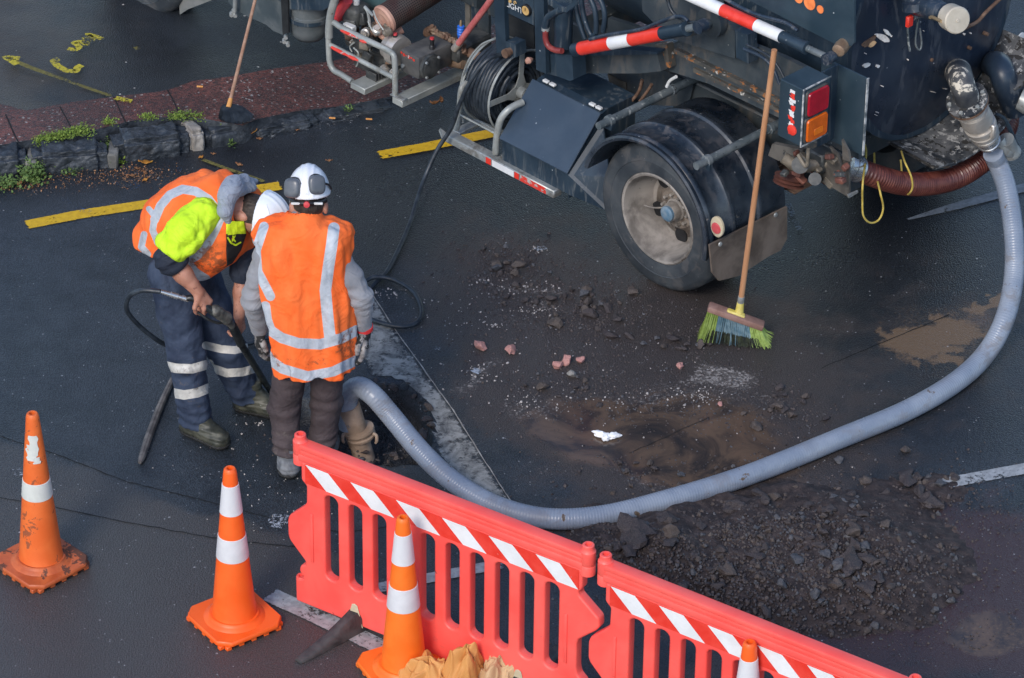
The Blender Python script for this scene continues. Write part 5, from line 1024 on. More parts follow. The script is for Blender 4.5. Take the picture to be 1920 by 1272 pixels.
# painted word LIGHT on the panel
tc = bpy.data.curves.new('light_text', 'FONT'); tc.body = 'LIGHT'; tc.size = .048; tc.extrude = .0008; tc.align_x = 'CENTER'; to_ = bpy.data.objects.new('tmp', tc); COL.objects.link(to_)
dgm = bpy.context.evaluated_depsgraph_get(); tme = bpy.data.meshes.new_from_object(to_.evaluated_get(dgm)); bpy.data.objects.remove(to_); tme.materials.clear(); tme.materials.append(M['white'])
tx = bpy.data.objects.new('light_lettering', tme); COL.objects.link(tx); tx.parent = tk; tx.location = at(964, 19, w=-.182); tx.rotation_euler = (R(90), 0, R(180)); 
c = at(956, 3, w=-.182); b = MB(); b.lathe(c, (0, 1, 0), [(-.004, .011), (.0, .010), (.004, .008), (.005, 0)], 12); b.tube([c+Vector((-.05, 0, .006)), c+Vector((-.042, 0, .016)), c+Vector((-.032, 0, .010)), c+Vector((-.036, 0, -.004))], .003, 6); b.build('lamp_symbol', M['gaugetan'] if 'gaugetan' in M else M['white'], tk)
# filter canister with elbow
c = at(1056, 88, w=-.18); ztop = at(1056, 22, w=-.18).z
b = MB(); b.lathe((c.x, c.y, c.z), (0, 0, 1), [(0, .040), (.004, .047), (.02, .05), (.15, .05), (ztop-c.z-.01, .05), (ztop-c.z, .053), (ztop-c.z+.03, .053)], 28); b.build('filter_canister', M['navy'], tk)
wt('elbow', [(1052, 18), (1038, 26), (1027, 34), (1023, 48), (1023, 53)], .020, M['navy'], w=-.13, n=14); wt('elbow_clamp', [(1023, 52), (1023, 57)], .023, M['galv'], w=-.13, smooth=False)
wt('red_hose', [(1023, 56), (1023, 72), (1028, 86), (1040, 94), (1054, 96)], .0165, M['redhosedk'] if 'redhosedk' in M else M['redhose'], w=-.125, n=12)
wslab('canister_bracket', [(1026, -4), (1040, 4), (1060, 17), (1062, 24), (1046, 20), (1028, 8)], -.12, .012, M['navy']); wslab('canister_bracket', [(1060, 14), (1080, 0), (1082, 8), (1062, 24)], -.12, .012, M['navy'])
for pts in ([(1077, -8), (1081, 20), (1088, 48), (1097, 73)], [(1089, -8), (1092, 18), (1099, 45), (1109, 66), (1118, 64)], [(1104, -8), (1114, 14), (1118, 40), (1118, 62)], [(1121, -8), (1130, 10), (1134, 32), (1131, 60)]):
    wt('hydraulic_hose', pts, .0145, M['navychip2'] if 'navychip2' in M else M['navychip'], w=-.22, n=10)
wslab('pump_bracket', [(1040, 100), (1073, 104), (1075, 150), (1068, 152), (1046, 144)], -.155, .10, M['navychip2'] if 'navychip2' in M else M['navy'])
wslab('cross_bracket', [(1018, 100), (1042, 104), (1046, 144), (1024, 138)], -.20, .05, M['navy'])
# rams with tape
def ram(name, a, bb, r, rod, tapes, bend=None):
    e = empty(name, a); e.parent = tk; a = Vector(a); bb = Vector(bb); d = bb-a; dn = d.normalized(); L = d.length
    b = MB(); b.lathe((0, 0, 0), dn, [(-.02, r*.6), (-.015, r), (0, r*1.05), (.01, r), (L, r), (L+.003, r*1.12), (L+.02, r*1.12), (L+.024, r*.6)], 24); b.build('cylinder', M['navychip2'] if 'navychip2' in M else M['navy'], e)
    b = MB(); b.lathe(dn*(L+.02), dn, [(0, r*.58), (rod, r*.58), (rod, 0)], 16); b.build('rod', M['tubepaint'] if 'tubepaint' in M else M['navy'], e)
    b = MB(); c = dn*(L+rod+.02); b.lathe(c+Vector((0, .03, 0)), (0, -1, 0), [(0, .02), (.0, r*.95), (.06, r*.95), (.06, 0)], 18); b.build('rod_eye', M['navychip'], e)
    for t0, t1, m in tapes:
        b = MB(); b.lathe(dn*(L*t0), dn, [(0, r+.0005), (.0, r+.0018), (L*(t1-t0)-.0005, r+.0018), (L*(t1-t0)-.0005, r+.0005)], 24); b.build('tape_'+m.replace('tape', ''), M[m], e)
    return e
ram('hydraulic_ram', at(1080, 93, w=-.10), at(1284, 55, w=-.10), .036, .11, [(.05, .335, 'redtape'), (.335, .52, 'whitetape'), (.52, .80, 'redtape')])
ram('hydraulic_ram', at(1250, -28, w=-.16), at(1508, 88, w=-.16), .032, .15, [(.10, .415, 'whitetape'), (.415, .66, 'redtape'), (.66, .84, 'whitetape')])
wt('ram_pipe', [(1106, 74), (1140, 66), (1200, 56), (1232, 44), (1262, 33), (1280, 32), (1290, 40)], .011, M['navychip'], w=-.085)
wt('ram_pipe', [(1350, -8), (1380, 10), (1420, 28), (1470, 42), (1490, 54), (1495, 58)], .010, M['navychip'], w=-.14)
wt('loop_hose', [(1250, -10), (1256, 14), (1268, 30), (1292, 42), (1310, 42)], .010, M['blackhose'], w=-.12)
b = MB(); c = at(1332, 42, w=-.30); b.lathe(c, (0, 1, 0), [(-.04, .085), (.01, .085), (.014, .07), (.014, .03), (.16, .026), (.16, 0)], 28); b.build('ram_pivot', M['greyplate'], tk)
b = MB(); c = at(1575, 92, w=-.22); b.lathe(c, (.3, -1, .1), [(-.03, .02), (-.02, .034), (.02, .038), (.05, .034), (.08, .036), (.08, 0)], 18); b.build('pivot_bush', M['brassdull'] if 'brassdull' in M else M['brass'], tk)
# chassis and tank
tc_ = at(1745, 38, u=-.62); WT, ZT, RT = tc_.y, tc_.z, .67
b = MB(); b.box((-.55, -.80, .62), (5.6, -.70, .84), 0, .01); b.box((-.55, WT*2+.70, .62), (5.6, WT*2+.80, .84), 0, .01)
for u in (-.4, .6, 1.5, 2.6, 3.6): b.box((u, WT*2+.75, .66), (u+.08, -.75, .80), 0, .005)
b.build('chassis_rails', M['greyplate'], tk)
b = MB(); b.cyl((WC, -2.1, WR), (WC, -.2, WR), .06, n=16); b.lathe((WC, -1.15-.18, WR), (0, 1, 0), [(0, .06), (.06, .17), (.18, .2), (.30, .17), (.36, .06)], 24); b.build('rear_axle', M['dark'], tk)
b = MB()
for k in range(5): b.box((-.22+.05*k, -.78, .50+.012*k), (.85-.05*k, -.64, .51+.012*k), 0, .002)
b.build('leaf_spring', M['rust'], tk)
# dished rear end and shell of the tank
def dent(p):
    return .012*mn.noise(p*2.2)+.006*mn.noise(p*6)
b = MB(); nA, nR = 96, 26; vs = [(-.62-.13, 0, 0)]; fs = []
vs = []
for j in range(nR):
    r = RT*(j/(nR-1)); bul = -.62-.13*(1-(r/RT)**2)
    for i in range(nA):
        a = 2*math.pi*i/nA; y = WT+r*math.cos(a); z = ZT+r*math.sin(a); p = Vector((0, y, z)); vs.append((bul+dent(p)*(1 if r < RT*.97 else 0), y, z))
    if j:
        for i in range(nA): fs.append(((j-1)*nA+i, (j-1)*nA+(i+1) % nA, j*nA+(i+1) % nA, j*nA+i))
b.add(vs, fs); b.build('tank_end', M['navytank'] if 'navytank' in M else M['navychip'], tk, 80)
b = MB(); b.lathe((-.63, WT, ZT), (1, 0, 0), [(0, RT-.01), (.0, RT+.004), (.03, RT+.006), (.03, RT), (3.7, RT), (3.75, RT-.1), (3.78, 0)], 64); b.build('tank_shell', M['navy'], tk)
# spill tray below the dished end
b = MB(); n = 40; vs = []; fs = []
for i in range(n):
    a = R(205+88*i/(n-1)); rr = RT+.035+.012*mn.noise(Vector((i*.3, 0, 0)))*1
    for (u, dr) in ((-.60, -.01), (-.93, .012), (-.935, .0), (-.932, -.006), (-.61, -.022)): vs.append((u, WT+(rr+dr)*math.cos(a), ZT+(rr+dr)*math.sin(a)))
    if i:
        for j in range(5): fs.append(((i-1)*5+j, (i-1)*5+(j+1) % 5, i*5+(j+1) % 5, i*5+j))
b.add(vs, fs); b.build('spill_tray', M['rimchip'], tk, 40)
# subframe sides, side plate, bulge
wslab('subframe_side', [(1228, 96), (1330, 52), (1470, 108), (1610, 178), (1610, 300), (1462, 222), (1330, 158), (1250, 132), (1236, 124)], -.42, .03, M['greyplate'])
wslab('subframe_flange', [(1264, 92), (1475, 196), (1610, 262), (1610, 268), (1475, 204), (1262, 99)], -.39, .035, M['rustedge']); wslab('subframe_flange', [(1300, 128), (1470, 210), (1610, 282), (1610, 288), (1470, 217), (1300, 136)], -.40, .02, M['rustedge'])
wslab('subframe_upright', [(1228, 84), (1250, 84), (1256, 128), (1232, 118)], -.37, .05, M['rustedge'])
wslab('beam', [(1076, 118), (1100, 104), (1232, 100), (1240, 134), (1200, 138), (1085, 138), (1078, 132)], -.33, .05, M['greyplate'])
wslab('beam_lip', [(1095, 96), (1170, 92), (1232, 98), (1232, 102), (1100, 105)], -.30, .06, M['navy'])
wslab('body_gusset', [(1140, 34), (1190, 50), (1232, 84), (1232, 98), (1136, 96)], -.60, .03, M['greyplate'])
wslab('tank_cradle', [(1200, -40), (1330, -40), (1345, 20), (1378, 60), (1378, 110), (1300, 86), (1252, 70), (1205, 22)], -.345, .06, M['greyplate'])
wslab('tank_cradle', [(1378, 56), (1402, 66), (1404, 120), (1380, 108)], -.33, .07, M['navy'])
sp_ = wslab('side_plate', [(1395, -70), (1602, -70), (1602, 80), (1596, 87), (1576, 88), (1395, -4)], -.26, .012, M['plate'] if 'plate' in M else M['navy'])
for px, py, r in ((1518, 6, .038), (1497, -4, .03), (1538, 18, .022)):
    c = at(px, py, w=-.258); b = MB(); b.lathe(c, (0, 1, 0), [(-.002, r), (.002, r), (.0022, 0)], 20); b.build('orange_dot', M['orangedot'] if 'orangedot' in M else M['orange_cone'], sp_)
wt('wiring', [(1395, 92), (1430, 108), (1450, 130), (1462, 158)], .010, M['navychip'], w=-.28); wt('wiring', [(1400, 84), (1440, 104), (1458, 124), (1470, 146)], .007, M['blackhose'], w=-.27)
wslab('cab_post', [(1138, 134), (1172, 134), (1176, 205), (1150, 196)], -.72, .06, M['postgrey'] if 'postgrey' in M else M['greyplate']); wslab('pale_panel', [(1075, 142), (1100, 138), (1150, 168), (1146, 190)], -.62, .01, M['galv'])
wt('spring_blade', [(1180, 195), (1198, 172), (1204, 150)], .010, M['rust'], w=-.5); wt('spring_blade', [(1200, 190), (1215, 170), (1222, 158)], .009, M['rust'], w=-.5)
wslab('grime_panel', [(1176, 134), (1250, 134), (1300, 160), (1290, 200), (1176, 196)], -.68, .02, M['greyplate'])
wt('white_hose_stub', [(1250, 163), (1256, 152), (1268, 144)], .009, M['white'], w=-.40)
# tail light box
tz0, tz1 = 1.296, 1.628; ua, ub = -.630, -.792
b = MB(); b.box((ub, -.205, tz0), (ua, 0, tz1), 0, .004); tl = b.build('tail_light_box', M['plate'] if 'plate' in M else M['navychip'], tk, smooth=False)
b = MB(); t_ = .004; 
for q in (((ub-.004, -.208, tz1-.004), (ub+.003, .003, tz1+.004)), ((ub-.004, -.208, tz0-.004), (ub+.003, .003, tz0+.004)), ((ub-.004, -.004, tz0), (ub+.003, .004, tz1))): b.box(q[0], q[1], 0, .001)
b.build('chipped_edge', M['edgewhite'] if 'edgewhite' in M else M['white'], tl, smooth=False)
def lens(name, z0, z1, w0, w1, m):
    n = 6; pts = rrect(w0, z0, w1, z1, .022, 5); b = MB(); k = len(pts); vs = []
    cx, cz = (w0+w1)/2, (z0+z1)/2
    for u, s in ((ub, 1), (ub-.006, 1), (ub-.010, .97), (ub-.011, .9)): vs += [(u, cx+(w-cx)*s, cz+(z-cz)*s) for w, z in pts]
    fs = []
    for j in range(3): fs += [(j*k+i, j*k+(i+1) % k, (j+1)*k+(i+1) % k, (j+1)*k+i) for i in range(k)]
    fs.append(tuple(3*k+i for i in range(k))); b.add(vs, fs); return b.build(name, m, tl, 50)
lens('lamp_bezel', 1.457, 1.610, -.188, -.014, M['enginedk']); lens('lamp_bezel', 1.304, 1.452, -.188, -.014, M['enginedk'])
def lens2(name, z0, z1, w0, w1, m, du=.010, parent=None):
    pts = rrect(w0, z0, w1, z1, .018, 5); b = MB(); k = len(pts); vs = []; cx, cz = (w0+w1)/2, (z0+z1)/2
    for u, s in ((ub-.006, 1), (ub-.012-du*.4, 1), (ub-.014-du*.8, .95)): vs += [(u, cx+(w-cx)*s, cz+(z-cz)*s) for w, z in pts]
    fs = []
    for j in range(2): fs += [(j*k+i, j*k+(i+1) % k, (j+1)*k+(i+1) % k, (j+1)*k+i) for i in range(k)]
    fs.append(tuple(2*k+i for i in range(k))); b.add(vs, fs); return b.build(name, m, parent or tl, 50)
lens2('red_lens', 1.464, 1.600, -.178, -.024, M['lensred']); am = lens2('amber_lens', 1.314, 1.444, -.178, -.024, M['lensamber']); b = MB(); b.box((ub-.0235, -.140, 1.340), (ub-.0215, -.075, 1.378), 0, .001); b.build('amber_reflector', M['lensbright'], tl)
# flaking red and white marker down the side of the box
b = MB(); rg = random.Random(11)
for i in range(15):
    z = tz1-.03-i*.017; b.slab([(ub+.055+rg.uniform(-.01, .01), .0022, z), (ub+.085+rg.uniform(-.012, .012), .0022, z+.002), (ub+.08+rg.uniform(-.012, .012), .0022, z-.020), (ub+.058+rg.uniform(-.01, .01), .0022, z-.018)], .0015, 0 if (i % 4 in (0, 3)) else 1)
b.build('flaking_marker', [M['whitetape'], M['redtape']], tl, smooth=False)
b = MB(); b.lathe((ub+.062, .0, tz0+.075), (0, 1, 0), [(0, .030), (.006, .029), (.010, .02), (.010, 0)], 20); b.build('side_reflector', M['redtape'], tl)
b = MB(); b.box((-.735, -.33, 1.19), (-.725, -.205, 1.628), 0, .001); b.build('recessed_panel', M['navy'], tl, smooth=False)
b = MB(); b.box((-.93, -.338, 1.17), (-.62, -.328, 1.625), 0, .001); b.build('edge_plate', M['plate'] if 'plate' in M else M['navy'], tl, smooth=False)
b = MB(); b.box((-.934, -.341, 1.17), (-.929, -.325, 1.625), 0, .001); b.build('chipped_edge', M['edgewhite'] if 'edgewhite' in M else M['white'], tl, smooth=False)
# hitch and brackets under the tail
b = MB(); rg = random.Random(3)
b.tube([at(1468, 295, w=-.15), at(1500, 312, w=-.2), at(1550, 305, w=-.3)], [.03, .036, .03], 14, 0); b.cyl(at(1500, 310, w=-.12), at(1500, 310, w=-.26), .045, n=16, mi=1); b.cyl(at(1528, 336, w=-.14), at(1528, 336, w=-.3), .034, n=16, mi=1); b.lathe(at(1480, 338, w=-.30), (0, -.3, 1), [(-.03, .05), (-.02, .085), (-.01, .05), (.0, .085), (.01, .05), (.02, .085), (.03, .05)], 20, 2)
b.box(at(1540, 300, w=-.30)-Vector((.05, .05, .05)), at(1540, 300, w=-.30)+Vector((.05, .05, .06)), 1, .01)
for i in range(26): c = at(rg.uniform(1465, 1585), rg.uniform(285, 345), w=rg.uniform(-.4, -.2)); b.box(c-Vector((rg.uniform(.008, .035), .02, rg.uniform(.008, .02))), c+Vector((rg.uniform(.008, .035), .02, rg.uniform(.008, .02))), rg.randrange(3), .005, rot=Euler((rg.uniform(-.5, .5), rg.uniform(-.5, .5), 0)).to_matrix())
b.build('tow_hitch', [M['engine'], M['enginedk'], M['hitchbr'] if 'hitchbr' in M else M['rust']], tk)
wslab('hitch_plate', [(1548, 286), (1592, 302), (1592, 371), (1560, 352), (1536, 338), (1540, 300)], -.28, .012, M['platebr'] if 'platebr' in M else M['engine']); uslab('hitch_lip', [(1591, 366), (1609, 358), (1609, 362), (1592, 372)], -1.0, .01, M['galv'])
for q in ([(1555, 275), (1570, 290), (1577, 312), (1566, 300)], [(1578, 262), (1590, 284), (1594, 304), (1580, 300)]): wslab('hitch_tooth', q, -.25, .015, M['platebr'] if 'platebr' in M else M['galv'])
wslab('bracket', [(1448, 270), (1505, 282), (1500, 296), (1460, 302), (1440, 292)], -.34, .03, M['platebr'] if 'platebr' in M else M['galv'])
wt('bent_rod', [(1496, 290), (1512, 312), (1516, 276)], .010, M['engine'], w=-.12)
wslab('far_flap', [(1750, 282), (1832, 240), (1834, 286), (1775, 316), (1756, 312)], -1.72, .01, M['flap'])
# maroon hose slung under the tail
mh = [(1588, 311, -.72), (1606, 316, -.74), (1640, 330, -.80), (1690, 344, -.84), (1740, 345, -.86), (1790, 334, -.86), (1835, 308, -.86), (1866, 276, -.84), (1886, 240, -.80), (1890, 215, -.76)]
b = MB(); b.tube([at(x, y, u=u) for x, y, u in mh], .060, 22, 0, 8, rib=(.017, .0036)); b.build('maroon_hose', M['brownhose'], tk, 80)
a = at(1596, 313, u=-.73); d = (at(1620, 322, u=-.76)-a).normalized(); b = MB(); b.lathe(a-d*.03, d, [(0, .063), (.03, .066), (.032, .071), (.05, .071), (.052, .067), (.07, .067), (.072, .071), (.085, .071), (.087, .062)], 28); b.build('hose_clamp', M['chrome'], tk)
# lower outlet: elbow, flange, coupling, grey hose end
uo_ = -1.0
def up(px, py, u=uo_): return at(px, py, u=u)
b = MB(); b.tube([up(1796, 134, -.70), up(1797, 138, -.82), up(1800, 146, -.93), up(1806, 164), up(1814, 186)], [.072, .072, .070, .066, .066], 24, 0, 6); b.build('outlet_elbow', M['elbowchip'] if 'elbowchip' in M else M['rimchip'], tk, 60)
F0 = up(1813, 188); F1 = up(1872, 300); fd = (F1-F0).normalized()
b = MB(); b.lathe(F0, fd, [(-.010, .05), (-.010, .112), (.006, .112), (.006, .05)], 36, 0); fl = b.build('flange', M['rimchip'], tk)
b = MB(); b.lathe(F0+fd*.008, fd, [(0, .112), (.016, .112), (.017, .07), (.045, .066)], 36); b.build('rust_flange', M['rust'], fl)
for k in range(6):
    x_, y_ = MB().frame(F0, F1); a = R(60*k+10); c = F0+(x_*math.cos(a)+y_*math.sin(a))*.092; b = MB(); b.cyl(c-fd*.022, c+fd*.034, .012, n=6); b.build('bolt', M['galv'], fl)
b = MB(); b.lathe(F0+fd*.05, fd, [(0, .056), (.0, .072), (.05, .074), (.052, .085), (.14, .088), (.145, .078), (.175, .076), (.178, .088), (.20, .088), (.205, .072), (.235, .070), (.238, .080), (.262, .080), (.266, .068), (.275, .076), (.29, .076), (.293, .064)], 28); vc = b.build('valve_coupling', M['alu'], tk, 30)
for s in (-1, 1):
    x_, y_ = MB().frame(F0, F1); c = F0+fd*.24+x_*.082*s; b = MB(); b.box(c-Vector((.02, .014, .04)), c+Vector((.02, .014, .04)), 0, .006); b.build('cam_lever', M['alu'], vc)
b = MB(); b.lathe(F0+fd*.35, fd, [(0, .056), (.0, .062), (.015, .064), (.02, .061), (.04, .061), (.044, .065), (.06, .064), (.06, .056)], 28); b.build('hose_clamp', M['chrome'], vc)
b = MB(); b.tube([up(1868, 214), up(1884, 224), up(1900, 258), up(1912, 288)], [.008, .010, .014, .014], 8); b.build('valve_handle', M['navy'], vc)
b = MB(); b.lathe(up(1886, 262, -1.02), up(1903, 300, -1.02)-up(1886, 262, -1.02), [(0, .045), (.05, .046), (.10, .046), (.112, .052), (.125, .052), (.125, .040), (.02, .038), (.02, 0)], 24); b.build('outlet_stub', M['galv'], tk)
b = MB(); b.tube([up(1874, 262, -1.0), up(1888, 282, -1.03), up(1900, 290, -1.03)], .03, 12); b.build('stub_link', M['galv'], tk)
# second valve at the right edge of the tank end
b = MB(); b.tube([up(1862, 120, -.68), up(1872, 124, -.82), up(1880, 140, -.90), up(1888, 165, -.92), up(1905, 200, -.92)], [.07, .075, .07, .07, .08], 20, 0); b.lathe(up(1893, 138, -.90), fd, [(-.008, .05), (-.008, .115), (.01, .115), (.01, .05)], 32, 1); b.lathe(up(1912, 185, -.98), (-1, -.5, -.3), [(0, .06), (.05, .07), (.06, .05), (.11, .045), (.11, 0)], 24, 2)
for k in range(14): c = up(rg.uniform(1868, 1915), rg.uniform(150, 215), -.9); b.lathe(c, (rg.uniform(-1, 0), rg.uniform(-1, 1), rg.uniform(-1, 1)), [(0, .02), (.03, .02), (.034, .012), (.05, .01), (.05, 0)], 8, rg.randrange(3))
b.build('second_valve', [M['navychip'], M['rimchip'], M['galv']], tk)
b = MB(); b.lathe(up(1914, 72, -.70), (-1, 0, 0), [(0, .034), (.006, .034), (.008, 0)], 20); b.build('pale_sticker', M['white'], tk)
# capped coupling high on the tank end
C0 = at(1725, 0, u=-.74); 
b = MB(); b.tube([at(1705, -40, u=-.74), at(1712, -6, u=-.78), at(1728, 10, u=-.84), at(1752, 18, u=-.95), at(1772, 26, u=-1.02)], [.06, .062, .062, .058, .052], 20, 0); b.lathe(at(1716, 2, u=-.82), (-.3, 0, -1), [(0, .07), (.04, .075), (.045, .06)], 20, 0); b.build('upper_valve', M['navychip'], tk, 60)
cx0 = at(1772, 27, u=-1.02); cdir = (at(1806, 44, u=-1.20)-cx0).normalized()
b = MB(); b.lathe(cx0, cdir, [(0, .05), (.02, .062), (.045, .062), (.05, .056), (.055, .056)], 28); b.build('coupling_ring', M['navychip'], tk)
b = MB(); b.lathe(cx0+cdir*.05, cdir, [(0, .060), (.004, .070), (.085, .072), (.092, .066), (.094, .010), (.098, .008), (.098, 0)], 32); cp = b.build('dust_cap', M['capbeige'] if 'capbeige' in M else M['alu'], tk, 40)
for s in (-1, 1): b = MB(); x_, y_ = MB().frame(cx0, cx0+cdir); c = cx0+cdir*.07+x_*.075*s; b.tube([c, c+cdir*.03, c-cdir*.06, c-cdir*.09+Vector((0, 0, -.01))], .009, 8); b.build('cap_lever', M['brass'], cp)
b = MB(); c = at(1705, 40, u=-.80); b.box(c-Vector((.012, .022, .032)), c+Vector((.012, .022, .032)), 0, .006); b.build('red_grip', M['redtape'], tk)
wt_ = MB(); wt_.tube([at(1713, 34, u=-.80), at(1722, 30, u=-.80), at(1738, 28, u=-.84)], .014, 8); wt_.tube([at(1722, 36, u=-.80), at(1718, 60, u=-.79), at(1717, 84, u=-.78), at(1724, 94, u=-.78), at(1728, 82, u=-.78), at(1725, 54, u=-.79)], .005, 8, 0); wt_.tube([at(1702, 48, u=-.78), at(1703, 75, u=-.77), at(1706, 96, u=-.77)], .006, 8, 0); wt_.build('lever_guard', M['tubepaint'] if 'tubepaint' in M else M['galv'], tk)
for px, py, l in ((1797, 60, 1), (1746, 112, 1), (1818, 90, 1), (1850, 64, 1)):
    c = at(px, py, u=-.74); b = MB(); b.lathe(c+Vector((.02, 0, 0)), (-1, 0, 0), [(0, .012), (.03, .010), (.032, 0)], 10); b.build('rusty_stud', M['rust'], tk)
b = MB(); b.tube([at(1800, 58, u=-.78), at(1816, 50, u=-.78), at(1834, 40, u=-.76), at(1850, 22, u=-.76), at(1880, -6, u=-.76)], .010, 8); b.build('cap_chain', M['rust'], tk)
b = MB(); b.box(at(1770, -6, u=-1.1)-Vector((.01, .05, .02)), at(1805, -8, u=-1.1)+Vector((.01, .03, .035)), 0, .004); b.build('white_marker', M['white'], tk)
# paint losses and mud on the dished end as raised flakes
def flake(px, py, u, rx, rz, m, seed, ang=0., bul=True):
    c = at(px, py, u=u); r = math.hypot(c.y-WT, c.z-ZT); c.x = -.62-.13*(1-min(1, r/RT)**2)-.004+.0*1
    c2 = at(px, py, u=c.x); n = 14; pts = []
    for i in range(n):
        a = 2*math.pi*i/n; k = 1+.5*mn.noise(Vector((math.cos(a)*1.4+seed, math.sin(a)*1.4, seed))); y = rx*k*math.cos(a); z = rz*k*math.sin(a); yy = y*math.cos(ang)-z*math.sin(ang); zz = y*math.sin(ang)+z*math.cos(ang)
        q = Vector((0, c2.y+yy, c2.z+zz)); rr = math.hypot(q.y-WT, q.z-ZT); q.x = -.62-.13*(1-min(1, rr/RT)**2)-.013; pts.append(q)
    b = MB(); vs = [c2+Vector((-.013, 0, 0))]+pts+[p+Vector((.02, 0, 0)) for p in pts]; vs[0] = Vector((-.62-.13*(1-min(1, math.hypot(c2.y-WT, c2.z-ZT)/RT)**2)-.0145, c2.y, c2.z)); fs = [(0, 1+i, 1+(i+1) % n) for i in range(n)]+[(1+i, 1+n+i, 1+n+(i+1) % n, 1+(i+1) % n) for i in range(n)]; b.add(vs, fs); return b.build('paint_flake', m, tk, 50)
flake(1652, 70, -.7, .016, .045, M['sticker'] if 'sticker' in M else M['white'], 1, -.9); flake(1661, 60, -.7, .008, .03, M['white'], 2, -.7); flake(1618, 74, -.7, .05, .012, M['rust'], 4, -.5); flake(1625, 78, -.7, .022, .018, M['tan2'] if 'tan2' in M else M['rust'], 6, 0); flake(1617, 119, -.7, .02, .009, M['white'], 7, -.2); flake(1643, 123, -.7, .008, .008, M['white'], 8)
rg = random.Random(21)
for i in range(12):
    px, py = rg.uniform(1612, 1860), rg.uniform(20, 225); flake(px, py, -.7, rg.uniform(.0015, .003), rg.uniform(.0015, .005), M['sticker'], i+30, rg.uniform(-1.5, 1.5))
for px, py, a, l in ((1770, 166, -1.1, .022), (1748, 172, -1.1, .026)): flake(px, py, -.7, .0014, l, M['sticker'], px, a)
# front part of the truck
wslab('front_mud_flap', [(335, -10), (402, -24), (404, -2), (378, 8), (352, 18), (337, 28)], -.05, .01, M['flapgrey'] if 'flapgrey' in M else M['flap'])
wslab('side_skirt', [(424, -20), (428, 4), (440, 18), (470, 34), (498, 46), (512, 58), (530, 66), (532, -20)], -.08, .03, M['skirt'] if 'skirt' in M else M['greyplate'])
wslab('body_frame', [(476, -30), (530, 6), (545, 18), (606, 20), (640, -4), (640, -40)], -.045, .03, M['navy'])
c = at(580, 62, w=-.18); b = MB(); b.lathe(c+Vector((0, 0, -.03)), (0, 0, 1), [(0, 0), (0, .045), (.012, .085), (.04, .108), (.08, .115), (.14, .117), (.145, .121), (.17, .121), (.175, .114), (.5, .114)], 36); b.build('air_tank', M['skirt'] if 'skirt' in M else M['greyplate'], tk)
b = MB(); b.lathe(c+Vector((0, 0, .105)), (0, 0, 1), [(0, .118), (0, .127), (.022, .127), (.022, .118)], 36); b.build('tank_band', M['navy'], tk)
wslab('hanging_strap', [(526, -10), (539, -10), (541, 62), (530, 66)], -.03, .012, M['dark']); 
b = MB()
for px, py in ((536, 72), (533, 80), (540, 86), (438, 24), (434, 30), (441, 31)): b.cyl(at(px, py, w=-.04), at(px, py, w=-.06)+Vector((.0, 0, .02)), .012, n=8)
b.build('shackle', M['galv'], tk); wt('hanger', [(441, -6), (441, 10), (440, 22)], .014, M['galv'], w=-.04)
wslab('rear_hose_tray', [(432, 18), (520, 24), (524, 36), (460, 34)], -.5, .02, M['dark'])
b = MB(); b.tube([at(634, -30, w=.02), at(628, -2, w=.02), at(620, 28, w=.01), at(617, 55, w=0.01), at(617, 70, w=.01)], .023, 14); b.build('grab_tube', M['alutube'], tk)
# cab, out of the frame but standing where it stands
b = MB(); b.box((3.75, -2.2, .9), (5.6, -.06, 2.5), 0, .08, seg=3); cb = b.build('cab', M['white'], tk); b = MB(); b.box((4.2, -.058, 1.6), (5.2, -.05, 2.2), 0, .003); b.build('side_window', M['blackplas'], cb)
# ------------------------------------------------------------------ yellow cord hanging under the tank
def cord(pts, label):
    b = MB(); b.tube([TW2(T(x, y, u=u)) for x, y, u in pts], .0055, 8, 0, 8); tag(b.build('cord', M['yellowcord'], None, 80), label, 'cord')
cord([(1622, 272, -.60), (1624, 290, -.70), (1618, 340, -.92), (1617, 375, -.92), (1619, 405, -.92), (1632, 418, -.92), (1648, 412, -.92), (1656, 390, -.92), (1650, 360, -.92), (1641, 320, -.75), (1639, 288, -.60)], 'yellow cord hanging in a long loop below the maroon hose')
cord([(1690, 284, -.75), (1697, 305, -.92), (1708, 330, -.965), (1711, 350, -.965), (1706, 362, -.94), (1700, 362, -.86), (1692, 330, -.76), (1689, 300, -.74)], 'yellow cord looped once round the middle of the maroon hose')
# ------------------------------------------------------------------ people: smooth distance-field bodies and clothes turned into meshes
def fa(v): return np.asarray(v, dtype=np.float32)
def rc(P, a, b, ra, rb):
    a = fa(a); b = fa(b); v = b-a; t = np.clip(((P-a)@v)/max(1e-9, float(v@v)), 0, 1); return np.linalg.norm(P-a-t[:, None]*v, axis=1)-(ra+(rb-ra)*t)
def el(P, c, r, rot=None):
    q = P-fa(c)
    if rot is not None: q = q@fa(rot)          # columns of rot are the ellipsoid axes
    r = fa(r); k0 = np.linalg.norm(q/r, axis=1); k1 = np.linalg.norm(q/(r*r), axis=1); return k0*(k0-1)/np.maximum(k1, 1e-6)
def sm(a, b, k):
    h = np.clip(.5+.5*(b-a)/k, 0, 1); return b+(a-b)*h-k*h*(1-h)
def smx(a, b, k): return -sm(-a, -b, k)
def chain(P, pts, rr, k=.02, d=None):
    for i in range(len(pts)-1):
        q = rc(P, pts[i], pts[i+1], rr[i], rr[i+1]); d = q if d is None else sm(d, q, k)
    return d
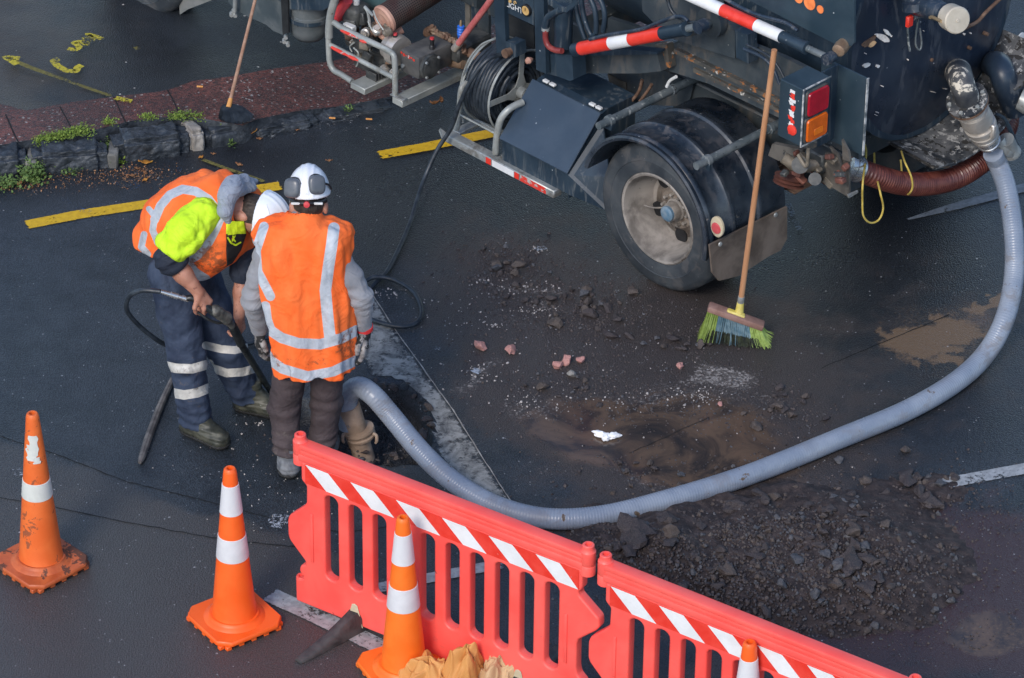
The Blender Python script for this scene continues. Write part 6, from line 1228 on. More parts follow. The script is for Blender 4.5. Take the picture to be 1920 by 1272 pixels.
def wrk(P, amp, f, seed=0., st=(1, 1, 1)):
    x, y, z = P[:, 0]*f*st[0]+seed, P[:, 1]*f*st[1]+seed*1.7, P[:, 2]*f*st[2]+seed*.6
    w = vn(x*.7+5, y*.7, z*.7)*1.6; n = vn(x+w, y+w, z-w); return amp*((1-np.abs(n)*5)*.6+1.2*vn(x*2.3+w, y*2.3, z*2.3+w)).astype(np.float32)
def snet(f, lo, hi, h):
    lo = np.array(lo, float); hi = np.array(hi, float); n = np.ceil((hi-lo)/h).astype(int)+1; hc = h*4; nc = np.ceil((hi-lo)/hc).astype(int)+2
    gc = np.stack(np.meshgrid(*[lo[i]+hc*np.arange(nc[i]) for i in range(3)], indexing='ij'), -1).reshape(-1, 3).astype(np.float32); Dc = f(gc).reshape(nc)
    idx = [np.minimum(np.round(np.arange(n[i])/4).astype(int), nc[i]-1) for i in range(3)]; D = Dc[np.ix_(*idx)].astype(np.float32); mask = np.abs(D) < h*6.5
    ii = np.argwhere(mask); D[mask] = f((lo+ii*h).astype(np.float32)); s = D < 0
    c = np.zeros(n-1, np.int8)
    for dx in (0, 1):
        for dy in (0, 1):
            for dz in (0, 1): c += s[dx:n[0]-1+dx, dy:n[1]-1+dy, dz:n[2]-1+dz]
    act = (c > 0) & (c < 8); ci = np.argwhere(act); vid = -np.ones(n-1, int); vid[act] = np.arange(len(ci)); acc = np.zeros((len(ci), 3)); cnt = np.zeros(len(ci))
    cor = [(dx, dy, dz) for dx in (0, 1) for dy in (0, 1) for dz in (0, 1)]
    for a in cor:
        for ax in range(3):
            if a[ax]: continue
            b = list(a); b[ax] = 1; va = D[ci[:, 0]+a[0], ci[:, 1]+a[1], ci[:, 2]+a[2]]; vb = D[ci[:, 0]+b[0], ci[:, 1]+b[1], ci[:, 2]+b[2]]; m = (va < 0) != (vb < 0); t = va[m]/(va[m]-vb[m]); p = np.array(a, float)[None].repeat(m.sum(), 0); p[:, ax] = t; acc[m] += p; cnt[m] += 1
    V = lo+(ci+acc/np.maximum(cnt, 1)[:, None])*h; F = []
    for ax in range(3):
        o1, o2 = (ax+1) % 3, (ax+2) % 3; sl0 = [slice(1, -1)]*3; sl0[ax] = slice(0, -1); sl1 = list(sl0); sl1[ax] = slice(1, None); e = np.argwhere(s[tuple(sl0)] != s[tuple(sl1)]); off = np.ones(3, int); off[ax] = 0; e = e+off
        neg = s[e[:, 0], e[:, 1], e[:, 2]]; q = []
        for (p1, p2) in ((0, 0), (-1, 0), (-1, -1), (0, -1)): k = e.copy(); k[:, o1] += p1; k[:, o2] += p2; q.append(vid[np.clip(k[:, 0], 0, n[0]-2), np.clip(k[:, 1], 0, n[1]-2), np.clip(k[:, 2], 0, n[2]-2)])
        q = np.stack(q, -1); q[~neg] = q[~neg][:, ::-1]; q = q[(q >= 0).all(1)]; F.append(q)
    return V, np.concatenate(F)
def sdfobj(name, f, pts, pad, h, m, parent, org, attrs=None):
    pts = np.array([np.array(p) for p in pts]); V, F = snet(f, pts.min(0)-pad, pts.max(0)+pad, h); me = bpy.data.meshes.new(name); V0 = V-org
    me.vertices.add(len(V)); me.vertices.foreach_set('co', V0.astype(np.float32).ravel()); me.loops.add(len(F)*4); me.loops.foreach_set('vertex_index', F.astype(np.int32).ravel()); me.polygons.add(len(F)); me.polygons.foreach_set('loop_start', (np.arange(len(F))*4).astype(np.int32)); me.polygons.foreach_set('loop_total', np.full(len(F), 4, np.int32)); me.update(calc_edges=True)
    me.polygons.foreach_set('use_smooth', [True]*len(F)); me.validate()
    bm = bmesh.new(); bm.from_mesh(me); bmesh.ops.recalc_face_normals(bm, faces=bm.faces); bm.to_mesh(me); bm.free()
    me.materials.append(m); o = bpy.data.objects.new(name, me); COL.objects.link(o); o.parent = parent
    px, py = pjv(V[:, 0], V[:, 1], V[:, 2])
    for k, fn in (attrs or {}).items():
        a = fn(px, py, V)
        if len(me.vertices) == len(V): setattr_f(me, k, a)
    return o
def bands(lines):
    def g(px, py, V):
        a = np.full(px.shape, -1.)
        for pts, hw in lines: a = np.maximum(a, 1-segd(px, py, pts)/hw)
        return np.clip(a, -1, 1)
    return g
def clothmat(name, col, col2, band=None, dirt=(.22, .07, .025), dth=.66, rough=.8, alt=None, wcol=(.40, .44, .49), sheen=.0, plain=False, fs=.22):
    """cloth with sewn bands, soil marks and a weave"""
    m, t, b = newmat(name); co = t.co(); n = t.noise(co, 6, 5, .6); c = t.mix(t.step(n, .3, .7), col, col2); A = t.attr('band').outputs['Fac']; D = t.attr('dirt').outputs['Fac']
    bn = t.step(t.math('ADD', A, -9. if plain else 0.), -.02, .05); fold = t.noise(co, 30, 4, .6); c = t.mix(bn, c, t.mix(t.step(fold, .3, .7), wcol, tuple(min(1, x*1.22) for x in wcol)))
    df = t.step(t.math('ADD', t.noise(co, 26, 6, .7), t.math('MULTIPLY', D, .3)), dth, dth+.14); c = t.mix(t.math('MULTIPLY', df, .8), c, dirt)
    t.link(c, b.inputs['Base Color']); t.link(t.mix(bn, rough, .5), b.inputs['Roughness']); nf_ = t.new('ShaderNodeTexNoise'); nf_.inputs['Scale'].default_value = 7; nf_.inputs['Detail'].default_value = 3; nf_.inputs['Distortion'].default_value = 1.2; t.link(co, nf_.inputs['Vector'])
    rdg = t.math('SUBTRACT', 1.0, t.math('MULTIPLY', t.math('ABSOLUTE', t.math('SUBTRACT', nf_.outputs['Fac'], .5)), 9.0), clamp=True); b0_ = t.bump(rdg, fs, .012); t.link(t.bump(t.noise(co, 150, 3, .6), .15, .002, b0_), b.inputs['Normal'])
    if sheen: b.inputs['Sheen Weight'].default_value = sheen
    return m
ORG = (.96, .135, .014); ORG2 = (.96, .18, .035)
M['vestA'] = clothmat('orange_vest_with_tape', ORG, ORG2, dth=.74); M['vestB'] = clothmat('orange_vest_with_soiled_tape', ORG, ORG2, dth=.72, wcol=(.36, .39, .43))
M['shirtB'] = clothmat('black_shirt_with_lime_top', (.006, .006, .008), (.012, .012, .014), wcol=(.55, .72, .02), dth=.95)
M['lime'] = clothmat('lime_fleece_soiled', (.50, .78, .012), (.58, .84, .03), dirt=(.20, .32, .03), dth=.70, plain=True, fs=.35); M['greyfleece'] = clothmat('grey_fleece_creased', (.19, .20, .225), (.28, .285, .31), dirt=(.20, .17, .15), dth=.62, plain=True, fs=.3, sheen=.2); M['hood'] = clothmat('blue_grey_hood_creased', (.20, .235, .30), (.29, .325, .39), dirt=(.14, .15, .17), dth=.68, plain=True, fs=.5, sheen=.2); M['navycloth'] = clothmat('navy_cloth_creased', (.007, .012, .026), (.016, .025, .046), dth=.95, plain=True, fs=.4)
M['trB'] = clothmat('navy_workwear_with_bands', (.012, .022, .050), (.040, .060, .105), wcol=(.48, .47, .44), dirt=(.12, .10, .09), dth=.70)
M['trA'] = clothmat('brown_grey_trousers', (.040, .029, .032), (.072, .054, .058), dirt=(.11, .09, .085), dth=.72)
def hand_prims(P, wr, f, n, curl, d, k=.010, s=1., side=1, spread=.006):
    """wrist wr, finger direction f, palm normal n; side=+1 thumb on the f x n side"""
    f = fa(f)/np.linalg.norm(f); n = fa(n); n = n-f*(n@f); n /= np.linalg.norm(n); t = np.cross(f, n)*side; wr = fa(wr)
    for o in (-.026, -.009, .009, .026): d = sm(d, rc(P, wr+f*.010*s+t*o*.7*s, wr+f*.078*s+t*o*s, .015*s, .0125*s), .014)
    Ls = (.040, .030, .022)
    for i, (o, lf) in enumerate(((.030, .95), (.0105, 1.06), (-.010, 1.), (-.029, .82))):
        p = wr+f*.083*s+t*o*s; a = 0.; r = .0098*s if i < 3 else .0085*s
        for j, L in enumerate(Ls):
            a += curl*(.95, 1.15, .8)[j]*(1+.06*(i-1)); dr = f*math.cos(a)+n*math.sin(a); q = p+dr*L*lf*s; d = sm(d, rc(P, p, q, r, r*.92), k*.6); p = q; r *= .93
    p = wr+f*.022*s+t*.030*s; dr = f*.62+t*.62+n*.35; dr /= np.linalg.norm(dr); q = p+dr*.042*s; d = sm(d, rc(P, p, q, .0145*s, .0115*s), .012); dr2 = f*.80-t*.08+n*.62*min(1, curl*1.2); dr2 /= np.linalg.norm(dr2); q2 = q+dr2*.034*s; d = sm(d, rc(P, q, q2, .0112*s, .0095*s), .006); d = sm(d, rc(P, q2, q2+(dr2-t*.2)*.022*s, .0095*s, .008*s), .006); return d
def frame3(z, y):
    z = np.array(z, float); z /= np.linalg.norm(z); y = np.array(y, float); y -= z*(y@z); y /= np.linalg.norm(y); return np.stack([np.cross(y, z), y, z], 1)
# ================================================================== standing worker seen from behind
Y0 = G(541, 893)[1]
def A(px, py, d=0.): return W(px, py, Y0+d)
pa = empty('person', (A(578, 700, .05)[0], Y0+.05, 0)); OA = np.array(pa.location); tag(pa, 'worker seen from behind in orange vest, brown trousers and white helmet with ear muffs', 'person')
ankL, kneL, hipL = A(541, 862, .04), A(533, 765, .10), A(553, 640, .06); ankR, kneR, hipR = A(603, 850, .10), A(612, 752, .13), A(612, 640, .06)
shL, elL, wrL = A(497, 478, .06), A(474, 562, .07), A(487, 618, .17); shR, elR, wrR = A(634, 480, .07), A(676, 556, .04), A(683, 618, .10)
neck, headc = A(570, 428, .09), A(579, 372, .155)
hup = np.array([-.02, .42, .90]); hF = frame3(hup, (0.03, 1, -.45))   # head axes: x side, y face direction, z crown
def bodyA(P):
    d = el(P, headc, (.076, .096, .112), hF); d = sm(d, rc(P, headc-hup*.05, neck, .058, .062), .03); d = sm(d, el(P, headc+hF[:, 1]*.075-hF[:, 2]*.075, (.048, .04, .04), hF), .03)
    d = sm(d, rc(P, headc+hF[:, 1]*.096-hF[:, 2]*.015, headc+hF[:, 1]*.112-hF[:, 2]*.04, .010, .014), .01)
    for s in (-1, 1): d = sm(d, el(P, headc+hF[:, 0]*.082*s-hF[:, 2]*.045-hF[:, 1]*.012, (.014, .022, .032), hF), .006)
    ch = (shL+shR)/2; pe = (hipL+hipR)/2+np.array([0, 0, .06]); d = sm(d, rc(P, neck, ch+np.array([0, .02, -.02]), .07, .10), .06); d = sm(d, rc(P, shL, shR, .042, .042), .05)
    d = sm(d, rc(P, ch+np.array([-.06, 0, -.12]), pe+np.array([-.05, 0, 0]), .12, .11), .06); d = sm(d, rc(P, ch+np.array([.06, 0, -.12]), pe+np.array([.05, 0, 0]), .12, .11), .06)
    for a, b, c in ((hipL, kneL, ankL), (hipR, kneR, ankR)): d = sm(d, chain(P, [a, b, c], [.085, .058, .042], .03), .04)
    for a, b, c in ((shL, elL, wrL), (shR, elR, wrR)): d = sm(d, chain(P, [a, b, c], [.038, .042, .028], .02), .03)
    d = hand_prims(P, wrL+np.array([0, 0, -.01]), A(483, 665, .17)-wrL, (.9, .2, .1), .38, d, side=1); d = hand_prims(P, wrR+np.array([0, 0, -.01]), A(688, 668, .06)-wrR, (-.9, .35, .1), .30, d, side=-1); return d
ptsA = [ankL+[0, .15, -.09], ankR+[0, .15, -.09], shL, shR, elL, elR, headc+[0, .12, .12], A(483, 670, .15), A(690, 680, .07), headc]
sdfobj('body', bodyA, ptsA, .09, .0065, M['skin'], pa, OA)
# gloves, hoodie, trousers
def gloveA(P):
    big = np.full(len(P), 9., np.float32); a = hand_prims(P, wrL+np.array([0, 0, -.01]), A(483, 665, .17)-wrL, (.9, .2, .1), .38, big, side=1); b = hand_prims(P, wrR+np.array([0, 0, -.01]), A(688, 668, .06)-wrR, (-.9, .35, .1), .30, big, side=-1)
    a = sm(a, rc(P, wrL+np.array([0, 0, .02]), wrL, .036, .032), .02); b = sm(b, rc(P, wrR+np.array([0, 0, .0]), wrR-np.array([0, 0, .01]), .034, .030), .02); return np.minimum(a, b)-.004+wrk(P, .0012, 40)
for nm, hp_c, w_ in (('glove', A(483, 668, .17), wrL), ('glove', A(688, 672, .06), wrR)):
    sdfobj(nm, gloveA, [w_+[0, 0, .03], hp_c], .075, .0045, M['glove'], pa, OA)
def sleeveA(P):
    d = np.minimum(chain(P, [shL, shL*.5+elL*.5, elL, wrL+np.array([.0, -.0, .01])], [.048, .060, .058, .044], .02), chain(P, [shR, shR*.5+elR*.5, elR, wrR+np.array([0, 0, .01])], [.052, .064, .060, .042], .02)); d = sm(d, rc(P, shL, shR, .050, .050), .04)
    d = sm(d, rc(P, neck+np.array([0, 0, .0]), neck+hup*.030, .082, .078), .03)
    dn = np.minimum(np.linalg.norm(P-fa(elL), axis=1), np.linalg.norm(P-fa(elR), axis=1)); fold = np.clip(1-dn/.16, 0, 1)
    return d+wrk(P, .0045, 9, 2., (.8, .8, 1.7))+fold*.005*np.sin(P[:, 2]*105+8*vn(P[:, 0]*9, P[:, 1]*9, P[:, 2]*6))
sdfobj('hoodie', sleeveA, [shL, shR, elL, elR, wrL, wrR, neck+[0, 0, .05]], .11, .0065, M['greyfleece'], pa, OA)
zlev = [A(580, 716, -.09)[2], A(580, 600, -.08)[2], A(575, 520, -.06)[2], A(575, 465, -.02)[2], A(575, 432, .03)[2]]
cxs = [A(587, 700, .0)[0], A(579, 600, 0)[0], A(568, 520, .0)[0], A(564, 465, .0)[0], A(566, 432, .0)[0]]; hws = [.205, .212, .232, .262, .235]; cys = [Y0+.05, Y0+.055, Y0+.07, Y0+.08, Y0+.09]; hds = [.150, .142, .140, .122, .095]
def vestA(P):
    z = P[:, 2]; cx = np.interp(z, zlev, cxs); cy = np.interp(z, zlev, cys); hw = np.interp(z, zlev, hws); hd = np.interp(z, zlev, hds)
    x = (P[:, 0]-cx)/hw; y = (P[:, 1]-cy)/hd; rr = (np.abs(x)**2.4+np.abs(y)**2.4)**(1/2.4); d = (rr-1)*np.minimum(hw, hd)
    top = (z-(zlev[4]+.022-.26*np.maximum(0, np.abs(P[:, 0]-cxs[4]-.004)-.11)))*.92; d = smx(d, top, .035)
    hem = (zlev[0]+.022*np.sin(x*2.2+1.2)+.008*np.sin(x*9)-.012-z); x0_ = x; 
    ld = 1-.0*z; a = np.arctan2(y, x); fl = np.interp(z, [zlev[0], zlev[2], zlev[3]], [1., .55, .15])
    d = d+fl*(.010*np.sin(a*7+3*vn(z*3, z*0+1, z*0)*3+z*2.5)+.005*np.sin(a*15+z*7))+wrk(P, .009, 5, 3., (1.3, 1, .5))+wrk(P, .008, 7, 9., (2.0, 1, .32))+wrk(P, .0045, 11, 4., (1, 1, .7))
    d = smx(d, hem, .004)
    col = rc(P, neck+np.array([0, -.008, -.02]), neck+hup*.034, .118, .098); d = sm(d, col, .022)
    inner = rc(P, neck-hup*.2, neck+hup*.4, .083, .080); d = np.maximum(d, -np.where(P[:, 2] > neck[2]-.05, inner, 9)); return d
stA = [([(495, 425), (480, 470), (483, 510), (498, 538), (507, 556)], 9), ([(497, 575), (500, 600), (507, 620), (528, 634), (560, 644), (600, 646), (640, 635), (668, 620)], 10), ([(626, 428), (622, 460), (616, 500), (610, 545), (614, 590), (619, 636)], 11), ([(495, 655), (507, 676), (530, 692), (577, 706), (625, 697), (672, 674)], 9.5)]
def dirtA(px, py, V): return np.clip(.9*ell(px, py, 650, 640, 18, 35, 0, .7)+.8*ell(px, py, 510, 665, 22, 16, 30, .8)+.6*ell(px, py, 480, 455, 24, 20, 0, .8)+.55*ell(px, py, 560, 685, 70, 16, 5, .8)+.5*ell(px, py, 568, 515, 14, 10, 0, .7)+.35*ell(px, py, 600, 660, 60, 30, 0, .6), 0, 1)
vp = [np.array([cxs[0]-.27, Y0-.13, zlev[0]-.05]), np.array([cxs[0]+.27, Y0+.24, neck[2]+.11]), np.array([cxs[3]-.30, Y0, 1.2])]
sdfobj('hi_vis_vest', vestA, vp, .03, .0065, M['vestA'], pa, OA, {'band': bands(stA), 'dirt': dirtA})
def hemA(P):   # dark lining that shows as a thin edge below the hem
    z = P[:, 2]; cx = np.interp(z, zlev, cxs); cy = np.interp(z, zlev, cys); x = (P[:, 0]-cx)/.168; y = (P[:, 1]-cy)/.112; d = ((np.abs(x)**2.4+np.abs(y)**2.4)**(1/2.4)-1)*.13
    return np.maximum(np.maximum(d, z-zlev[0]-.06), zlev[0]+.022*np.sin(x*2.1+1.2)-.028-z)
sdfobj('vest_lining', hemA, [vp[0]-[0, 0, .02], vp[1]*[1, 1, 0]+[0, 0, zlev[0]+.08]], .03, .008, M['navycloth'], pa, OA)
def trousA(P):
    def leg(a, b, c, s):
        d = chain(P, [a, b, c+np.array([0, 0, -.005])], [.098, .079, .063], .03); zz = P[:, 2]; lo_ = np.clip(1-(zz-c[2])/.17, 0, 1); mid = np.clip(1-np.abs(zz-b[2])/.14, 0, 1)
        return d-lo_*.010*(1+np.sin(zz*125+7*vn(P[:, 0]*7+s, P[:, 1]*7, zz*5)))-mid*.004*np.sin(zz*75+6*vn(P[:, 0]*8, P[:, 1]*8+s, zz*3))
    d = sm(leg(hipL, kneL, ankL, 0), leg(hipR, kneR, ankR, 4), .018); pe = (hipL+hipR)/2+np.array([0, 0, .04]); d = sm(d, el(P, pe, (.185, .135, .14)), .04)
    pk = el(P, A(652, 700, .0)+np.array([-.035, .09, .02]), (.03, .06, .08)); d = sm(d, pk, .01); d = np.maximum(d, ankL[2]+.045-P[:, 2]+.012*vn(P[:, 0]*14, P[:, 1]*14, P[:, 2]*0)); return d+wrk(P, .0045, 8, 7., (1, 1, 1.5))
sdfobj('trousers', trousA, [ankL, ankR, hipL+[-.1, 0, .15], hipR+[.1, 0, .1]], .13, .0065, M['trA'], pa, OA, {'band': lambda px, py, V: px*0-1, 'dirt': lambda px, py, V: .5*ell(px, py, 540, 830, 60, 40, 0, .6)+.2})
def boot(P, an, fwd, w=.052, hgt=.17):
    an = np.array(an, float); f = np.array(fwd, float); f[2] = 0; f /= np.linalg.norm(f); b0 = np.array([an[0], an[1], 0.]); heel = b0-f*.035+np.array([0, 0, .048]); toe = b0+f*.165+np.array([0, 0, .042])
    d = rc(P, heel, toe, w, w*.92); d = sm(d, rc(P, heel+np.array([0, 0, .02])+f*.02, b0+f*.01+np.array([0, 0, hgt]), w, w*.98), .03); d = sm(d, rc(P, b0+f*.03+np.array([0, 0, .10]), b0+f*.12+np.array([0, 0, .055]), .05, .045), .03); d = smx(d, .004-P[:, 2], .006); return d
def bootobj(an, fwd, m, par, org, w=.052, hgt=.20):
    f = np.array(fwd, float); f[2] = 0; f /= np.linalg.norm(f); b0 = np.array([an[0], an[1], 0.]); o = sdfobj('boot', lambda P: np.maximum(boot(P, an, fwd, w, hgt)+wrk(P, .003, 22, 2.)+.0018*np.sin(P[:, 2]*260), P[:, 2]-hgt-.02), [b0, b0+[0, 0, hgt], b0+f*.2, b0-f*.05], .075, .006, m, par, org)
    sdfobj('sole', lambda P: np.maximum(boot(P, an, fwd, w+.007, hgt), np.maximum(P[:, 2]-.028-.003*np.sign(np.sin((P@fa(f))*330)), .001-P[:, 2])), [b0, b0+[0, 0, .03], b0+f*.2, b0-f*.05], .08, .006, M['sole'], o, org)
bootobj(ankL+[0, .0, 0], (-.1, 1, 0), M['bootgrey'], pa, OA); bootobj(ankR, (.25, 1, 0), M['bootgrey'], pa, OA)
b = MB(); b.lathe(wrR-OA+np.array([0, 0, .012]), (.03, .1, -1), [(-.013, .040), (-.012, .045), (.012, .044), (.013, .038)], 20); b.build('red_wristband', M['redcuff'], pa)
b = MB(); b.lathe(wrL-OA+np.array([0, 0, .022]), (.1, .3, -1), [(-.012, .040), (-.011, .045), (.012, .043), (.013, .036)], 20); b.build('black_wristband', M['blackplas'], pa)
# hair, helmet, ear muffs
def hairA(P):
    d = el(P, headc-hF[:, 1]*.006, (.081, .097, .115), hF)+.0012*np.sin(P[:, 0]*700)+wrk(P, .0015, 60); q = (P-fa(headc))@fa(hF); d = np.maximum(d, q[:, 1]-.020+.5*np.maximum(0, -q[:, 2]-.02)); return np.maximum(d, -q[:, 2]-.080)
sdfobj('hair', hairA, [headc], .14, .005, M['hair'], pa, OA)
def helmet(name, c, Fm, parent, org, m, s=1., ridge=True):
    """shell: axes x side, y front, z crown"""
    Fm = np.array(Fm); c = np.array(c)
    def f(P):
        q = (P-fa(c))@fa(Fm)/s; k = 1+.035*np.clip(q[:, 2]/.13, 0, 1)*0; up_ = el(q, (0, 0, .0), (.104, .134, .138))
        if ridge: up_ = up_-.004*np.exp(-((np.abs(q[:, 0])-.030)/.006)**2)*(q[:, 2] > 0)-.005*np.exp(-(q[:, 0]/.016)**2)*(q[:, 2] > .02)
        d = np.maximum(up_, -q[:, 2]+.0); brim = np.maximum(el(q, (0, .020, -.004), (.1055, .136, .50)), np.abs(q[:, 2]+.004+.10*np.maximum(0, q[:, 1]-.09))-.006); brim2 = np.maximum(el(q, (0, 0, -.004), (.1065, .1365, .5)), np.abs(q[:, 2]+.002)-.006); d = sm(d, np.minimum(brim, brim2), .008); d = np.maximum(d, -el(q, (0, 0, -.003), (.096, .126, .128))); return d*s
    return sdfobj(name, f, [c], .19, .005, m, parent, org)
hc_ = headc+hF[:, 2]*.030; hv = frame3((-.02, .30, .95), (.03, 1, -.3)); hA = helmet('helmet', hc_, hv, pa, OA, M['helmet2'])
b = MB(); n = 40; vs = []; fs = []
for i in range(n):
    a = R(200+140*i/(n-1))
    for z in (-.040, -.018): q = hv@np.array([.100*math.cos(a), .128*math.sin(a), z]); vs.append(hc_-OA+q)
    if i: k = 2*i; fs.append((k-2, k, k+1, k-1))
b.add(vs, fs); hs_ = b.build('headband', M['blackplas'], hA); md = hs_.modifiers.new('t', 'SOLIDIFY'); md.thickness = .004
for x in (-.055, .055):
    q = hv@np.array([x, -.116, -.030]); b = MB(); b.box(Vector(tuple(hc_-OA+q))-Vector((.022, .004, .006)), Vector(tuple(hc_-OA+q))+Vector((.022, .004, .006)), 0, .002); b.build('pale_strap_slot', M['white'], hs_)
q = hv@np.array([0, -.132, -.030]); b = MB(); b.lathe(hc_-OA+q, (0, -1, .25), [(0, .016), (.010, .015), (.012, .006), (.012, 0)], 16); b.build('adjuster_knob', M['redplas'], hs_)
def muff(px, py, d, nrm, rz, parent, org, size=(.042, .048, .022)):
    c = W(px, py, d); Fz = frame3(nrm, (0, 0, 1)); cs, sn = math.cos(rz), math.sin(rz); Fz = Fz@np.array([[cs, -sn, 0], [sn, cs, 0], [0, 0, 1]])
    def f(P):
        q = (P-fa(c))@fa(Fz); r = fa(size); k = (np.abs(q[:, 0]/r[0])**3.2+np.abs(q[:, 1]/r[1])**3.2+np.abs(q[:, 2]/r[2])**3.2)**(1/3.2); return (k-1)*r[2]
    o = sdfobj('ear_muff', f, [c], .075, .0045, M['cupgrey'], parent, org)
    def g(P): q = (P-fa(c))@fa(Fz); r = np.hypot(q[:, 0]/size[0], q[:, 1]/size[1]); return np.maximum(np.abs(r-.85)*.03-.008, np.abs(q[:, 2]+.022)-.012)
    sdfobj('cushion', g, [c], .075, .0045, M['blackplas'], o, org)
    return c
c1 = muff(548, 353, hc_[1]-.095, (-.35, -.85, .42), .15, hA, OA); c2 = muff(594, 347, hc_[1]-.085, (.30, -.85, .45), -.1, hA, OA)
for s, c in ((-1, c1), (1, c2)):
    b = MB(); a0 = hc_+hv@np.array([.108*s, .01, .015]); b.tube([a0-OA, (a0+c)/2-OA+np.array([.02*s, -.01, .02]), c-OA+np.array([0, .02, .0])], .006, 8); b.build('muff_arm', M['blackplas'], hA)
# ================================================================== bending worker facing right
Y1 = G(385, 822)[1]
def B(px, py, d=0.): return W(px, py, Y1+d)
pb = empty('person', (B(370, 700, .15)[0], Y1+.15, 0)); OB = np.array(pb.location); tag(pb, 'bending worker with lime sleeve and orange vest, white helmet on his bowed head', 'person')
an1, kn1, hp1 = B(366, 782, .03), B(350, 668, .05), B(322, 520, .12); an2, kn2, hp2 = B(468, 748, .26), B(425, 655, .24), B(372, 528, .28)
pel = B(338, 490, .20); chs = B(398, 412, .13); sR, eR, wR_ = B(372, 412, -.05), B(320, 486, -.13), B(372, 548, -.16); sL, eL, wL_ = B(452, 432, .20), B(457, 520, .12), B(448, 592, .03)
nkB = B(434, 388, .08); hcB = B(474, 401, .05); axB = np.array([.88, -.46, .0]); axB /= np.linalg.norm(axB); hFB = frame3(axB, (-.12, -.12, -.98))
hdR = (B(391, 575, -.16)-wR_); hdL = (B(454, 622, .02)-wL_)
def handsB(P, d):
    d = hand_prims(P, wR_, hdR, (.25, .2, -.95), .78, d, s=1.05, side=-1); return hand_prims(P, wL_, hdL, (-.9, .25, -.15), .80, d, s=1.0, side=1)
def bodyB(P):
    d = el(P, hcB, (.076, .096, .112), hFB); d = sm(d, rc(P, hcB-axB*.05, nkB, .060, .066), .03); d = sm(d, el(P, hcB+hFB[:, 1]*.070-axB*.07, (.050, .045, .042), hFB), .03); d = sm(d, rc(P, hcB+hFB[:, 1]*.098-axB*.012, hcB+hFB[:, 1]*.116-axB*.040, .009, .014), .010)
    for s in (-1, 1): d = sm(d, el(P, hcB+hFB[:, 0]*.080*s-axB*.016-hFB[:, 1]*.006, (.013, .022, .032), hFB), .006)
    d = sm(d, rc(P, nkB, chs, .075, .12), .06); d = sm(d, rc(P, chs, pel, .14, .13), .08); d = sm(d, rc(P, sR, sL, .065, .065), .05)
    for a, b_, c in ((hp1, kn1, an1), (hp2, kn2, an2)): d = sm(d, chain(P, [a, b_, c], [.088, .060, .044], .03), .05)
    d = sm(d, chain(P, [sR, eR], [.055, .048], .02), .04); d = sm(d, chain(P, [eR, eR*.55+wR_*.45, wR_], [.050, .047, .030], .02), .01); d = sm(d, chain(P, [sL, eL, eL*.6+wL_*.4, wL_], [.052, .044, .043, .029], .02), .04); return handsB(P, d)
ptsB = [an1+[0, 0, -.09], an2+[.15, 0, -.09], pel, chs, sR, eR, wR_, eL, wL_, hcB+[.05, 0, .05], hcB-[0, .06, .08], B(454, 635, .0), hp1, hp2, chs+[0, 0, .1]]
sdfobj('body', bodyB, ptsB, .12, .0065, M['skin'], pb, OB)
vc = [B(292, 452, .20), B(330, 425, .19), B(372, 405, .16), B(418, 392, .12), B(455, 388, .13)]
def vestraw(P):
    d = chain(P, vc, [.115, .175, .195, .175, .10], .08); d = sm(d, rc(P, B(395, 455, .06), B(375, 480, .10), .140, .125), .06); d = sm(d, rc(P, B(430, 440, .12), B(452, 440, .18), .12, .10), .06); d = sm(d, rc(P, B(292, 440, .15), B(281, 462, .10), .05, .035), .05); d = sm(d, rc(P, B(300, 450, .10), B(300, 470, .08), .055, .045), .05); return d
def vestB(P):
    d = vestraw(P); d = d+wrk(P, .013, 5.0, 11., (1, 1, 1))+wrk(P, .005, 12, 12.)
    nk = rc(P, nkB, nkB+axB*.3, .085, .10); d = smx(d, -nk, .02)
    px, py = pjv(P[:, 0], P[:, 1], P[:, 2]); low = (py-np.interp(px, [250, 262, 285, 300, 345, 355, 372, 395, 425, 445, 462, 490], [466, 472, 484, 478, 488, 512, 531, 522, 502, 490, 474, 470]))/375.; d = smx(d, low*.8, .006); return d
def lowline(px): return np.interp(px, [250, 262, 285, 300, 345, 355, 372, 395, 425, 445, 462, 490], [466, 472, 484, 478, 488, 512, 531, 522, 502, 490, 474, 470])
stB = [([(290, 412), (301, 386), (318, 366), (342, 355), (367, 359), (391, 374), (408, 396), (412, 412), (404, 431), (391, 455), (371, 479), (350, 490)], 8.5), ([(290, 410), (286, 432), (296, 456)], 6.5), ([(350, 490), (365, 511), (386, 524)], 9), ([(270, 440), (265, 463), (277, 477)], 6.5), ([(279, 392), (289, 404)], 5.5), ([(470, 336), (484, 350)], 4)]
def dirtB(px, py, V): return np.clip(1.*ell(px, py, 400, 495, 32, 26, 0, .6)+.9*ell(px, py, 375, 480, 26, 16, -40, .7)+.35*ell(px, py, 400, 440, 40, 60, 0, .6)+.5*ell(px, py, 368, 382, 8, 8, 0, .6)+.5*ell(px, py, 285, 470, 20, 16, 0, .7), 0, 1)
sdfobj('hi_vis_vest', vestB, vc, .24, .0065, M['vestB'], pb, OB, {'band': bands(stB), 'dirt': dirtB})
def inpoly(px, py, poly):
    d = np.full(px.shape, 1e9); s = np.zeros(px.shape, bool); n = len(poly)
    for i in range(n):
        (x0, y0), (x1, y1) = poly[i], poly[(i+1) % n]; d = np.minimum(d, segd(px, py, [(x0, y0), (x1, y1)])); c = ((y0 > py) != (y1 > py)) & (px < (x1-x0)*(py-y0)/((y1-y0) if y1 != y0 else 1e-9)+x0); s ^= c
    return np.where(s, -d, d)
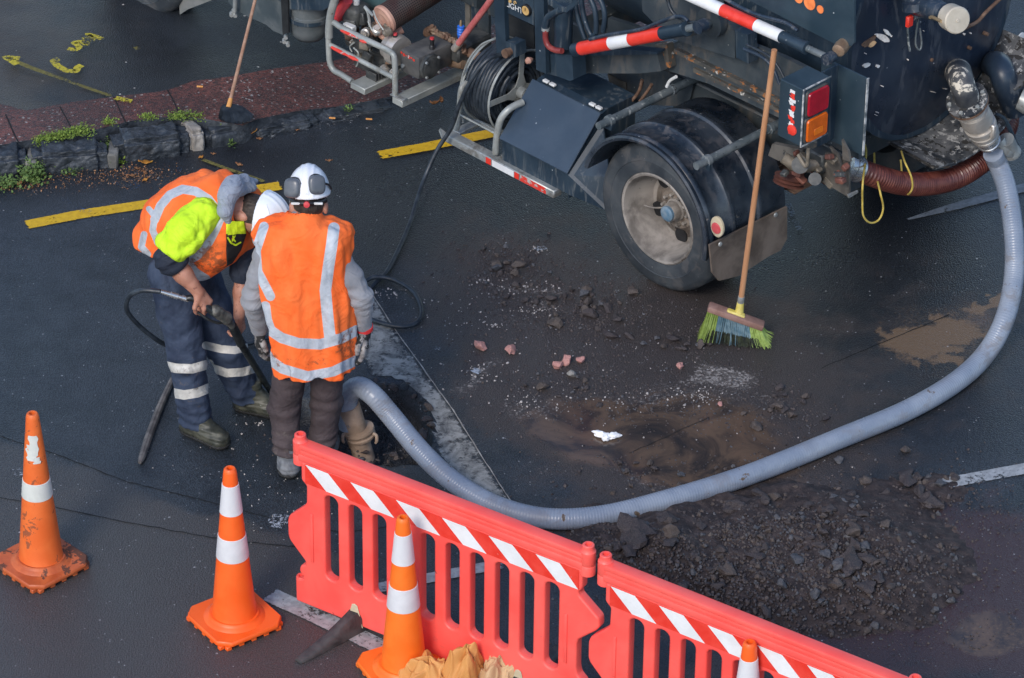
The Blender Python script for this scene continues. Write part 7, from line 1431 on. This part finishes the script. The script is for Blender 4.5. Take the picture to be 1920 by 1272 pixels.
def shirtB(P):
    px, py = pjv(P[:, 0], P[:, 1], P[:, 2]); d = vestraw(P)-.009+wrk(P, .004, 12, 2.); return np.maximum(d, inpoly(px, py, [(424, 415), (458, 415), (462, 440), (452, 470), (436, 494), (425, 500), (424, 470)])/375.*.9)
sh = sdfobj('shirt', lambda P: np.maximum(shirtB(P), P[:, 1]-(Y1+.06)), [B(440, 460, .0)], .19, .006, M['shirtB'], pb, OB, {'band': bands([([(420, 424), (462, 424)], 15), ([(427, 446), (433, 456), (442, 460), (451, 455)], 1.6), ([(437, 443), (436, 452)], 1.4), ([(441, 443), (437, 448), (441, 453)], 1.4), ([(428, 440), (444, 438)], 1.3)]), 'dirt': lambda px, py, V: px*0})
def limeB(P):
    d = chain(P, [sR+np.array([.02, .02, .02]), B(352, 432, -.10), B(326, 462, -.12)], [.092, .100, .092], .03); n1 = wrk(P, .010, 8, 5.)+wrk(P, .008, 13, 15.)+wrk(P, .003, 18, 6.); pl_ = (P-fa(B(317, 478, -.12)))@fa((np.array(eR)-np.array(sR))/np.linalg.norm(np.array(eR)-np.array(sR))); return smx(d+n1, pl_+.004, .01)
sdfobj('lime_sleeve', limeB, [sR, B(340, 450, -.1)], .17, .006, M['lime'], pb, OB)
def navB(P, which):
    d = chain(P, [B(328, 468, -.12), eR, eR*.72+wR_*.28], [.066, .076, .062], .03); ax_ = (wR_-eR)/np.linalg.norm(wR_-eR); pl_ = (P-fa(eR*.70+wR_*.30))@fa(ax_); a_ = chain(P, [sL, eL*.95+sL*.05, eL*.97+wL_*.03], [.075, .062, .052], .03)
    fol = .005*np.sin(((P-fa(eR))@fa(ax_))*120+5*vn(P[:, 0]*8, P[:, 1]*8, P[:, 2]*8)); return smx(d+wrk(P, .005, 12, 8.)+fol, pl_, .006) if which else np.maximum(a_+wrk(P, .005, 12, 9.), -(P[:, 2]-eL[2]+.005))
sdfobj('navy_sleeve', lambda P: navB(P, 1), [sR, eR, wR_], .12, .0065, M['navycloth'], pb, OB); sdfobj('navy_sleeve', lambda P: navB(P, 0), [sL, eL], .12, .0065, M['navycloth'], pb, OB)
def hoodB(P):
    d = chain(P, [B(480, 340, .17), B(458, 338, .09), B(437, 346, .02), B(425, 370, -.04), B(422, 396, -.06), B(429, 418, -.05)], [.014, .028, .042, .042, .036, .018], .03); d = sm(d, rc(P, B(474, 352, .10), B(438, 358, .02), .020, .040), .04); d = sm(d, el(P, B(434, 354, -.02), (.050, .055, .042)), .03); d = smx(d, -rc(P, hcB, nkB+axB*.05, .078, .066), .012); return d+wrk(P, .005, 9, 3.)+wrk(P, .002, 20, 1.)
sdfobj('hood', hoodB, [B(446, 350, -.04), B(484, 345, .17), B(424, 400, -.06), B(432, 424, -.05)], .10, .006, M['hood'], pb, OB)
def hairB(P):
    d = el(P, hcB-hFB[:, 1]*.005, (.081, .098, .115), hFB)+wrk(P, .0015, 60)+.001*np.sin(P[:, 2]*700); q = (P-fa(hcB))@fa(hFB); d = np.maximum(d, q[:, 1]-.022+.5*np.maximum(0, -q[:, 2]-.01)); return np.maximum(d, -q[:, 2]-.080)
sdfobj('hair', hairB, [hcB], .14, .005, M['hair'], pb, OB)
hcc = hcB+axB*.068; hB_ = helmet('helmet', hcc, frame3(axB, hFB[:, 1]), pb, OB, M['helmet'], 1.03)
fm = frame3(axB, hFB[:, 1])
def hsurf(y, z, side):   # point on the near side of the shell
    x = .104*math.sqrt(max(0, 1-(y/.134)**2-(z/.138)**2)); return hcc+fm@np.array([side*x*1.03, y*1.03, z*1.03])
sd = 1 if (fm[:, 0]@(CP-hcc)) > 0 else -1
b = MB(); b.tube([hsurf(.035*math.sin(a)-.0, .045+.025*math.cos(a), sd)-OB for a in np.linspace(0, 5.2, 16)], .0032, 6); b.build('vent_ridge', M['helmet'], hB_)
b = MB(); b.tube([hsurf(y, .030+.055*(1-(y/.11)**2), sd)-OB for y in np.linspace(-.10, .10, 16)], .0028, 6); b.build('shell_ridge', M['helmet'], hB_)
def trB(P):
    def leg(a, k_, c, r, s):
        d = chain(P, [a, k_, c+np.array([0, 0, -.02])], r, .03); zz = P[:, 2]; lo_ = np.clip(1-(zz-c[2])/.15, 0, 1); mid = np.clip(1-np.abs(zz-k_[2])/.13, 0, 1); return d-lo_*.006*np.sin(zz*100+6*vn(P[:, 0]*7+s, P[:, 1]*7, zz*5))-mid*.005*np.sin(zz*65+6*vn(P[:, 0]*8, P[:, 1]*8+s, zz*3))
    d = sm(leg(hp1, kn1, an1, [.125, .100, .082], 0), leg(hp2, kn2, an2, [.120, .098, .082], 3), .02); d = sm(d, rc(P, pel, (hp1+hp2)/2, .13, .14), .05); d = np.maximum(d, an1[2]-.035-P[:, 2]+.010*vn(P[:, 0]*14, P[:, 1]*14, P[:, 2]*0)); return d+wrk(P, .011, 6.5, 17., (1.2, 1.2, .8))+wrk(P, .005, 14, 18.)
bdB = [([(300, 684), (330, 691), (360, 692), (392, 683)], 9), ([(318, 736), (345, 741), (370, 737), (394, 727)], 9), ([(386, 648), (415, 655), (440, 657), (470, 650)], 7.5), ([(402, 692), (425, 700), (455, 698), (490, 688)], 8)]
sdfobj('trousers', trB, [an1+[0, 0, -.05], an2+[0, 0, -.05], pel, hp1, hp2], .16, .0065, M['trB'], pb, OB, {'band': bands(bdB), 'dirt': lambda px, py, V: .5*ell(px, py, 360, 720, 50, 60, 0, .6)+.3*ell(px, py, 330, 590, 40, 60, 0, .6)})
bootobj(an1+[.0, .0, 0], (.80, -.62, 0), M['bootbrown'], pb, OB, .058, .17); bootobj(an2, (.95, -.35, 0), M['bootbrown'], pb, OB, .058, .17)
# ------------------------------------------------------------------ water lance held by the bending worker
lz = empty('water_lance', B(430, 600, .0)); OL = np.array(lz.location); tag(lz, 'black water jetting lance with a trigger handle held by the bending worker', 'water lance')
g0 = B(362, 560, -.17); g1 = B(402, 588, -.17); g2 = B(432, 612, -.08)
b = MB(); b.lathe(B(301, 547, -.18)-OL, np.array(B(350, 561, -.17))-np.array(B(301, 547, -.18)), [(0, .011), (.05, .013), (.052, .016), (.09, .016), (.092, .012), (.11, .012), (.112, .015), (.145, .015)], 14); b.build('swivel_coupling', M['chrome'], lz)
b = MB(); b.tube([B(350, 560, -.17)-OL, g0-OL, B(384, 574, -.17)-OL, g1-OL], [.016, .017, .018, .018], 12); b.tube([B(370, 585, -.18)-OL, B(390, 599, -.18)-OL, B(410, 606, -.16)-OL, B(424, 602, -.12)-OL], .007, 8); b.build('trigger_handle', M['lance'], lz)
def gunf(P): return sm(rc(P, B(404, 582, -.16), B(424, 597, -.12), .030, .032), rc(P, B(424, 597, -.12), B(436, 614, -.07), .024, .016), .02)+wrk(P, .003, 30, 2.)
sdfobj('trigger_body', gunf, [B(404, 582, -.16), B(436, 614, -.07)], .06, .005, M['lancegrey'], lz, OL)
lt = G(512, 742, .02); b = MB(); b.tube([B(432, 606, -.08)-OL, B(446, 636, -.03)-OL, (B(446, 636, -.03)*.5+lt*.5)-OL, lt-OL], [.016, .019, .018, .015], 14, smooth=False); b.build('lance_pipe', M['lance'], lz)
b = MB(); b.tube([B(436, 612, -.07)-OL, B(452, 645, -.02)-OL], [.024, .024], 14, smooth=False); b.build('rubber_grip', M['gripplum'] if 'gripplum' in M else M['lance'], lz)
ph[-6:] = [B(330, 655, .25), B(298, 640, .10), B(262, 612, .02), B(238, 582, -.06), B(242, 557, -.12), B(266, 545, -.16)]; ph.append(B(301, 547, -.18))
b = MB(); b.tube(ph, .0125, 12, 0, 8); tag(b.build('pressure_hose', M['blackhose'], None, 80), 'thin black hose from the truck reel to the lance with a loop on the ground', 'hose')

# ------------------------------------------------------------------ sacks folded by the barrier
for px, py, sc, mk, label, seed, nf in SACKS:
    c = np.array(G(px, py, 0)); nt, na = 40, 120; vs = []; fs = []
    for i in range(nt):
        t = i/(nt-1)
        for j in range(na):
            a = 2*math.pi*j/na; w = mn.noise(Vector((math.cos(a)*1.3+seed, math.sin(a)*1.3, t*.6))); fo = math.sin(nf*a+seed+5*w); fo2 = 1-abs(fo)
            k = 1+.20*t*(fo2-.5)+.35*w; r = t**.72; z = sc[2]*max(0, (1-t**2.6))*(1+.25*w)+.045*mn.noise(Vector((math.cos(a)*2.2*t, math.sin(a)*2.2*t, seed)))+.02*(1-min(1, abs(mn.noise(Vector((math.cos(a)*2.5*t, math.sin(a)*2.5*t, seed*2))))*5))
            vs.append((sc[0]*1.15*r*k*math.cos(a)+.03*(1-t), sc[1]*1.15*r*k*math.sin(a), max(.004, z)))
        if i:
            for j in range(na): fs.append(((i-1)*na+j, i*na+j, i*na+(j+1) % na, (i-1)*na+(j+1) % na))
    e = mobj('folded_sack', vs, fs, M[mk]); e.location = tuple(c); tag(e, label, 'sack', 'folded sacks by the barrier'); md = e.modifiers.new('thick', 'SOLIDIFY'); md.thickness = .006
